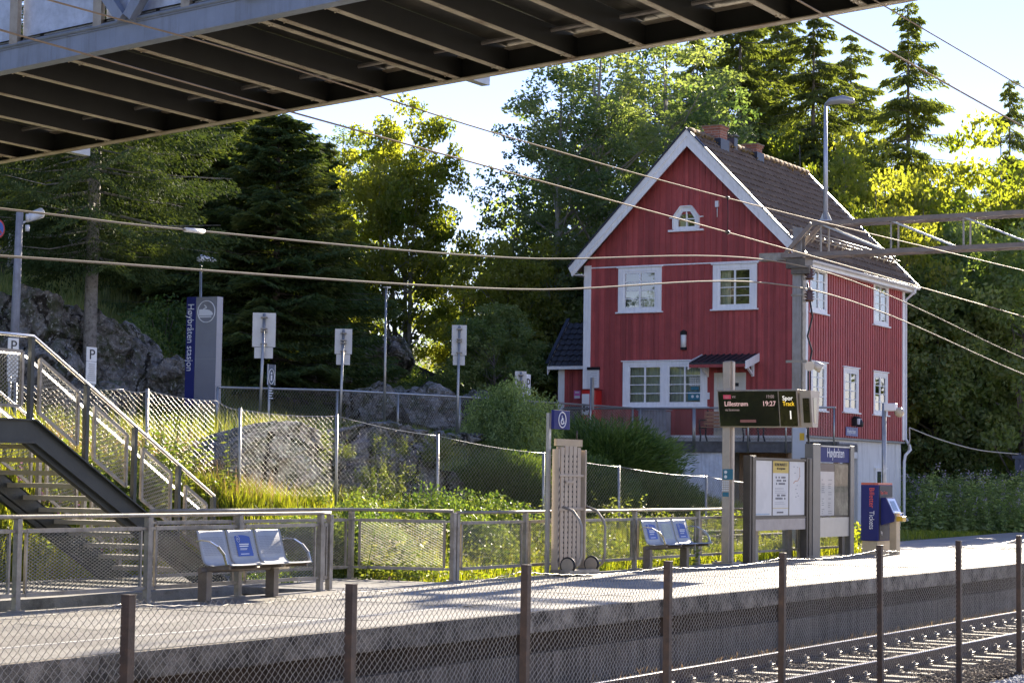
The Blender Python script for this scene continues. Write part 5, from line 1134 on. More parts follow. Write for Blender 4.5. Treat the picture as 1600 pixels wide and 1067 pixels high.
for dx in (-.22, .22):
    b = MB(); b.bar((MX + dx, MY + .4, zc0), (MX + dx, YEND, zc0 + .06), .08, .09); b.bar((MX + dx, pY, zc1), (MX + dx, YEND, zc1 + .06), .08, .09); b.build('chord', MBRN, ct)
    b = MB(); b.bar((MX + dx, pY, zc1), (MX + dx, MY + .3, zc0 + .05), .07, .08); b.build('end_brace', MBRN, ct)
    k = 0; y = pY - .2
    while y > YEND:
        b = MB(); b.bar((MX + dx, y, zc0 + .045), (MX + dx, y, zc1 - .02), .03, .03); b.build('truss_vertical', GALV2, ct)
        b = MB(); b.bar((MX + dx, y, zc1 - .02), (MX + dx, y - 1.28, zc0 + .06), .035, .035); b.build('truss_diagonal', GALV, ct); y -= 1.5
for zz in (zc0, zc1):
    b = MB(); y = pY; sg = 1
    while y > YEND: b.bar((MX - .22 * sg, y + .01, zz - .02), (MX + .22 * sg, y - .76, zz - .02), .04, .03); y -= .75; sg = -sg
    b.build('cross_lacing', MBRN, ct)
b = MB(); b.box((MX - .22, MY - .12, 5.90), (MX + .22, MY + .3, 6.1)); b.box((MX - .18, MY - .2, 5.78), (MX + .15, MY + .2, 5.90)); b.build('clamp', mat('dark clamp', (.12, .10, .08), .5, .4, .3, 9), ct)
b = MB(); b.bar((MX, MY + .3, 6.16), (MX, MY + .95, 6.17), .2, .16); b.build('cable_arm', GALV2, ct)
BROWNI = mat('brown porcelain', (.10, .045, .03), .25, 0, .2, 9)
FI = [V((MX - .05, MY - .16, 5.78)), V((MX - .05, MY - .16, 5.33))]
WY = MY - .16
for p in FI:
    b = MB(); b.lathe([(.0, -.12), (.07, -.12), (.10, -.08), (.06, -.06), (.11, -.02), (.06, .0), (.11, .04), (.06, .06), (.09, .1), (.0, .12)], p, 14); i_ = b.build('insulator', BROWNI, ct)
    b = MB(); b.bar(p + V((0, .02, -.1)), p + V((0, .3, -.1)), .05, .05); b.cyl(p + V((0, 0, .12)), p + V((0, 0, .17)), .03); b.bar(p + V((-.05, .1, .02)), p + V((-.05, .38, .02)), .04, .04); b.build('bracket', GALV2, i_)
b = MB(); b.tube([(MX - .03, MY - .1, 5.6), (MX + .02, MY - .2, 4.9), (MX, MY - .1, 4.5), (MX + .05, MY - .18, 4.2), (MX, MY - .12, 3.8), (MX, MY - .14, 1.0)], .02, 6); b.build('down_cable', BLACK, ct)
b = MB(); b.box((MX - .135, MY - .09, 2.35), (MX - .128, MY + .01, 2.5)); b.build('warning_plate', mat('yellow plate', (.6, .38, .02), .5), ct)
b = MB(); b.box((MX - .125, MY - .12, 0), (MX - .115, MY + .17, 2.9)); b.build('mast_guard', mat('pale blue grey panel', (.42, .46, .54), .5, .3, .06, 3), ct)
ls = thing('loudspeaker', 'pair of cream horn loudspeakers strapped to the overhead line mast', 'loudspeaker', (MX, MY - .4, 4.15))
CR2 = mat('cream plastic', (.62, .55, .45), .5, 0, .05, 5)
c = onY(1254, 569, MY - .42); b = MB(); b.tube([c + V((.0, -.12, -.02)), c + V((-.12, -.2, -.05))], [.07, .10], 16); b.build('horn', CR2, ls); b = MB(); c2 = c + V((.04, -.22, 0)); b.tube([c2, c2 + V((.06, -.15, -.09))], [.08, .10], 16); b.build('horn', CR2, ls); b = MB(); b.bar(c + V((0, .35, .06)), c + V((0, -.1, .06)), .05, .05); b.build('bracket', GALV2, ls)
# lamp on the portal
pl = onX(1290, 345, MX); lp = thing('portal_lamp', 'grey lamp pole with flat lamp head standing on the overhead line beam', 'lamp', (MX, pl.y, zc1 + .05))
zl_ = onX(1286, 165, MX).z; b = MB(); b.tube([(MX, pl.y, zc1 + .05), (MX, pl.y + .01, zl_)], [.05, .035], 10); b.box((MX - .16, pl.y - .16, zc1 + .05), (MX + .16, pl.y + .16, zc1 + .075)); b.build('pole', mat('light grey pole', (.42, .46, .54), .4, .4, .06, 4), lp)
b = MB()
for a in range(4): d = V((math.cos(a * 1.571), math.sin(a * 1.571), 0)); b.prism([V((MX, pl.y, zc1 + .07)) + d * .05, V((MX, pl.y, zc1 + .07)) + d * .14, V((MX, pl.y, zc1 + .25)) + d * .05], V((-d.y, d.x, 0)) * .012)
b.build('gusset', GALV, lp)
b = MB(); b.tube([(MX, pl.y + .02, zl_), (MX, pl.y - .1, zl_ + .07), (MX, pl.y - .35, zl_ + .09), (MX, pl.y - .58, zl_ + .04), (MX, pl.y - .62, zl_ + .02)], [.03, .075, .09, .06, .02], 12); b.build('lamp_head', mat('lamp head grey', (.36, .36, .38), .4, .4, .08, 5), lp)
# ------------------------------------------------------------------ overhead wires
COPP = mat('weathered copper wire', (.26, .19, .12), .65, .3, .15, 6); CABL = mat('grey brown cable', (.25, .215, .165), .7, .2, .15, 6)
def wire(name, label, pts, r, m, cat='wire'):
    b = MB(); b.tube(pts, r, 6); return tag(b.build(name, m), label, cat)
def through(px, Y): return [onY(x, y, Y) for x, y in px]
def spline(pts, n=12):
    out = []
    for i in range(len(pts) - 1):
        p0 = pts[max(0, i - 1)]; p1 = pts[i]; p2 = pts[i + 1]; p3 = pts[min(len(pts) - 1, i + 2)]
        for k in range(n): t = k / n; out.append(.5 * ((2 * p1) + (p2 - p0) * t + (2 * p0 - 5 * p1 + 4 * p2 - p3) * t * t + (3 * p1 - p0 - 3 * p2 + p3) * t ** 3))
    return out + [pts[-1]]
A = through(((0, 47), (400, 160), (800, 271), (1200, 381), (1600, 495)), 10.0); A = [A[0] + (A[0] - A[1]) * 3] + A + [A[-1] + (A[-1] - A[-2]) * 4]
wire('contact_wire', 'lower overhead wire of the far track running down across the gable', spline(A), .0078, COPP)
B_ = through(((75, 0), (400, 90), (800, 216), (1200, 326), (1600, 423)), 10.0); B_ = [B_[0] + (B_[0] - B_[1]) * 3] + B_ + [B_[-1] + (B_[-1] - B_[-2]) * 2]
wire('messenger_wire', 'upper overhead wire of the far track with droppers to the wire below', spline(B_), .007, COPP)
for (xa, ya, xb_, yb_) in ((1137, 311, 1137, 362),):
    p, q = onY(xa, ya - 2, 10), onY(xb_, yb_ + 1, 10); b = MB(); b.tube([p, p * .5 + q * .5 + V((.01, 0, 0)), q], .005, 5); b.cyl(q - V((.03, 0, 0)), q + V((.03, 0, 0)), .025, 6); b.cyl(p - V((.03, 0, 0)), p + V((.03, 0, 0)), .018, 6)
    tag(b.build('dropper_wire', BLACK), 'short vertical dropper between the two overhead wires before the gable', 'wire')
C_ = through(((1245, 0), (1600, 199)), 5.2); dC = C_[1] - C_[0]; wire('contact_wire', 'overhead wire crossing the sky at upper right, the lower of the two', [C_[0] - dC * 2, C_[0], C_[1], C_[1] + dC * 8], .008, COPP)
D_ = through(((1365, 0), (1600, 138)), 5.2); dD = D_[1] - D_[0]; wire('messenger_wire', 'thin overhead wire crossing the sky at the upper right corner', [D_[0] - dD * 2, D_[0], D_[1], D_[1] + dD * 8], .006, COPP)
F1 = through(((0, 326), (300, 360), (800, 403)), WY); F1 = [F1[0] + (F1[0] - F1[1]) * 3] + F1 + [FI[0] + V((0, 0, .13))] + through(((1600, 560),), WY); F1 += [F1[-1] + (F1[-1] - F1[-2])]
wire('feeder_cable', 'thick upper feeder cable sagging left of the mast', spline(F1), .0125, CABL)
F2 = through(((0, 400), (800, 452)), WY); F2 = [F2[0] + (F2[0] - F2[1])] + F2 + [FI[1] + V((0, 0, .13))] + through(((1600, 585),), WY); F2 += [F2[-1] + (F2[-1] - F2[-2])]
wire('feeder_cable', 'thick lower feeder cable sagging past the sign pylon', spline(F2), .014, CABL)
b = MB(); b.tube([onY(289, 359, WY), onY(318, 362, WY)], .028, 8); tag(b.build('cable_sleeve', WHITEM), 'pale splice sleeve on the upper feeder cable', 'sleeve')
# ------------------------------------------------------------------ terrace: sign posts, lamps, pylon
SY = 26.3
def sign_back(px, yb_, pxt, yt, w_px, h_px, label, small=None, two=True):
    p0 = onY(px, yb_, SY); p1 = onY(pxt, yt, SY); sc_w = (onY(px + w_px, yb_, SY).x - p0.x) * .8
    t_ = thing('parking_sign', label, 'sign', (p0.x, SY, p0.z), 'parking signs seen from behind')
    b = MB(); b.cyl((p0.x, SY, p0.z - .5), (p1.x, SY, p1.z), .032, 10); b.build('post', GALV, t_)
    hz = p1.z - onY(pxt, yt + h_px, SY).z; BK = mat('grey sign back', (.62, .60, .56), .5, .1, .08, 4)
    # board faces away from the tracks, seen from the back
    d = V((.55, -.83, 0)).normalized(); nrm = V((-d.y, d.x, 0)); c = V((p1.x, SY, p1.z)) + nrm * .05; wv = d * sc_w * .5
    b = MB(); b.prism([c - wv + V((0, 0, -hz)), c + wv + V((0, 0, -hz)), c + wv + V((0, 0, .02)), c - wv + V((0, 0, .02))], nrm * .012); b.prism([c - wv * .8 + V((0, 0, -hz - .24)), c + wv * .8 + V((0, 0, -hz - .24)), c + wv * .8 + V((0, 0, -hz - .01)), c - wv * .8 + V((0, 0, -hz - .01))], nrm * .012); b.build('sign_board', BK, t_)
    b = MB()
    for z in (-.08, -hz * .5 - .03, -hz * .5 + .03, -hz + .06): b.bar(V((p1.x, SY, p1.z + z)) - d * .07, V((p1.x, SY, p1.z + z)) + d * .07, .1, .025)
    b.build('clamp', GALV2, t_)
sign_back(405, 650, 413, 490, 27, 52, 'grey back of a parking sign on a pole, leftmost of the row behind the fence')
sign_back(530, 668, 537, 515, 19, 38, 'grey back of a parking sign between the information sign and the tall thin pole')
sign_back(713, 690, 718, 509, 15, 46, 'grey back of a parking sign on a pole left of the round bush')
sign_back(815, 660, 814, 581, 11, 32, 'grey back of a parking sign standing behind the round bush')
t_ = thing('parking_sign', 'white parking sign edge showing a letter P just right above the round bush', 'sign', onY(818, 640, 27.3))
q = onY(819, 602, 27.3); b = MB(); b.cyl((q.x, 27.32, q.z - 1.6), (q.x, 27.32, q.z + .2), .03); b.build('post', GALV, t_); b = MB(); b.box((q.x - .14, 27.24, q.z - .25), (q.x + .24, 27.26, q.z + .3)); b.build('sign_board', SIGNW, t_); T('lettering', 'P', SIGNK, t_, (q.x + .0, 27.235, q.z - .1), (1, 0, 0), (0, 0, 1), .42)
t_ = thing('thin_pole_lamp', 'tall thin steel pole with a small flat lamp on top behind the fence', 'lamp', onY(600, 675, 26.6))
p, q = onY(600, 675, 26.6), onY(603.5, 450, 26.6); b = MB(); b.tube([(p.x, 26.6, p.z - .3), (q.x, 26.6, q.z)], [.035, .025], 8); b.build('pole', GALV, t_); b = MB(); b.box((q.x - .06, 26.55, q.z), (q.x + .12, 26.65, q.z + .03)); b.build('lamp_head', GALV, t_)
def p_sign(px0, px1, ya, yb_, label, Y):
    p0, p1 = onY(px0, yb_, Y), onY(px1, ya, Y); t_ = thing('parking_sign', label, 'sign', (p0.x, Y, p0.z - 1.2), 'parking signs facing the tracks'); w_ = p1.x - p0.x; H_ = p1.z - p0.z; cx = (p0.x + p1.x) / 2
    b = MB(); b.cyl((cx, Y + .06, p0.z - 1.6), (cx, Y + .06, p1.z - .05), .03); b.build('post', GALV, t_)
    b = MB(); b.box((p0.x, Y - .01, p0.z + H_ * .66), (p1.x, Y + .01, p1.z)); b.box((p0.x, Y - .01, p0.z + H_ * .12), (p1.x, Y + .01, p0.z + H_ * .65)); b.box((p0.x + w_ * .05, Y - .01, p0.z), (p1.x - w_ * .15, Y + .01, p0.z + H_ * .10)); b.build('sign_board', SIGNW, t_)
    T('lettering', 'P', SIGNK, t_, (cx, Y - .014, p0.z + H_ * .71), (1, 0, 0), (0, 0, 1), H_ * .34, align='CENTER', sx=1.25)
    b = MB(); r_ = random.Random(4)
    for k in range(9): zz = p0.z + H_ * (.58 - k * .048); wd = w_ * r_.uniform(.28, .42); b.box((cx - wd, Y - .014, zz), (cx + wd, Y - .0105, zz + H_ * .018))
    b.bar((cx - w_ * .3, Y - .013, p0.z + H_ * .05), (cx + w_ * .2, Y - .013, p0.z + H_ * .05), .004, H_ * .02); b.build('small_print', GREYT, t_)
p_sign(134, 151, 543, 607, 'white parking sign lettered P with small print in front of the boulders', 25.6)
p_sign(11, 29, 529, 596, 'white parking sign lettered P seen through the mesh at the stair head', 25.6)
t_ = thing('information_sign', 'small dark blue information sign on a post beside the leftmost parking sign', 'sign', onY(420, 640, 26.9))
q0, q1 = onY(416.5, 601, 26.9), onY(429, 570, 26.9); cx = (q0.x + q1.x) / 2; b = MB(); b.cyl((cx, 26.93, q0.z - 1.6), (cx, 26.93, q1.z - .03), .028); b.build('post', GALV, t_)
b = MB(); b.box((q0.x, 26.88, q0.z), (q1.x, 26.9, q1.z)); b.build('sign_board', mat('dark teal sign', (.02, .05, .10), .4), t_); b = MB(); zc = q1.z - .26
b.tube([(cx + .1 * math.cos(a), 26.876, zc + .16 * math.sin(a)) for a in np.linspace(0, 6.283, 25)[:-1]], .01, 5, closed=True); b.box((cx - .025, 26.873, zc - .09), (cx + .025, 26.879, zc + .03)); b.box((cx - .025, 26.873, zc + .05), (cx + .025, 26.879, zc + .09))
for k in range(5): b.box((q0.x + .06, 26.873, zc - .26 - k * .055), (q1.x - .06 - .04 * (k % 2), 26.879, zc - .24 - k * .055))
b.box((q0.x, 26.873, q0.z), (q0.x + .015, 26.879, q1.z)); b.box((q1.x - .015, 26.873, q0.z), (q1.x, 26.879, q1.z)); b.build('symbol', SIGNW, t_)
# tall pylon 'Høybråten stasjon'
PX_ = 38.9; ya, yb2, yc = onX(290, 560, PX_).y, onX(304, 560, PX_).y, onX(337.5, 560, PX_).y; zt = onX(314, 463.5, PX_).z; zm = onX(320, 631, PX_).z; z0 = 2.5
ty = thing('station_pylon', 'tall grey pylon with navy band lettered Høybråten stasjon above the rocks', 'station sign', (PX_, (ya + yc) / 2, z0))
b = MB(); b.box((PX_, yc, zm), (PX_ + .22, yb2 - .003, zt - .01)); b.build('panel', mat('brushed grey pylon', (.30, .30, .33), .38, .35, .06, 2, .02, 20), ty, bevel=.006); b = MB(); b.box((PX_ - .012, yb2, zm - .03), (PX_ + .23, ya, zt)); b.build('name_band', NAVY, ty, bevel=.006)
zj = onX(320, 561, PX_).z; b = MB(); b.box((PX_ - .004, yc + .004, zj - .006), (PX_ - .0005, yb2 - .006, zj + .006)); b.build('panel_joint', GREYT, ty)
b = MB(); b.box((PX_ + .02, yc + .01, z0 - .5), (PX_ + .2, yb2 + .02, zm - .005)); b.build('pedestal', mat('sand pedestal', (.46, .38, .20), .75, 0, .12, 3, stain=(.3, .25, .15), stain_amt=.4, stain_scale=2), ty)
T('lettering', 'Høybråten stasjon', SIGNW, ty, (PX_ - .018, (ya + yb2) / 2 + .085, zt - .16), (0, 0, -1), (0, -1, 0), .27, sx=.80)
cy_, cz_ = (yb2 + yc) / 2, zt - .36; R_ = .255; sgn = -1
b = MB(); b.tube([(PX_ - .004, cy_ + R_ * math.cos(a), cz_ + R_ * math.sin(a)) for a in np.linspace(0, 6.283, 41)[:-1]], .012, 5, closed=True)
def L(u, v): return (PX_ - .006, cy_ - u * R_, cz_ + v * R_)
b.add([L(-.86, .22), L(-.1, .22), L(.35, .15), L(.65, -.02), L(.78, -.2), L(.78, -.3), L(.6, -.36), L(-.86, -.36)], [tuple(range(8))]); b.bar(L(-.84, -.48), L(.6, -.48), .004, .03); b.bar(L(-.35, .24), L(.05, .38), .004, .025); b.bar(L(.05, .38), L(-.25, .62), .004, .025); b.build('train_symbol', SIGNW, ty)
t_ = thing('pole_lamp', 'small pole lamp rising behind the tall navy and grey pylon', 'lamp', onY(313, 600, 33.2))
p, q = onY(313, 600, 33.2), onY(314, 407, 33.2); b = MB(); b.tube([(p.x, 33.2, p.z - 1), (q.x, 33.2, q.z)], [.045, .03], 8); b.build('pole', GALV, t_); b = MB(); b.tube([(q.x - .12, 33.2, q.z), (q.x, 33.2, q.z + .05), (q.x + .35, 33.0, q.z + .03)], [.06, .1, .05], 10); b.build('lamp_head', WHITEM, t_)
# wooden street lamp at the left edge
t_ = thing('street_lamp', 'leaning grey wooden lamp post with a white lamp arm at the left', 'street lamp', onY(24, 520, 32))
p, q = onY(23, 525, 32), onY(31, 332, 32); b = MB(); b.tube([p - V((.02, 0, 1)), q], [.105, .08], 10); b.build('pole', WOODG, t_); b = MB(); e = onY(64, 333, 32); m_ = onY(42, 345, 32); b.tube([q - V((0, 0, .22)), q - V((-.1, 0, .22)), m_], .025, 8); b.build('arm', WHITEM, t_); b = MB(); b.tube([m_, m_ * .6 + e * .4 + V((0, 0, .03)), e, e + V((.08, 0, -.02))], [.04, .11, .12, .04], 10); b.build('lamp_head', WHITEM, t_)
for dz in (.18, .42): b = MB(); b.cyl(q + V((.2, -.05, -dz + .02)), q + V((.2, -.05, -dz + .16)), .05, 8); b.build('insulator', WHITEM, t_)
t_ = thing('no_parking_sign', 'round blue and red no parking sign cut by the left edge', 'sign', onY(2, 430, 31))
c = onY(-3, 357, 31); b = MB(); b.cyl(c + V((0, .0, 0)), c + V((0, .02, 0)), .20, 24); b.build('sign_disc', mat('sign red', (.45, .03, .03), .5), t_); b = MB(); b.cyl(c + V((0, -.008, 0)), c + V((0, -.001, 0)), .155, 24); b.build('blue_field', mat('sign blue', (.02, .10, .42), .5), t_); b = MB(); b.bar(c + V((-.1, -.011, .1)), c + V((.1, -.011, -.1)), .005, .035); b.build('slash', MATS['sign red'], t_); b = MB(); b.cyl(c + V((0, .04, -2.6)), c + V((0, .04, .1)), .03); b.build('post', GALV, t_)
# guardrail along the road and what shows behind it
gr = thing('guardrail', 'steel road guardrail on posts at the upper left hillside', 'guardrail', (46, 42, 7)); z_ = 7.05
gpts = [V((x, 42.6, hgt(x, 42.6) + .25)) for x in (38, 41.6, 45.0, 47.6, 51, 54.5, 58, 61.5, 65)]
b = MB()
for p, q in zip(gpts, gpts[1:]):
    for dz, o_ in ((.42, 0), (.52, .03), (.62, 0)): b.bar(p + V((0, -o_, dz)), q + V((0, -o_, dz)), .03, .11)
b.build('rail', GALV2, gr); b = MB()
for p, q in zip(gpts, gpts[1:]): b.bar(p + V((0, 0, 1.12)), q + V((0, 0, 1.12)), .05, .05)
b.build('hand_bar', GALV, gr)
for p in gpts: b = MB(); b.box((p.x - .06, p.y + .02, p.z - .7), (p.x + .06, p.y + .12, p.z + 1.12)); b.build('post', GALV, gr)
t_ = thing('salmon_panel', 'salmon and white panel half hidden behind the hillside guardrail', 'panel', (45, 44, 7.5)); q0, q1 = onY(32, 436, 44.2), onY(54, 415, 44.2)
b = MB(); b.box((q0.x, 44.2, q0.z), (q1.x, 44.25, q1.z - .1)); b.prism([(q0.x + .2, 44.2, q1.z - .099), (q1.x - .1, 44.2, q1.z - .099), (q0.x + .75, 44.2, q1.z + .12)], (0, .05, 0)); b.build('board', mat('salmon paint', (.55, .24, .16), .6, 0, .1, 4), t_); b = MB(); b.box((q0.x, 44.19, q0.z - .5), (q1.x, 44.26, q0.z - .01)); b.build('lower_board', WHITEM, t_)
# red payment machine and bins by the house
t_ = thing('payment_machine', 'red parking payment machine with white front standing left of the red gable', 'payment machine', onX(917, 668, 55.6))
q0, q1 = onX(908, 668, 55.5), onX(930, 609, 55.5); REDM = mat('signal red paint', (.52, .02, .015), .4, 0, .08, 4, coat=.2); b = MB(); b.box((55.5, q1.y, DZ), (55.95, q0.y, q1.z)); b.build('body', REDM, t_, bevel=.02); wq = q0.y - q1.y
b = MB(); b.box((55.49, q1.y + wq * .42, q1.z - .75), (55.499, q0.y - .02, q1.z - .12)); fr_ = b.build('front_panel', PALE, t_); b = MB(); b.box((55.484, q1.y + wq * .5, q1.z - .62), (55.489, q1.y + wq * .62, q1.z - .5)); b.box((55.484, q0.y - .14, q1.z - .66), (55.489, q0.y - .06, q1.z - .45)); b.build('keypad', BLACK, fr_); b = MB(); b.box((55.493, q1.y + wq * .35, q1.z - .93), (55.499, q1.y + wq * .6, q1.z - .8)); b.build('sticker', PINK, t_); b = MB(); b.box((55.48, q1.y - .02, q1.z + .003), (55.97, q0.y + .02, q1.z + .03)); b.build('top_cap', mat('dark red cap', (.2, .02, .02), .5), t_)
t_ = thing('sign_post', 'bare grey sign board seen edge on in front of the red payment machine', 'sign', onY(921, 690, 27.0)); q = onY(922, 640, 27.0); q2 = onY(924, 590, 27.0); b = MB(); b.cyl((q.x, 27.0, 2.0), (q2.x, 27.0, q2.z), .03); b.build('post', GALV, t_); b = MB(); b.prism([(q2.x - .10, 26.92, q2.z - .9), (q2.x + .1, 26.96, q2.z - .9), (q2.x + .1, 26.96, q2.z), (q2.x - .10, 26.92, q2.z)], (.0, .02, 0)); b.build('sign_board', GALV, t_)
t_ = thing('waste_bin', 'dark wheeled waste bin beside the red payment machine', 'bin', onX(893, 660, 55.8)); q0, q1 = onX(885, 668, 55.8), onX(903, 638, 55.8); b = MB(); b.prism([(55.8, q0.y - .05, 2.75), (55.8, q1.y + .05, 2.75), (55.8, q1.y, q1.z), (55.8, q0.y, q1.z)], (.5, 0, 0)); b.build('body', mat('dark bin plastic', (.03, .045, .06), .5), t_, bevel=.02); b = MB(); b.box((55.75, q1.y - .03, q1.z), (56.35, q0.y + .03, q1.z + .06)); b.build('lid', mat('dark bin plastic', (.03, .045, .06), .5), t_, bevel=.02)
# camera pole near the house
t_ = thing('camera_pole', 'slim pole with a white security camera in front of the grey basement wall', 'security camera', (46, 15.9, 0)); p, q = onY(1381, 830, 15.9), onY(1381, 630, 15.9)
b = MB(); b.tube([(p.x, 15.9, -.1), (p.x, 15.9, q.z)], .05, 10); b.build('pole', GALV, t_); b = MB(); b.box((p.x - .05, 15.62, q.z - .17), (p.x + .12, 15.9, q.z + .0)); b.build('camera_box', WHITEM, t_, bevel=.02); b = MB(); b.sphere((p.x + .1, 15.58, q.z - .2), .11, 0, 14); b.build('dome', mat('smoked cream dome', (.5, .42, .3), .2), t_)
# service container and cable at the right edge
cq = onY(1586, 826, 21.0); cz2 = onY(1586, 711, 21.0).z
t_ = thing('service_cabin', 'blue grey steel service cabin cut by the right edge', 'cabin', (cq.x + 1.2, 20, 0)); CB = mat('blue grey corrugated steel', (.10, .12, .18), .5, .2, .08, 4); b = MB()
y = 21.0
while y > 18.0: b.box((cq.x + .0, y - .11, -.1), (cq.x + .05, y, cz2 - .12)); b.box((cq.x + .04, y - .2, -.1), (cq.x + .06, y - .11, cz2 - .12)); y -= .2
b.box((cq.x + .06, 18, -.1), (cq.x + 2.5, 21, cz2 - .12)); b.build('body', CB, t_); b = MB(); b.box((cq.x - .06, 17.9, cz2 - .12), (cq.x + 2.6, 21.08, cz2)); b.box((cq.x - .02, 20.8, cz2), (cq.x + .1, 20.92, cz2 + .08)); b.build('roof', CB, t_)
CW = [V((HX1 + .1, HY0 - .1, 2.4)), onY(1421, 690, 22.3), onY(1421, 668, 22.3)]; b = MB(); b.tube(spline(CW, 8), .02, 6); sgc = [onY(1421, 668, 22.3), onY(1470, 687, 21.9), onY(1530, 703, 21.4), V((cq.x, 20.86, cz2 + .04))]; b.tube(spline(sgc, 10), .022, 6); tag(b.build('service_cable', mat('pale cable', (.46, .43, .36), .5)), 'pale cable sagging from the house corner to the blue grey cabin', 'cable')
b = MB()
# terrace and bank fences
tf = thing('terrace_fence', 'grey chain link fence along the parking terrace edge above the rocks', 'fence', (44, 28, 2.6))
tp = [onZ(px, py, 3.62) for px, py in ((339, 605), (527, 610), (622, 615), (718, 620), (835, 627), (945, 633))]
tp[0] = V((35.0, 27.0, 3.62)); tp = [V((onY(340, 605, 27.6).x, 27.6, 3.62)), V((onY(527, 610, 27.4).x, 27.4, 3.60)), V((onY(622, 615, 27.3).x, 27.3, 3.60)), V((onY(718, 620, 27.2).x, 27.2, 3.60)), V((onY(835, 627, 27.15).x, 27.15, 3.58)), V((54.4, 27.1, 3.58))]
zz0 = [onY(340, 605, 27.6).z, onY(527, 610, 27.4).z, onY(622, 615, 27.3).z, onY(718, 620, 27.2).z, onY(835, 627, 27.15).z, 3.58]
for i, p in enumerate(tp): p.z = zz0[i]; b = MB(); b.cyl((p.x, p.y, 2.3), (p.x, p.y, p.z), .03, 8); b.build('post', GALV, tf)
b = MB(); b.tube(tp, .026, 8); b.build('top_rail', GALV, tf)
for p, q in zip(tp, tp[1:]): lat_obj('chain_link_mesh', (p.x, p.y - .03), (q.x, q.y - .03), 2.65, p.z - .01, 2.65, q.z - .01, .05, .05, .003, WIRE, tf)
bf = thing('bank_fence', 'sagging chain link fence on slim posts running down the bank in front of the rocks', 'fence', (30, 19, 1))
bp_ = [(190, 608, 21.8, 0), (230, 610, 21.6, 1), (337, 626, 20.9, 1), (375, 640, 20.4, 1), (526, 650, 19.6, 1), (684, 681, 19.0, 1), (849, 708, 18.6, 1), (967, 729, 18.3, 1), (1103, 744, 18.0, 1), (1200, 755, 17.9, 1)]
bq = [onY(a, c, d) for a, c, d, _ in bp_]; bq = [bq[0] - (bq[1] - bq[0]) * 4] + bq
for i, p in enumerate(bq):
    if i in (1, 3): continue
    b = MB(); b.cyl((p.x + .04, p.y, p.z - 1.9), (p.x, p.y, p.z + .03), .026, 8); b.build('post', GALV, bf)
for p, q in zip(bq, bq[1:]): lat_obj('chain_link_mesh', (p.x, p.y - .03), (q.x, q.y - .03), p.z - 1.35, p.z, q.z - 1.35, q.z, .045, .042, .0026, WIRE, bf, sag=.04, jitter=.002)
b = MB()
for p, q in zip(bq, bq[1:]): b.tube([p + (q - p) * t + V((0, -.03, -.16 * t * (1 - t))) for t in np.linspace(0, 1, 8)], .004, 5)
b.build('tension_wire', WIRE2, bf)
# ------------------------------------------------------------------ vegetation
LEAF_D = leaf_mat('deciduous leaf', (.10, .155, .06), (.23, .265, .115), .46, .35, (2.1, 2.15, .65))
LEAF_Y = leaf_mat('sunny maple leaf', (.09, .125, .025), (.23, .235, .065), .56, .4, (2.3, 2.3, .55))
LEAF_B = leaf_mat('aspen leaf', (.075, .12, .055), (.20, .23, .115), .48, .4, (2.1, 2.15, .75))
NEED = leaf_mat('spruce needles', (.048, .080, .030), (.13, .16, .055), .24, .5, (2.3, 2.1, .7), rough=.85, spec=.08)
SHRUB = leaf_mat('shrub leaf', (.06, .115, .035), (.16, .21, .07), .35, .8, (2.3, 2.2, .6))
JUNI = leaf_mat('juniper needles', (.045, .09, .025), (.13, .19, .055), .25, 1., (2.3, 2.1, .5))
GRASSM = leaf_mat('sunlit grass', (.10, .15, .02), (.26, .28, .06), .5, .8, (2.3, 2.1, .5))
GRASSD = leaf_mat('hill grass', (.11, .16, .045), (.28, .29, .11), .35, .5, (2.2, 2.0, .6))
DRY = leaf_mat('dry grass seed heads', (.17, .11, .065), (.34, .25, .14), .4, 2., (1.5, 1.3, .9))
FERN = leaf_mat('fern frond', (.045, .085, .012), (.11, .16, .025), .45, 1., (2.2, 2.1, .5))
PINKF = leaf_mat('fireweed petal', (.38, .17, .30), (.55, .34, .46), .4, 3., (1.4, 1., 1.4))
BARK = mat('spruce bark', (.17, .15, .13), .9, 0, .3, 6, .7, 25, stain=(.07, .06, .05), stain_amt=.7, stain_scale=5)
NEED_S = leaf_mat('shaded spruce needles', (.03, .055, .022), (.085, .115, .042), .14, .5, (2.2, 2.1, .7), rough=.85, spec=.08)  # darker copy of the needles, shade put into the colour for one tree
BARKL = mat('pale grey spruce bark', (.40, .37, .33), .9, 0, .25, 7, .6, 25, stain=(.13, .11, .09), stain_amt=.95, stain_scale=11, fine=.4)
BARKP = mat('pale bark', (.30, .28, .24), .85, 0, .25, 5, .5, 20, stain=(.08, .07, .06), stain_amt=.7, stain_scale=4)
def leafquads(c, a, bvec):
    """c,a,b (n,3): pointed quads -> verts, faces"""
    v = np.stack([c - a, c + bvec, c + a, c - bvec], 1).reshape(-1, 3); n = len(c)
    return v, np.arange(n * 4, dtype=np.int32).reshape(-1, 4)
def runit(g, n): v = g.normal(size=(n, 3)); return v / np.linalg.norm(v, axis=1, keepdims=True)
def crown_leaves(g, centers, radii, per, size, flat=.7, hang=0.):
    C = []; 
    for c, r in zip(centers, radii):
        n = max(8, int(per * r * r)); u = runit(g, n); rr = r * g.uniform(.25, 1.05, n) ** .6
        p = u * rr[:, None]; p[:, 2] *= flat; C.append(p + c)
    c = np.concatenate(C); n = len(c); a = runit(g, n); a[:, 2] -= hang; a /= np.linalg.norm(a, axis=1, keepdims=True); t = runit(g, n); b_ = np.cross(a, t); b_ /= np.linalg.norm(b_, axis=1, keepdims=True) + 1e-9
    s = g.uniform(.6, 1.3, n)[:, None] * size
    return c, a * s, b_ * s * .55
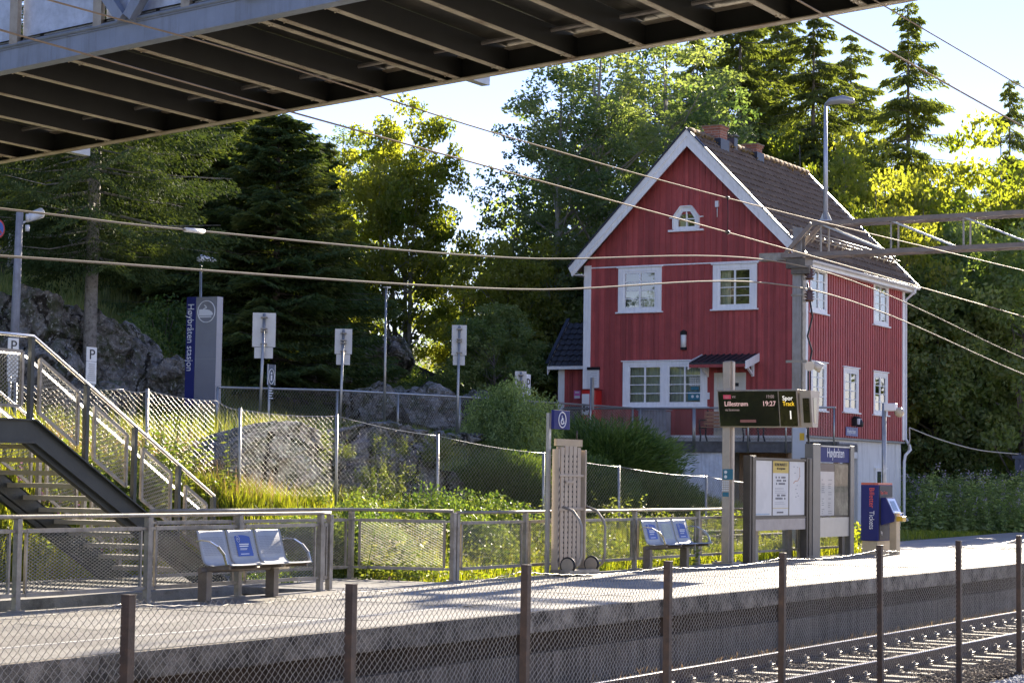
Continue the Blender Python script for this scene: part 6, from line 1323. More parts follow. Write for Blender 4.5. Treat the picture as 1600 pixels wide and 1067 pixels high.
def deciduous(name, label, cat, seed, H, R, base, m, bark, clumps=70, per=150, size=.10, shape='oval', lean=0, group=None, stems=1, cr=(.55, 1.15), fill=.45):
    g = np.random.default_rng(seed); root = thing(name, label, cat, (0, 0, 0), group)
    cs = []; rs = []
    for k in range(clumps):
        u = runit(g, 1)[0]; rr = g.uniform(fill, 1.0) ** .7
        z = u[2]; w_ = 1.0
        if shape == 'cone': w_ = (1 - .75 * (z + 1) / 2) * 1.25
        elif shape == 'top': w_ = .55 + .45 * (z + 1) / 2
        p = np.array([u[0] * R * rr * w_, u[1] * R * rr * w_, base + (H - base) * (.5 + .5 * z * rr)])
        cs.append(p); rs.append(g.uniform(*cr) * R / 3.2)
    c, a, b_ = crown_leaves(g, cs, rs, per * (3.2 / R) ** 2 , size)
    v, f = leafquads(c, a, b_)
    tn = np.repeat(g.uniform(0, 1, clumps), [max(8, int(per * (3.2 / R) ** 2 * r * r)) for r in rs]) * .6 + g.uniform(0, .4, len(c))
    npmesh('crown', v, f, m, root, tn)
    b = MB()
    for s_ in range(stems):
        ang = s_ * 2.4; off = V((math.cos(ang), math.sin(ang), 0)) * (.35 if stems > 1 else 0); top = V((math.cos(ang) * R * .35, math.sin(ang) * R * .35, H * .93)) if stems > 1 else V((lean, 0, H * .95)); r0 = H * .013 / (1 if stems == 1 else 1.3)
        pts = [off * (1 - t) + top * t * 1.0 + V((.15 * math.sin(t * 7 + seed), .12 * math.cos(t * 6 + seed), -top.z * t + (-.6 + (top.z + .6) * t))) for t in np.linspace(0, 1, 9)]
        b.tube(pts, [r0 * (1.25 - 1.15 * t) for t in np.linspace(0, 1, 9)], 8)
        for k in range(s_, min(clumps, 44), stems):
            e = V(cs[k]); t = min(.92, max(.12, (e.z - .35 * R) / H)); i = min(7, int(t * 8)); q = pts[i] + (pts[i + 1] - pts[i]) * (t * 8 - i); mid = q * .5 + e * .5 + V((0, 0, -.1 * R * .3)); r1 = r0 * (1.2 - 1.1 * t) * .5
            b.tube([q, mid, e], [r1, r1 * .6, r1 * .2], 5, cap=False)
    b.build('trunk', bark, root)
    return root
def spruce(name, label, seed, H, R, bare, m=NEED, dens=1., droop=.35, group=None, ragged=.25, sz=1., whorl=.42, jit=1.2, bark=None):
    g = np.random.default_rng(seed); root = thing(name, label, 'spruce tree', (0, 0, 0), group); Cs = []; As = []; Bs = []; TN = []; b = MB()
    b.tube([(0, 0, -1), (.03, .02, H * .3), (0, .03, H * .65), (0, 0, H)], [H * .0095, H * .0082, H * .0055, .015], 10)
    z = bare * H
    while z < H - .3:
        t = (z - bare * H) / (H * (1 - bare)); Lm = R * (1 - t) ** .62 * (1 if t > .08 else .55 + t * 5.6); nb = g.integers(4, 7)
        a0 = g.uniform(0, 6.28)
        for k in range(nb):
            az = a0 + 6.283 * k / nb + g.normal(0, .35); zo = z; z = z + jit * g.uniform(-.5, .5) * whorl; L = Lm * g.uniform(1 - ragged * 1.1, 1 + ragged * .5)
            if L < .12: z = zo; continue
            ns = max(4, int(L / .085 * dens)); s = np.linspace(.12, 1, ns); dirh = np.array([math.cos(az), math.sin(az), 0]); up0 = .15 - .5 * (1 - t)
            pz = z + L * (up0 * s * .55 - droop * s ** 2 * .5 + .28 * s ** 3)
            p = dirh[None] * (s * L)[:, None]; p[:, 2] = pz
            side = np.array([-dirh[1], dirh[0], 0])
            if L > .7: b.tube([(0, 0, z), tuple(p[ns // 2]), tuple(p[-1])], [.012 + .008 * L, .012, .004], 4, cap=False)
            for sg in (-1, 1):
                wl = L * .42 * (1 - s * .75) + .12; nsub = 5
                for q in range(nsub):
                    ff = (q + g.uniform(.2, .9, ns)) / nsub
                    c = p + side[None] * (sg * wl * ff)[:, None] + dirh[None] * (wl * ff * .45)[:, None]; c[:, 2] -= wl * ff * .55 + g.uniform(0, .12, ns)
                    a = side[None] * (sg * g.uniform(.2, .7, ns))[:, None] + dirh[None] * g.uniform(.1, .8, ns)[:, None]; a[:, 2] = g.uniform(-1.0, .15, ns); a /= np.linalg.norm(a, axis=1, keepdims=True)
                    ln = g.uniform(.055, .12, ns)[:, None] * sz; bb = np.cross(a, runit(g, ns)); bb /= np.linalg.norm(bb, axis=1, keepdims=True) + 1e-9
                    Cs.append(c); As.append(a * ln); Bs.append(bb * ln * .30); TN.append(np.full(ns, g.uniform(0, .5)) + g.uniform(0, .5, ns))
            z = zo
        z += whorl * g.uniform(.6, 1.4) * (1 - .45 * t)
    ns = 90; c = np.zeros((ns, 3)); c[:, 2] = H - 1.3 * g.uniform(0, 1, ns); c[:, :2] = g.normal(0, 1, (ns, 2)) * (.02 + .13 * (H - c[:, 2:3])); a = runit(g, ns); a[:, 2] = .5; Cs.append(c + a * .06); As.append(a * .12); Bs.append(np.cross(a, runit(g, ns)) * .03); TN.append(np.full(ns, .4))
    v, f = leafquads(np.concatenate(Cs), np.concatenate(As), np.concatenate(Bs)); npmesh('crown', v, f, m, root, np.concatenate(TN)); b.build('trunk', bark or BARK, root)
    return root
def place(root, px, D, top, rotz=0., wscale=None, label=None, proto_h=None, first=False, base=None, group=None):
    q = onD(px, top, D); zb = hn(q.x, q.y) - .1 if base is None else base; s = (q.z - zb) / proto_h; ws = s if wscale is None else wscale
    if first: r = root; r.location = (q.x, q.y, zb); r.rotation_euler = (0, 0, rotz); r.scale = (ws, ws, s)
    else: r = dup(root, (q.x, q.y, zb), label, rotz, (ws, ws, s))
    if label: r['label'] = label
    if group: r['group'] = group
    return r
GS, GD = 'spruces around the station', 'broadleaf trees around the station'
# spruces: left hillside
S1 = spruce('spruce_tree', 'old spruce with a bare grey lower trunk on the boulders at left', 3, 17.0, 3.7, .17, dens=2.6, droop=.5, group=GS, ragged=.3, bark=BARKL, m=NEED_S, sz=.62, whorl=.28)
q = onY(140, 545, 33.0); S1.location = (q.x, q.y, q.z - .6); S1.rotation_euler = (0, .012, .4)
S2 = spruce('spruce_tree', 'broad dense dark spruce with foliage to the ground beside the tall pylon', 5, 16.0, 4.4, .02, dens=1.3, droop=.5, group=GS, sz=1.5)
place(S2, 438, 60, 165, first=True, proto_h=16, wscale=.92)
for px, D, top, rz, ws, lab in (
    (318, 63, 120, 1.1, 1.0, 'dark spruce between the bare trunked spruce and the broad dense spruce'),
    (245, 70, 120, 2.0, 1.1, 'shaded spruce behind and right of the bare trunked spruce'),
    (30, 66, 40, 3.0, 1.1, 'dark spruce filling the left edge behind the wooden street lamp'),
    (95, 72, 60, 4.1, 1.1, 'dark spruce behind the hillside guardrail at left'),
    (385, 75, 140, 2.6, 1.1, 'spruce standing behind the broad dense spruce, its top under the bridge'),
    (500, 84, 210, 5.0, .8, 'narrow spruce between the dense spruce and the sunlit maple'),
    (180, 80, 60, 5.5, 1.1, 'far spruce seen in the gap behind the bare trunk'),
    ): place(S2, px, D, top, rz, ws, lab, 16)
NEED2 = leaf_mat('backlit spruce needles', (.07, .085, .03), (.16, .18, .06), .42, .5, (2.1, 2.2, .7), rough=.85, spec=.08)  # lighter, more translucent copy with the backlight put into the needle colour
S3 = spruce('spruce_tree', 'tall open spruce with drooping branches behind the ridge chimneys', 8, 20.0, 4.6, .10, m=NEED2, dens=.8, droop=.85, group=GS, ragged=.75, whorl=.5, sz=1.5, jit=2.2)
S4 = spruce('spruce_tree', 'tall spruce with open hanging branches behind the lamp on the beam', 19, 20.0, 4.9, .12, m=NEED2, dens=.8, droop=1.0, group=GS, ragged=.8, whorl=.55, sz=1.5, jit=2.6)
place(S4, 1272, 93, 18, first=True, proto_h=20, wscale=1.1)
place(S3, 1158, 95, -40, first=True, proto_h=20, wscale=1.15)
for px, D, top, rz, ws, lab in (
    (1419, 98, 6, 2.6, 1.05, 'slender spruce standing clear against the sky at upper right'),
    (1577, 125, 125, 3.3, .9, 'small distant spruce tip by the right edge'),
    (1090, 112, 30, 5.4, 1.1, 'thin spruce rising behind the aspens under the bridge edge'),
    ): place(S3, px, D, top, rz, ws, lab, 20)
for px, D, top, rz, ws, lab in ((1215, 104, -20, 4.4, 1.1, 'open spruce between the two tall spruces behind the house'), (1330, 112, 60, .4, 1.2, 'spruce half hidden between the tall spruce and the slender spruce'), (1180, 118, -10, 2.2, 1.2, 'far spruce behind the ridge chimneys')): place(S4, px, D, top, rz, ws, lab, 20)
# broadleaf trees
M1 = deciduous('maple_tree', 'sunlit yellow green maple with several stems in the middle of the hillside', 'maple tree', 21, 10.5, 3.3, .8, LEAF_Y, BARKP, clumps=260, per=520, size=.095, group=GD, stems=4, cr=(.35, .7), fill=.2)
place(M1, 628, 76, 158, first=True, proto_h=10.5, wscale=.80, base=hgt(onD(628, 300, 76).x, onD(628, 300, 76).y))
A1 = deciduous('aspen_tree', 'tall grey green aspen left of the gable, its crown reaching the sky gap', 'aspen tree', 33, 18, 3.4, 4.5, LEAF_B, BARKP, clumps=210, per=400, size=.085, group=GD, cr=(.28, .62), fill=.25)
place(A1, 878, 71, 95, first=True, proto_h=18, wscale=.82)
for px, D, top, rz, ws, lab in (
    (945, 72.5, 55, 1.2, 1.2, 'tall grey green aspen directly behind the left slope of the gable'),
    (1048, 78, 25, 2.1, 1.2, 'tall aspen behind the gable apex under the bridge edge'),
    (930, 76, 80, 3.0, 1.0, 'aspen between the leftmost aspen and the gable'),
    (1000, 84, 50, 4.2, 1.2, 'far aspen behind the gable'),
    (1110, 90, 100, 5.2, 1.2, 'far aspen behind the chimneys'),
    (540, 88, 190, 2.4, .75, 'pale hazy birch left of the sunlit maple'),
    (1480, 104, 250, .9, 1.1, 'aspen far behind the dark trees at right'),
    ): place(A1, px, D, top, rz, ws, lab, 18)
D1 = deciduous('broadleaf_tree', 'bushy sunlit yellow green tree behind the right end of the brown roof', 'tree', 44, 9, 3.2, .6, LEAF_Y, BARK, clumps=190, per=480, size=.09, group=GD, shape='oval', cr=(.35, .75), fill=.25)
place(D1, 1372, 78, 268, first=True, proto_h=9, wscale=1.05)
for px, D, top, rz, ws, lab in (
    (1325, 86, 205, 1., 1.3, 'green tree behind the lamp pole above the roof'),
    (1445, 84, 285, 2., 1.1, 'sunlit tree right of the roof end'),
    (1560, 90, 185, 3., 1.6, 'tall yellow green tree by the right edge'),
    (800, 70, 335, 4., .75, 'open yellowish tree between the maple and the aspens'),
    (730, 86, 370, 5., .8, 'low backlit tree right of the sunlit maple'),
    (1250, 90, 200, 2.6, 1.3, 'green tree behind the ridge between the spruces'),
    ): place(D1, px, D, top, rz, ws, lab, 9)
D2 = deciduous('broadleaf_tree', 'dark green tree right of the house, its branches down to the bushes', 'tree', 55, 10, 3.4, .3, LEAF_D, BARK, clumps=200, per=420, size=.095, group=GD, shape='oval', fill=.3, cr=(.38, .8))
place(D2, 1462, 77, 400, first=True, proto_h=10, wscale=1.0)
for px, D, top, rz, ws, lab in (
    (1530, 80, 330, 1., 1.2, 'dark tree in the middle of the shaded trees at right'),
    (1600, 76, 360, 2., 1.1, 'dark tree at the right edge above the blue grey cabin'),
    (1490, 90, 320, 3., 1.3, 'shaded tree behind the dark trees at right'),
    (1425, 84, 470, 4., 1., 'low shaded tree just right of the house corner'),
    (1590, 94, 300, 5., 1.3, 'tall shaded tree at the far right'),
    (815, 70, 455, 1.5, .62, 'dark shrubby tree left of the house gable'),
    (905, 74, 420, 2.5, .85, 'dark tree close behind the left wall of the house'),
    (775, 66, 470, 3.5, .5, 'dark shrubby tree above the round bush'),
    (960, 72, 350, .5, 1.0, 'dark tree behind the roof of the annex'),
    ): place(D2, px, D, top, rz, ws, lab, 10)
# unseen neighbours up the hill to the left, which the windows mirror
for i, (x, y, s) in enumerate(((8, 44, 1.2), (-2, 50, 1.4), (16, 52, 1.3), (-14, 46, 1.3), (24, 56, 1.2))):
    r = dup(M1, (x, y, hgt(x, y)), ['maple further along the hillside beyond the left edge of the view'][0], i * 1.1, (s, s, s)); r['group'] = 'hillside maples outside the left edge'
# far wood
g = np.random.default_rng(77); Cs = []
for i in range(90):
    x = g.uniform(20, 175); y = g.uniform(62, 125); Cs.append((x, y, hgt(x, y)))
cs = []; rs = []
for c in Cs:
    hh = g.uniform(7, 12)
    for k in range(12): cs.append(np.array(c) + np.array([g.normal(0, 1.8), g.normal(0, 1.8), g.uniform(.5, hh)])); rs.append(g.uniform(1., 1.9))
for i in range(70):
    x = g.uniform(100, 170); y = g.uniform(24, 66); z0 = hgt(x, y); hh = g.uniform(9, 15)
    for k in range(12): cs.append(np.array([x + g.normal(0, 1.8), y + g.normal(0, 1.8), z0 + g.uniform(.5, hh)])); rs.append(g.uniform(1., 1.9))
c, a, b_ = crown_leaves(g, cs, rs, 26, .2); v, f = leafquads(c, a, b_); stuff(npmesh('far_woodland', v, f, LEAF_D, None, g.uniform(0, 1, len(c))))

# shrubs
def shrub(name, label, cat, seed, H, R, m, per=300, size=.05, clumps=40, group=None, up=False):
    g = np.random.default_rng(seed); root = thing(name, label, cat, (0, 0, 0), group); cs = []; rs = []
    for k in range(clumps):
        u = runit(g, 1)[0]; u[2] = abs(u[2]); rr = g.uniform(.3, 1) ** .6; cs.append(np.array([u[0] * R * rr, u[1] * R * rr, u[2] * H * rr * .95 + .05])); rs.append(g.uniform(.22, .42) * R)
    c, a, b_ = crown_leaves(g, cs, rs, per / (R * R) * 1.6, size, .85)
    if up:
        d = c - np.array([0, 0, -.2 * H]); d /= np.linalg.norm(d, axis=1, keepdims=True); a = (d + .45 * a / size) ; a = a / np.linalg.norm(a, axis=1, keepdims=True) * size * 1.5; b_ = np.cross(a, runit(g, len(c))); b_ = b_ / (np.linalg.norm(b_, axis=1, keepdims=True) + 1e-9) * size * .22
    v, f = leafquads(c, a, b_); npmesh('foliage', v, f, m, root, g.uniform(0, 1, len(c)))
    b = MB()
    for k in range(min(14, clumps)): e = V(cs[k]); b.tube([(e.x * .1, e.y * .1, -.3), e * .5, e], [.03, .018, .006], 5, cap=False)
    b.build('stems', BARK, root); return root
BUSHL = leaf_mat('pale bush leaf', (.12, .18, .075), (.30, .37, .18), .45, 1.)
bush = shrub('round_bush', 'round light green bush at the terrace edge left of the house', 'bush', 5, 2.0, 1.75, BUSHL, 2200, .045, 110); q = onY(798, 695, 24.0); bush.location = (q.x, q.y, q.z - .3); bush.scale = (.60, .60, .86)
jun = shrub('juniper_bush', 'spreading dark juniper bush below the house deck', 'juniper', 6, 1.35, 1.9, JUNI, 2600, .06, 90, up=True); q = onY(940, 735, 23.6); jun.location = (q.x, q.y, q.z - .25); jun.scale = (1, 1, 1)
j2 = dup(jun, tuple(onY(1010, 790, 22.0) - V((0, 0, .3))), 'dark juniper bush seen through the bank fence below the plank skirt', 1.5, (.75, .75, .7))
j3 = dup(jun, tuple(onY(880, 770, 22.0) - V((0, 0, .4))), 'juniper bush behind the boarding ramp', 2.5, (.8, .8, .8))
j4 = dup(jun, tuple(onY(790, 770, 20.6) - V((0, 0, .2))), 'juniper like bush behind the fence left of the boarding ramp', 3.5, (.6, .6, .65))
GSH = 'leafy shrubs on the bank behind the railing'
sh = shrub('leafy_shrub', 'leafy shrubs growing on the bank between the rocks and the railing', 'shrub', 9, 1.0, .95, SHRUB, 700, .036, 40, GSH)
g = np.random.default_rng(15); k = 0
for px in list(range(395, 800, 15)):
    Y = 18.0 + g.uniform(-.7, 1.0); q = onY(px + g.uniform(-8, 8), 800, Y); z = hn(q.x, q.y); s = g.uniform(.62, .85)
    o = sh if k == 0 else dup(sh, (0, 0, 0)); o.location = (q.x, q.y, z - .1); o.rotation_euler = (0, 0, g.uniform(0, 6)); o.scale = (s, s, s * g.uniform(.8, 1.15)); k += 1
GSB = 'bushes in front of the shaded trees at right'
for i, px in enumerate(range(1420, 1620, 17)):
    for Dd in (72.0, 73.5):
        q = onD(px + g.uniform(-6, 6), 800, Dd + g.uniform(-.6, .6)); z = hgt(q.x, q.y); s = g.uniform(1.3, 2.2); o = dup(sh, (q.x, q.y, z - .2), 'green bushes with lilac flower heads at the foot of the shaded trees', g.uniform(0, 6), (s, s, s * g.uniform(.8, 1.05))); o['group'] = GSB
GHS = 'shrubs on the hillside'
for i in range(60):
    px = g.uniform(180, 900); Dd = g.uniform(52, 74); q = onD(px, 500, Dd)
    if q.y < 33.5 or (515 < px < 705 and i % 4): continue
    z = hn(q.x, q.y); s = g.uniform(.7, 1.5); o = dup(sh, (q.x, q.y, z - .15), 'leafy shrubs scattered on the wooded hillside behind the parking signs', g.uniform(0, 6), (s, s, s)); o['group'] = GHS
def weed(name, label, seed, H, R, n, m, fl=None):
    g = np.random.default_rng(seed); root = thing(name, label, 'plant', (0, 0, 0)); b = MB(); C = []; A_ = []; B_ = []; FC = []
    for k in range(n):
        a0 = g.uniform(0, 6.28); r0 = R * g.uniform(0, 1) ** .5; h = H * g.uniform(.45, 1.05); x, y = r0 * math.cos(a0), r0 * math.sin(a0); lx, ly = g.normal(0, .16, 2) * h
        b.tube([(x, y, -.1), (x + lx * .3, y + ly * .3, h * .5), (x + lx, y + ly, h)], [.007, .005, .003], 4, cap=False)
        for i in range(int(22 * h / H) + 8):
            t = g.uniform(.12, 1.0); az = g.uniform(0, 6.28); d = np.array([math.cos(az), math.sin(az), g.uniform(-.5, .4)]); s_ = g.uniform(.03, .07) * (1.25 - .6 * t); p = np.array([x + lx * t * t, y + ly * t * t, h * t]); C.append(p + d * s_ * 1.1); A_.append(d * s_); B_.append(np.cross(d, runit(g, 1)[0]) * s_ * .42)
        if fl and g.random() < .16:
            for i in range(14): FC.append(np.array([x + lx, y + ly, h]) + np.append(g.normal(0, .035, 2), g.uniform(-.12, .08)))
    b.build('stalks', m, root); nl_ = len(C)
    for p in FC: q_ = runit(g, 1)[0] * .018; C.append(p); A_.append(q_); B_.append(np.cross(q_, runit(g, 1)[0]))
    v, f = leafquads(np.array(C), np.array(A_), np.array(B_)); npmesh('leaves', v, f, [m, fl] if fl else m, root, g.uniform(0, 1, len(C)), mi=(np.arange(len(C)) >= nl_).astype(int))
    return root
WEEDM = leaf_mat('weed leaf', (.07, .11, .03), (.19, .21, .08), .42, 1.2, (2.1, 2.1, .6))
LILAC = leaf_mat('lilac flower head', (.36, .30, .36), (.56, .50, .54), .35, 2., (1.2, 1.1, 1.3))
w1 = weed('weed_plant', 'tangled tall weeds between the leafy shrubs and the mesh railing', 51, 1.0, .6, 26, WEEDM); w1['group'] = 'tall weeds along the bank foot'
g = np.random.default_rng(52)
for i in range(46):
    px = g.uniform(380, 1120); Y = 17.0 + g.uniform(-.7, 2.0); q = onY(px, 800, Y); q.x = max(q.x, 25.9); s = g.uniform(.7, 1.25); o = w1 if i == 0 else dup(w1, (0, 0, 0)); o.location = (q.x, q.y, hn(q.x, q.y) - .03); o.rotation_euler = (0, 0, g.uniform(0, 6)); o.scale = (s, s, s * g.uniform(.75, 1.1))
for i in range(10):
    px = g.uniform(0, 330); Y = 20.4 + g.uniform(-.2, 1.3); q = onY(px, 800, Y); s = g.uniform(.9, 1.4); o = dup(w1, (q.x, q.y, hn(q.x, q.y) - .03), 'tall green weeds behind the open treads of the stairs', g.uniform(0, 6), (s, s, s)); o['group'] = 'tall weeds behind the stairs'
w2 = weed('lilac_plant', 'bushy green weeds with lilac flower heads before the shaded trees at right', 53, 1.2, .9, 46, leaf_mat('bright weed leaf', (.17, .23, .09), (.34, .40, .19), .45, 1.2, (2.0, 2.1, .7)), LILAC); w2['group'] = 'flowering weeds before the shaded trees'
for i in range(34):
    px = 1416 + (i % 17) * 11 + g.uniform(-5, 5); q = onD(px, 800, 68.6 + (i // 17) * 1.5 + g.uniform(-.5, .5)); s = g.uniform(.9, 1.75); o = w2 if i == 0 else dup(w2, (0, 0, 0)); o.location = (q.x, q.y, hgt(q.x, q.y) - .05); o.rotation_euler = (0, 0, g.uniform(0, 6)); o.scale = (s, s, s * g.uniform(.8, 1.15))
yl = shrub('yellow_shrub', 'bright yellow green shrub under the navy station pylon on the platform', 'shrub', 12, .75, .65, GRASSM, 300, .05, 26); q = onY(1305, 868, 16.6); yl.location = (q.x, q.y, -.1)
# ferns on the slope
fr = thing('fern_clump', 'fern clumps on the grassy slope above the rocks', 'fern', (0, 0, 0), 'ferns on the slope'); Cs = []; As = []; Bs = []
g = np.random.default_rng(31)
for k in range(16):
    az = g.uniform(0, 6.28); L = g.uniform(.6, .95); d = np.array([math.cos(az), math.sin(az), 0]); sd_ = np.array([-d[1], d[0], 0])
    for t in np.linspace(.1, 1, 13):
        p = d * L * t * .8 + np.array([0, 0, L * (1.0 * t - .55 * t * t)])
        for sg in (-1, 1): w_ = .17 * (1 - t) + .03; Cs.append(p + sd_ * sg * w_ * .6 + d * .02); As.append(sd_ * sg * w_ + d * w_ * .3); Bs.append(d * .028 + np.array([0, 0, .01]))
v, f = leafquads(np.array(Cs), np.array(As), np.array(Bs)); npmesh('fronds', v, f, FERN, fr, g.uniform(0, 1, len(Cs)))
first = True
for px, py, D in ((547, 482, 60), (560, 500, 58), (640, 500, 58), (610, 555, 54), (575, 560, 53), (670, 590, 52), (690, 560, 54), (720, 600, 52), (750, 590, 52), (650, 545, 56), (230, 585, 50), (60, 595, 48), (255, 560, 52), (215, 560, 51)):
    q = onD(px, py, D); z = hn(q.x, q.y); o = fr if first else dup(fr, (0, 0, 0)); first = False; o.location = (q.x, q.y, z - .05); s = g.uniform(.8, 1.4); o.rotation_euler = (0, 0, g.uniform(0, 6)); o.scale = (s, s, s)
# grass
def grass(name, n, sampler, hr, wd, m, seed, lean=.35, heads=None):
    g = np.random.default_rng(seed); P_ = np.array([sampler(g) for _ in range(n)]); h = g.uniform(*hr, n) ; az = g.uniform(0, 6.283, n); l = g.uniform(.1, 1, n) * lean * h
    d = np.stack([np.cos(az), np.sin(az), np.zeros(n)], 1); sd_ = np.stack([-np.sin(az), np.cos(az), np.zeros(n)], 1); up = np.array([0, 0, 1.])
    p0 = P_; p1 = P_ + d * (l * .35)[:, None] + up * (h * .6)[:, None]; p2 = P_ + d * l[:, None] + up * (h * .95)[:, None]; w_ = (wd * g.uniform(.6, 1.4, n))[:, None]
    v = np.stack([p0 - sd_ * w_, p0 + sd_ * w_, p1 + sd_ * w_ * .75, p1 - sd_ * w_ * .75, p2 + sd_ * w_ * .1, p2 - sd_ * w_ * .1], 1).reshape(-1, 3); i = np.arange(n)[:, None] * 6
    f = np.concatenate([i + np.array([[0, 1, 2, 3]]), i + np.array([[3, 2, 4, 5]])]); return stuff(npmesh(name, v, f, m, None, np.tile(g.uniform(0, 1, n), 2)))
def area(x0, x1, y0, y1, cond=None):
    def s(g):
        while True:
            x = g.uniform(x0, x1); y = g.uniform(y0, y1)
            if cond is None or cond(x, y, g): return (x, y, hn(x, y) - .02)
    return s
nowalk = lambda x, y, g: not (16.7 < x < 25.5 and 15.6 < y < 20.0)
grass('verge_grass', 20000, area(12, 43, 15.75, 18.3, nowalk), (.25, .72), .008, GRASSM, 1)
grass('stair_side_grass', 16000, area(10, 24, 19.95, 23.0), (.4, 1.1), .011, GRASSM, 12)
grass('stair_foot_grass', 5000, area(8, 16.7, 15.8, 20), (.3, .8), .010, GRASSM, 13)
grass('bank_grass', 24000, area(17, 32, 17.5, 22.5, lambda x, y, g: nowalk(x, y, g) and g.random() < (1.2 - (x - 17) / 15)), (.2, .55), .008, GRASSM, 2, .7)
grass('dry_grass', 5000, area(19, 30, 20.0, 23, lambda x, y, g: nowalk(x, y, g) and mnoise.noise(V((x * .5, y * .5, 0))) > -.05), (.4, .8), .005, DRY, 3, .5)
grass('bank_meadow', 26000, area(20.5, 28, 19.95, 21.7, lambda x, y, g: g.random() < 1.2 - max(0, x - 25.5) / 2.5), (.22, .6), .008, GRASSM, 21, .7)
grass('terrace_grass', 11000, area(24, 54, 22.5, 27.2, lambda x, y, g: mnoise.noise(V((x * .4, y * .6, 4))) > -.1), (.2, .55), .009, GRASSD, 4)
grass('hill_grass', 60000, area(30, 64, 33, 43), (.2, .6), .012, GRASSD, 5)
grass('deck_foot_grass', 8000, area(44, 54.5, 18.5, 27, None), (.2, .6), .01, GRASSD, 6)
grass('yard_grass', 12000, area(58, 84, 17.5, 22.0, lambda x, y, g: y > 19.4 + .5 * math.sin(x) and not (x < 65.2 and y > 22.4)), (.06, .22), .012, GRASSM, 7)
grass('trackside_weeds', 2500, lambda g: (lambda x: (x, 11.05 + abs(g.normal(0, .12)) - .3 * (g.random() < .3), -.92))(21 + 26 * g.beta(1.3, 1)), (.05, .20), .008, DRY, 8, .8)
# weeds with leaves among the verge grass
g = np.random.default_rng(41); n = 42000; sp = area(12, 43, 15.8, 18.4, nowalk); c = np.array([sp(g) for _ in range(n)]); c[:, 2] += g.uniform(.03, .85, n) ** 1.2 * (.55 + .6 * np.array([mnoise.noise(V((q[0] * .8, q[1] * .8, 5))) for q in c]) + .2); a = runit(g, n) * g.uniform(.018, .045, (n, 1)); b_ = np.cross(a, runit(g, n)) * .45
v, f = leafquads(c, a, b_); stuff(npmesh('verge_weeds', v, f, GRASSM, None, g.uniform(0, 1, n)))
n = 2600; c = np.array([sp(g) for _ in range(n)]); c[:, 2] += g.uniform(.35, .8, n); a = runit(g, n) * .018; b_ = np.cross(a, runit(g, n)) * .9; v, f = leafquads(c, a, b_); stuff(npmesh('verge_flowers', v, f, leaf_mat('cream blossoms', (.45, .42, .28), (.7, .66, .5), .3, 3., (1.2, 1.2, 1.1)), None, g.uniform(0, 1, n)))
# fireweed
fw = thing('fireweed', 'pink fireweed stalks in flower among the grass behind the mesh', 'wild flowers', (0, 0, 0), 'fireweed by the railings'); b = MB(); Cs = []; As = []; Bs = []; Lc = []; La = []; Lb = []
for k in range(6):
    x, y = g.normal(0, .26), g.normal(0, .22); h = g.uniform(.75, 1.15); b.tube([(x, y, 0), (x + .02, y, h)], [.008, .004], 4, cap=False)
    for i in range(26): t = g.uniform(.62, 1.0); az = g.uniform(0, 6.28); r_ = .045 * (1.25 - t) * 2; Cs.append((x + .02 * t + r_ * math.cos(az), y + r_ * math.sin(az), h * t)); q_ = runit(g, 1)[0]; As.append(q_ * .022); Bs.append(np.cross(q_, runit(g, 1)[0]) * .018)
    for i in range(30): t = g.uniform(.1, .62); az = g.uniform(0, 6.28); d = np.array([math.cos(az), math.sin(az), .25]); Lc.append(np.array([x + .02 * t, y, h * t]) + d * .07); La.append(d * .07); Lb.append(np.array([-math.sin(az), math.cos(az), 0]) * .012)
b.build('stalks', SHRUB, fw); v, f = leafquads(np.array(Cs), np.array(As), np.array(Bs)); npmesh('flowers', v, f, PINKF, fw, g.uniform(0, 1, len(Cs))); v, f = leafquads(np.array(Lc), np.array(La), np.array(Lb)); npmesh('leaves', v, f, SHRUB, fw, g.uniform(0, 1, len(Lc)))
first = True
for px, Y, py in ((40, 21, 700), (58, 21, 700), (75, 20.8, 700), (90, 21, 700), (108, 20.8, 700), (22, 21.2, 700), (605, 16.3, 900), (632, 16.2, 900), (655, 16.2, 900), (690, 16.3, 900), (585, 16.9, 900), (668, 16.0, 900), (100, 20.2, 860), (12, 17, 900), (130, 20.6, 700)):
    q = onY(px, py, Y); o = fw if first else dup(fw, (0, 0, 0)); first = False; o.location = (q.x, q.y, hn(q.x, q.y) - .05); o.rotation_euler = (0, 0, g.uniform(0, 6)); s = g.uniform(.6, .95) if Y > 18 else g.uniform(.4, .6); o.scale = (s, s, s)
# ------------------------------------------------------------------ rocks
ROCK = bpy.data.materials.new('lichen rock'); ROCK.use_nodes = True; t = ROCK.node_tree; pb = t.nodes['Principled BSDF']; pb.inputs['Roughness'].default_value = .92
geo = t.nodes.new('ShaderNodeNewGeometry'); n1 = t.nodes.new('ShaderNodeTexNoise'); n1.inputs['Scale'].default_value = 2.3; n1.inputs['Detail'].default_value = 14; n1.inputs['Roughness'].default_value = .8; t.links.new(geo.outputs['Position'], n1.inputs['Vector'])
r = t.nodes.new('ShaderNodeValToRGB'); t.links.new(n1.outputs[0], r.inputs[0]); e = r.color_ramp.elements; e[0].position = .30; e[0].color = (.03, .026, .02, 1); e[1].position = .74; e[1].color = (.50, .485, .45, 1); x = e.new(.43); x.color = (.11, .098, .082, 1); x = e.new(.56); x.color = (.26, .245, .225, 1)
vz = t.nodes.new('ShaderNodeTexVoronoi'); vz.feature = 'DISTANCE_TO_EDGE'; vz.inputs['Scale'].default_value = .62
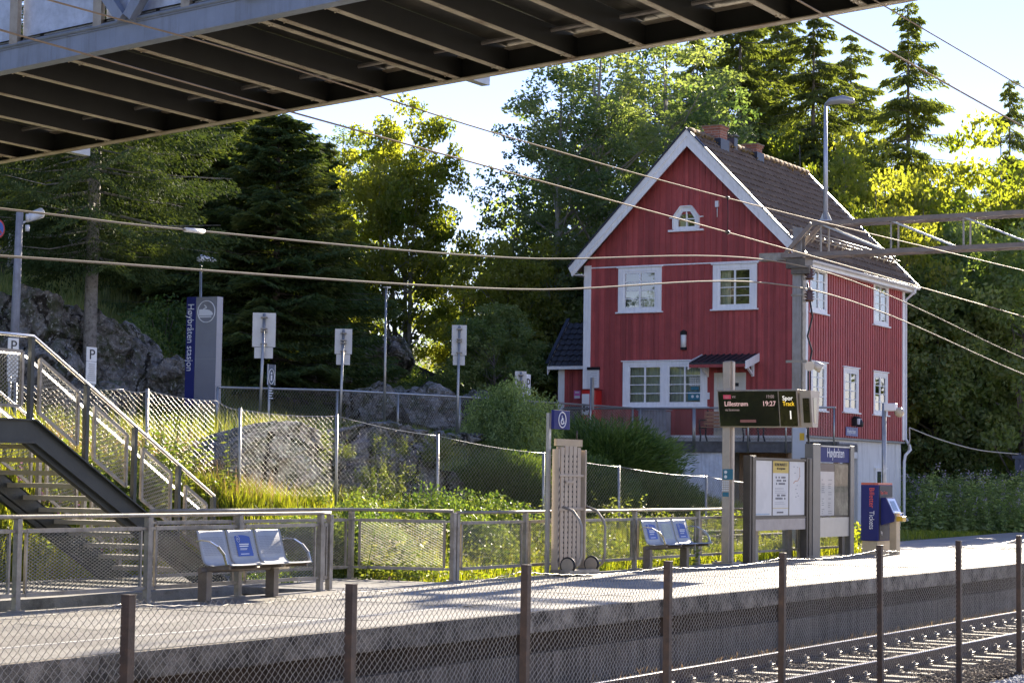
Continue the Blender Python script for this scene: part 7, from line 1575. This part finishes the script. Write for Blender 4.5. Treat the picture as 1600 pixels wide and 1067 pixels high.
mpz = t.nodes.new('ShaderNodeMapping'); mpz.inputs['Scale'].default_value = (1, 1, .7); nzv = t.nodes.new('ShaderNodeTexNoise'); nzv.inputs['Scale'].default_value = 2.5; nzv.inputs['Detail'].default_value = 5
mxv = t.nodes.new('ShaderNodeVectorMath'); mxv.operation = 'MULTIPLY_ADD'; mxv.inputs[1].default_value = (.5, .5, .5); t.links.new(geo.outputs['Position'], nzv.inputs['Vector']); t.links.new(nzv.outputs['Color'], mxv.inputs[0]); t.links.new(geo.outputs['Position'], mxv.inputs[2]); t.links.new(mxv.outputs[0], mpz.inputs[0]); t.links.new(mpz.outputs[0], vz.inputs['Vector'])
rc = t.nodes.new('ShaderNodeValToRGB'); t.links.new(vz.outputs['Distance'], rc.inputs[0]); rc.color_ramp.elements[0].position = .012; rc.color_ramp.elements[0].color = (.10, .085, .06, 1); rc.color_ramp.elements[1].position = .035; rc.color_ramp.elements[1].color = (1, 1, 1, 1)
m1 = t.nodes.new('ShaderNodeMix'); m1.data_type = 'RGBA'; m1.blend_type = 'MULTIPLY'; m1.inputs[0].default_value = 1; t.links.new(r.outputs[0], m1.inputs[6]); t.links.new(rc.outputs[0], m1.inputs[7])
nm = t.nodes.new('ShaderNodeTexNoise'); nm.inputs['Scale'].default_value = 2.2; nm.inputs['Detail'].default_value = 8; nm.inputs['Roughness'].default_value = .7; t.links.new(geo.outputs['Position'], nm.inputs['Vector'])
rm = t.nodes.new('ShaderNodeValToRGB'); t.links.new(nm.outputs[0], rm.inputs[0]); rm.color_ramp.elements[0].position = .50; rm.color_ramp.elements[0].color = (0, 0, 0, 1); rm.color_ramp.elements[1].position = .60; rm.color_ramp.elements[1].color = (.8, .8, .8, 1)
m2 = t.nodes.new('ShaderNodeMix'); m2.data_type = 'RGBA'; t.links.new(rm.outputs[0], m2.inputs[0]); t.links.new(m1.outputs[2], m2.inputs[6]); m2.inputs[7].default_value = (.055, .065, .022, 1)
nl = t.nodes.new('ShaderNodeTexNoise'); nl.inputs['Scale'].default_value = 14; nl.inputs['Detail'].default_value = 4; t.links.new(geo.outputs['Position'], nl.inputs['Vector'])
rl_ = t.nodes.new('ShaderNodeValToRGB'); t.links.new(nl.outputs[0], rl_.inputs[0]); rl_.color_ramp.elements[0].position = .60; rl_.color_ramp.elements[0].color = (0, 0, 0, 1); rl_.color_ramp.elements[1].position = .66; rl_.color_ramp.elements[1].color = (.6, .6, .6, 1)
m3 = t.nodes.new('ShaderNodeMix'); m3.data_type = 'RGBA'; t.links.new(rl_.outputs[0], m3.inputs[0]); t.links.new(m2.outputs[2], m3.inputs[6]); m3.inputs[7].default_value = (.50, .50, .46, 1)
t.links.new(m3.outputs[2], pb.inputs['Base Color']); n2 = t.nodes.new('ShaderNodeTexNoise'); n2.inputs['Scale'].default_value = 7; n2.inputs['Detail'].default_value = 9; t.links.new(geo.outputs['Position'], n2.inputs['Vector']); bp = t.nodes.new('ShaderNodeBump'); bp.inputs['Distance'].default_value = .14; bp.inputs['Strength'].default_value = 1; t.links.new(n2.outputs[0], bp.inputs['Height']); t.links.new(bp.outputs[0], pb.inputs['Normal'])
import bmesh
def cellh(p): return math.modf(abs(math.sin(p.x * 12.9898 + p.y * 78.233 + p.z * 37.719) * 43758.5453))[0]
def rough(p, o_, sc1=.8, amp=1.):
    q = V((p.x, p.y, p.z * .75)) * sc1 + o_ + mnoise.noise_vector(p * 1.3 + o_) * .35
    ds, ps = mnoise.voronoi(q); h = cellh(ps[0]); cr_ = max(0, .10 - (ds[1] - ds[0])) / .10
    ds2, ps2 = mnoise.voronoi(q * 2.7); h2 = cellh(ps2[0]); cr2 = max(0, .12 - (ds2[1] - ds2[0])) / .12
    return amp * ((h - .5) * .46 - cr_ * .07 + (h2 - .5) * .17 - cr2 * .05 + .07 * mnoise.fractal(p * 4 + o_, 1., 2., 4) + .05 * mnoise.ridged_multi_fractal(p * 5.5 + o_, .9, 2.1, 4, 1., 2.) - .05)
def rock(name, label, c, s, seed, rot=0., sub=5, group=None, amp=.5):
    bm = bmesh.new(); bmesh.ops.create_icosphere(bm, subdivisions=sub, radius=1); o_ = V((seed * 7.3, seed * 3.1, 0)); sc_ = V(s)
    g_ = np.random.default_rng(seed); planes = [(V(runit(g_, 1)[0]), g_.uniform(.5, .8)) for _ in range(13)]
    for v_ in bm.verts:
        p = v_.co.copy()
        for nn, dd in planes:
            q = p.dot(nn)
            if q > dd: p = p - nn * (q - dd) * .97
        w3_ = V((p.x * sc_.x, p.y * sc_.y, p.z * sc_.z)); v_.co = w3_ + v_.co.normalized() * rough(w3_, o_, .85 if sub > 4 else 3., amp * min(1, max(s)))
    me = bpy.data.meshes.new(name); bm.to_mesh(me); bm.free(); me.materials.append(ROCK); o = bpy.data.objects.new(name, me); COL.objects.link(o); o.location = c; o.rotation_euler = (0, 0, rot); tag(o, label, 'rock', group); return o
def cliff(name, label, xs, ztop, zbot, yb, seed, nu=280, nv=84, lean=.8, amp=1.5, group=None):
    """fractured rock face along X: xs list of (x, ztop, ybase)"""
    o_ = V((seed * 5.1, 0, seed * 2.3)); X = [q[0] for q in xs]; VSx = []; nu_ = nu + 1
    for j in range(nv + 12):
        for i in range(nu_):
            x = X[0] + (X[-1] - X[0]) * i / nu; zt_ = float(np.interp(x, X, [q[1] for q in xs])); yb_ = float(np.interp(x, X, [q[2] for q in xs]))
            t = min(1, j / (nv - 1)); z = zbot + (zt_ - zbot) * t; y = yb_ + lean * t ** 1.5
            if j >= nv: y += (j - nv + 1) * .14; z -= (j - nv) * .015
            p = V((x, y, z)); r_ = rough(p, o_, .72, amp); e_ = min(1, min(i, nu - i) / 14)
            VSx.append((x + r_ * .15, y - r_ * (1 if t < 1 else .35) + (1 - e_) * 1.2, z + (r_ * .25 if t > .9 else 0) - (1 - e_) * .3))
    F = [(j * nu_ + i, j * nu_ + i + 1, (j + 1) * nu_ + i + 1, (j + 1) * nu_ + i) for j in range(nv + 11) for i in range(nu)]
    return tag(npmesh(name, VSx, F, ROCK), label, 'rock', group)
GR = 'rocks of the bank and hillside'
for i, (px, py, Y, s, lab) in enumerate((
    (205, 580, 34.2, (1.5, 1.2, 1.7), 'tall grey boulder face between the bare trunk and the tall pylon'),
    (258, 610, 33.6, (1.2, 1.0, 1.1), 'grey boulder left of the tall pylon'),
    (165, 620, 30.8, (.9, .8, .8), 'pale split boulder beside the parking sign'),
    (35, 520, 34.4, (1.6, 1.2, 1.3), 'grey boulder at the foot of the wooden lamp post'),
    (100, 520, 34.6, (1.7, 1.2, 1.2), 'mottled boulder left of the bare spruce trunk'),
    (70, 580, 33.2, (1.2, .9, .9), 'shaded boulder behind the stair head'),
    (600, 555, 36.0, (1.6, 1.0, 1.0), 'dark rock outcrop on the slope right of the dense spruce'),
    (650, 640, 30.5, (1.2, .8, .8), 'grey rock behind the terrace fence left of the third parking sign'),
    (580, 630, 31.0, (.8, .7, .8), 'pale rock behind the terrace fence beside the tall thin pole'),
    (500, 600, 34.5, (1.3, .9, 1.0), 'rock under the skirts of the dense spruce'),
    (740, 630, 31.0, (1.2, .8, .6), 'low rock behind the round bush'))):
    p = onY(px, py, Y); rock('boulder', lab, (p.x, p.y, p.z - .15), s, i + 2, i * .7, group=GR, amp=.85)
x_ = lambda px, Y: onY(px, 700, Y).x
cliff('rock_outcrop', 'long fractured grey rock face of the bank behind the sagging fence', [(x_(380, 20.6), 1.2, 21.2), (x_(440, 20.6), 2.0, 20.7), (x_(510, 20.6), 2.4, 20.5), (x_(570, 20.6), 2.2, 20.7), (x_(640, 20.6), 2.45, 20.8), (x_(700, 20.6), 2.5, 20.9), (x_(770, 20.6), 2.3, 21.3)], 0, .5, 0, 3, group=GR)
cliff('rock_outcrop', 'low pale rock ledge below the tall pylon at the left of the bank', [(x_(190, 22.4), 1.6, 23.2), (x_(250, 22.4), 1.95, 22.9), (x_(330, 22.4), 2.1, 22.6), (x_(400, 22.4), 1.9, 22.4)], 0, 1.0, 0, 8, nu=110, nv=36, amp=1.0, group=GR)
cliff('rock_outcrop', 'tall grey rock wall behind the tall pylon and the bare spruce trunk', [(x_(-30, 33.6), 5.2, 34.6), (x_(60, 33.6), 5.6, 34.2), (x_(130, 33.6), 5.2, 34.3), (x_(200, 33.6), 5.3, 34.0), (x_(262, 33.6), 4.6, 34.2), (x_(330, 33.6), 4.2, 34.8)], 0, 2.0, 0, 5, nu=230, nv=90, lean=1.0, amp=1.9, group=GR)
g = np.random.default_rng(63)
for i in range(20):
    px = g.uniform(420, 760); py = g.uniform(690, 770); Y = 20.2 + (770 - py) * .012; q = onY(px, py, Y); s = g.uniform(.28, .6)
    o = dup(w1, (q.x, q.y - .1, q.z - .25), 'small leafy tufts rooted in cracks of the bank rock face', g.uniform(0, 6), (s, s, s * .9)); o['group'] = 'tufts on the bank rock face'
# dry stone edging on the terrace rim
g = np.random.default_rng(8)
for i in range(16):
    px = 640 + i * 7.5; p = onY(px, 678 + g.uniform(-3, 8), 24.4); rock('edging_stone', 'flat stones laid along the terrace rim left of the round bush', (p.x, p.y, p.z - .08), (g.uniform(.2, .34), .25, g.uniform(.09, .14)), 40 + i, g.uniform(0, 3), sub=3, group='edging stones on the terrace rim', amp=.25)
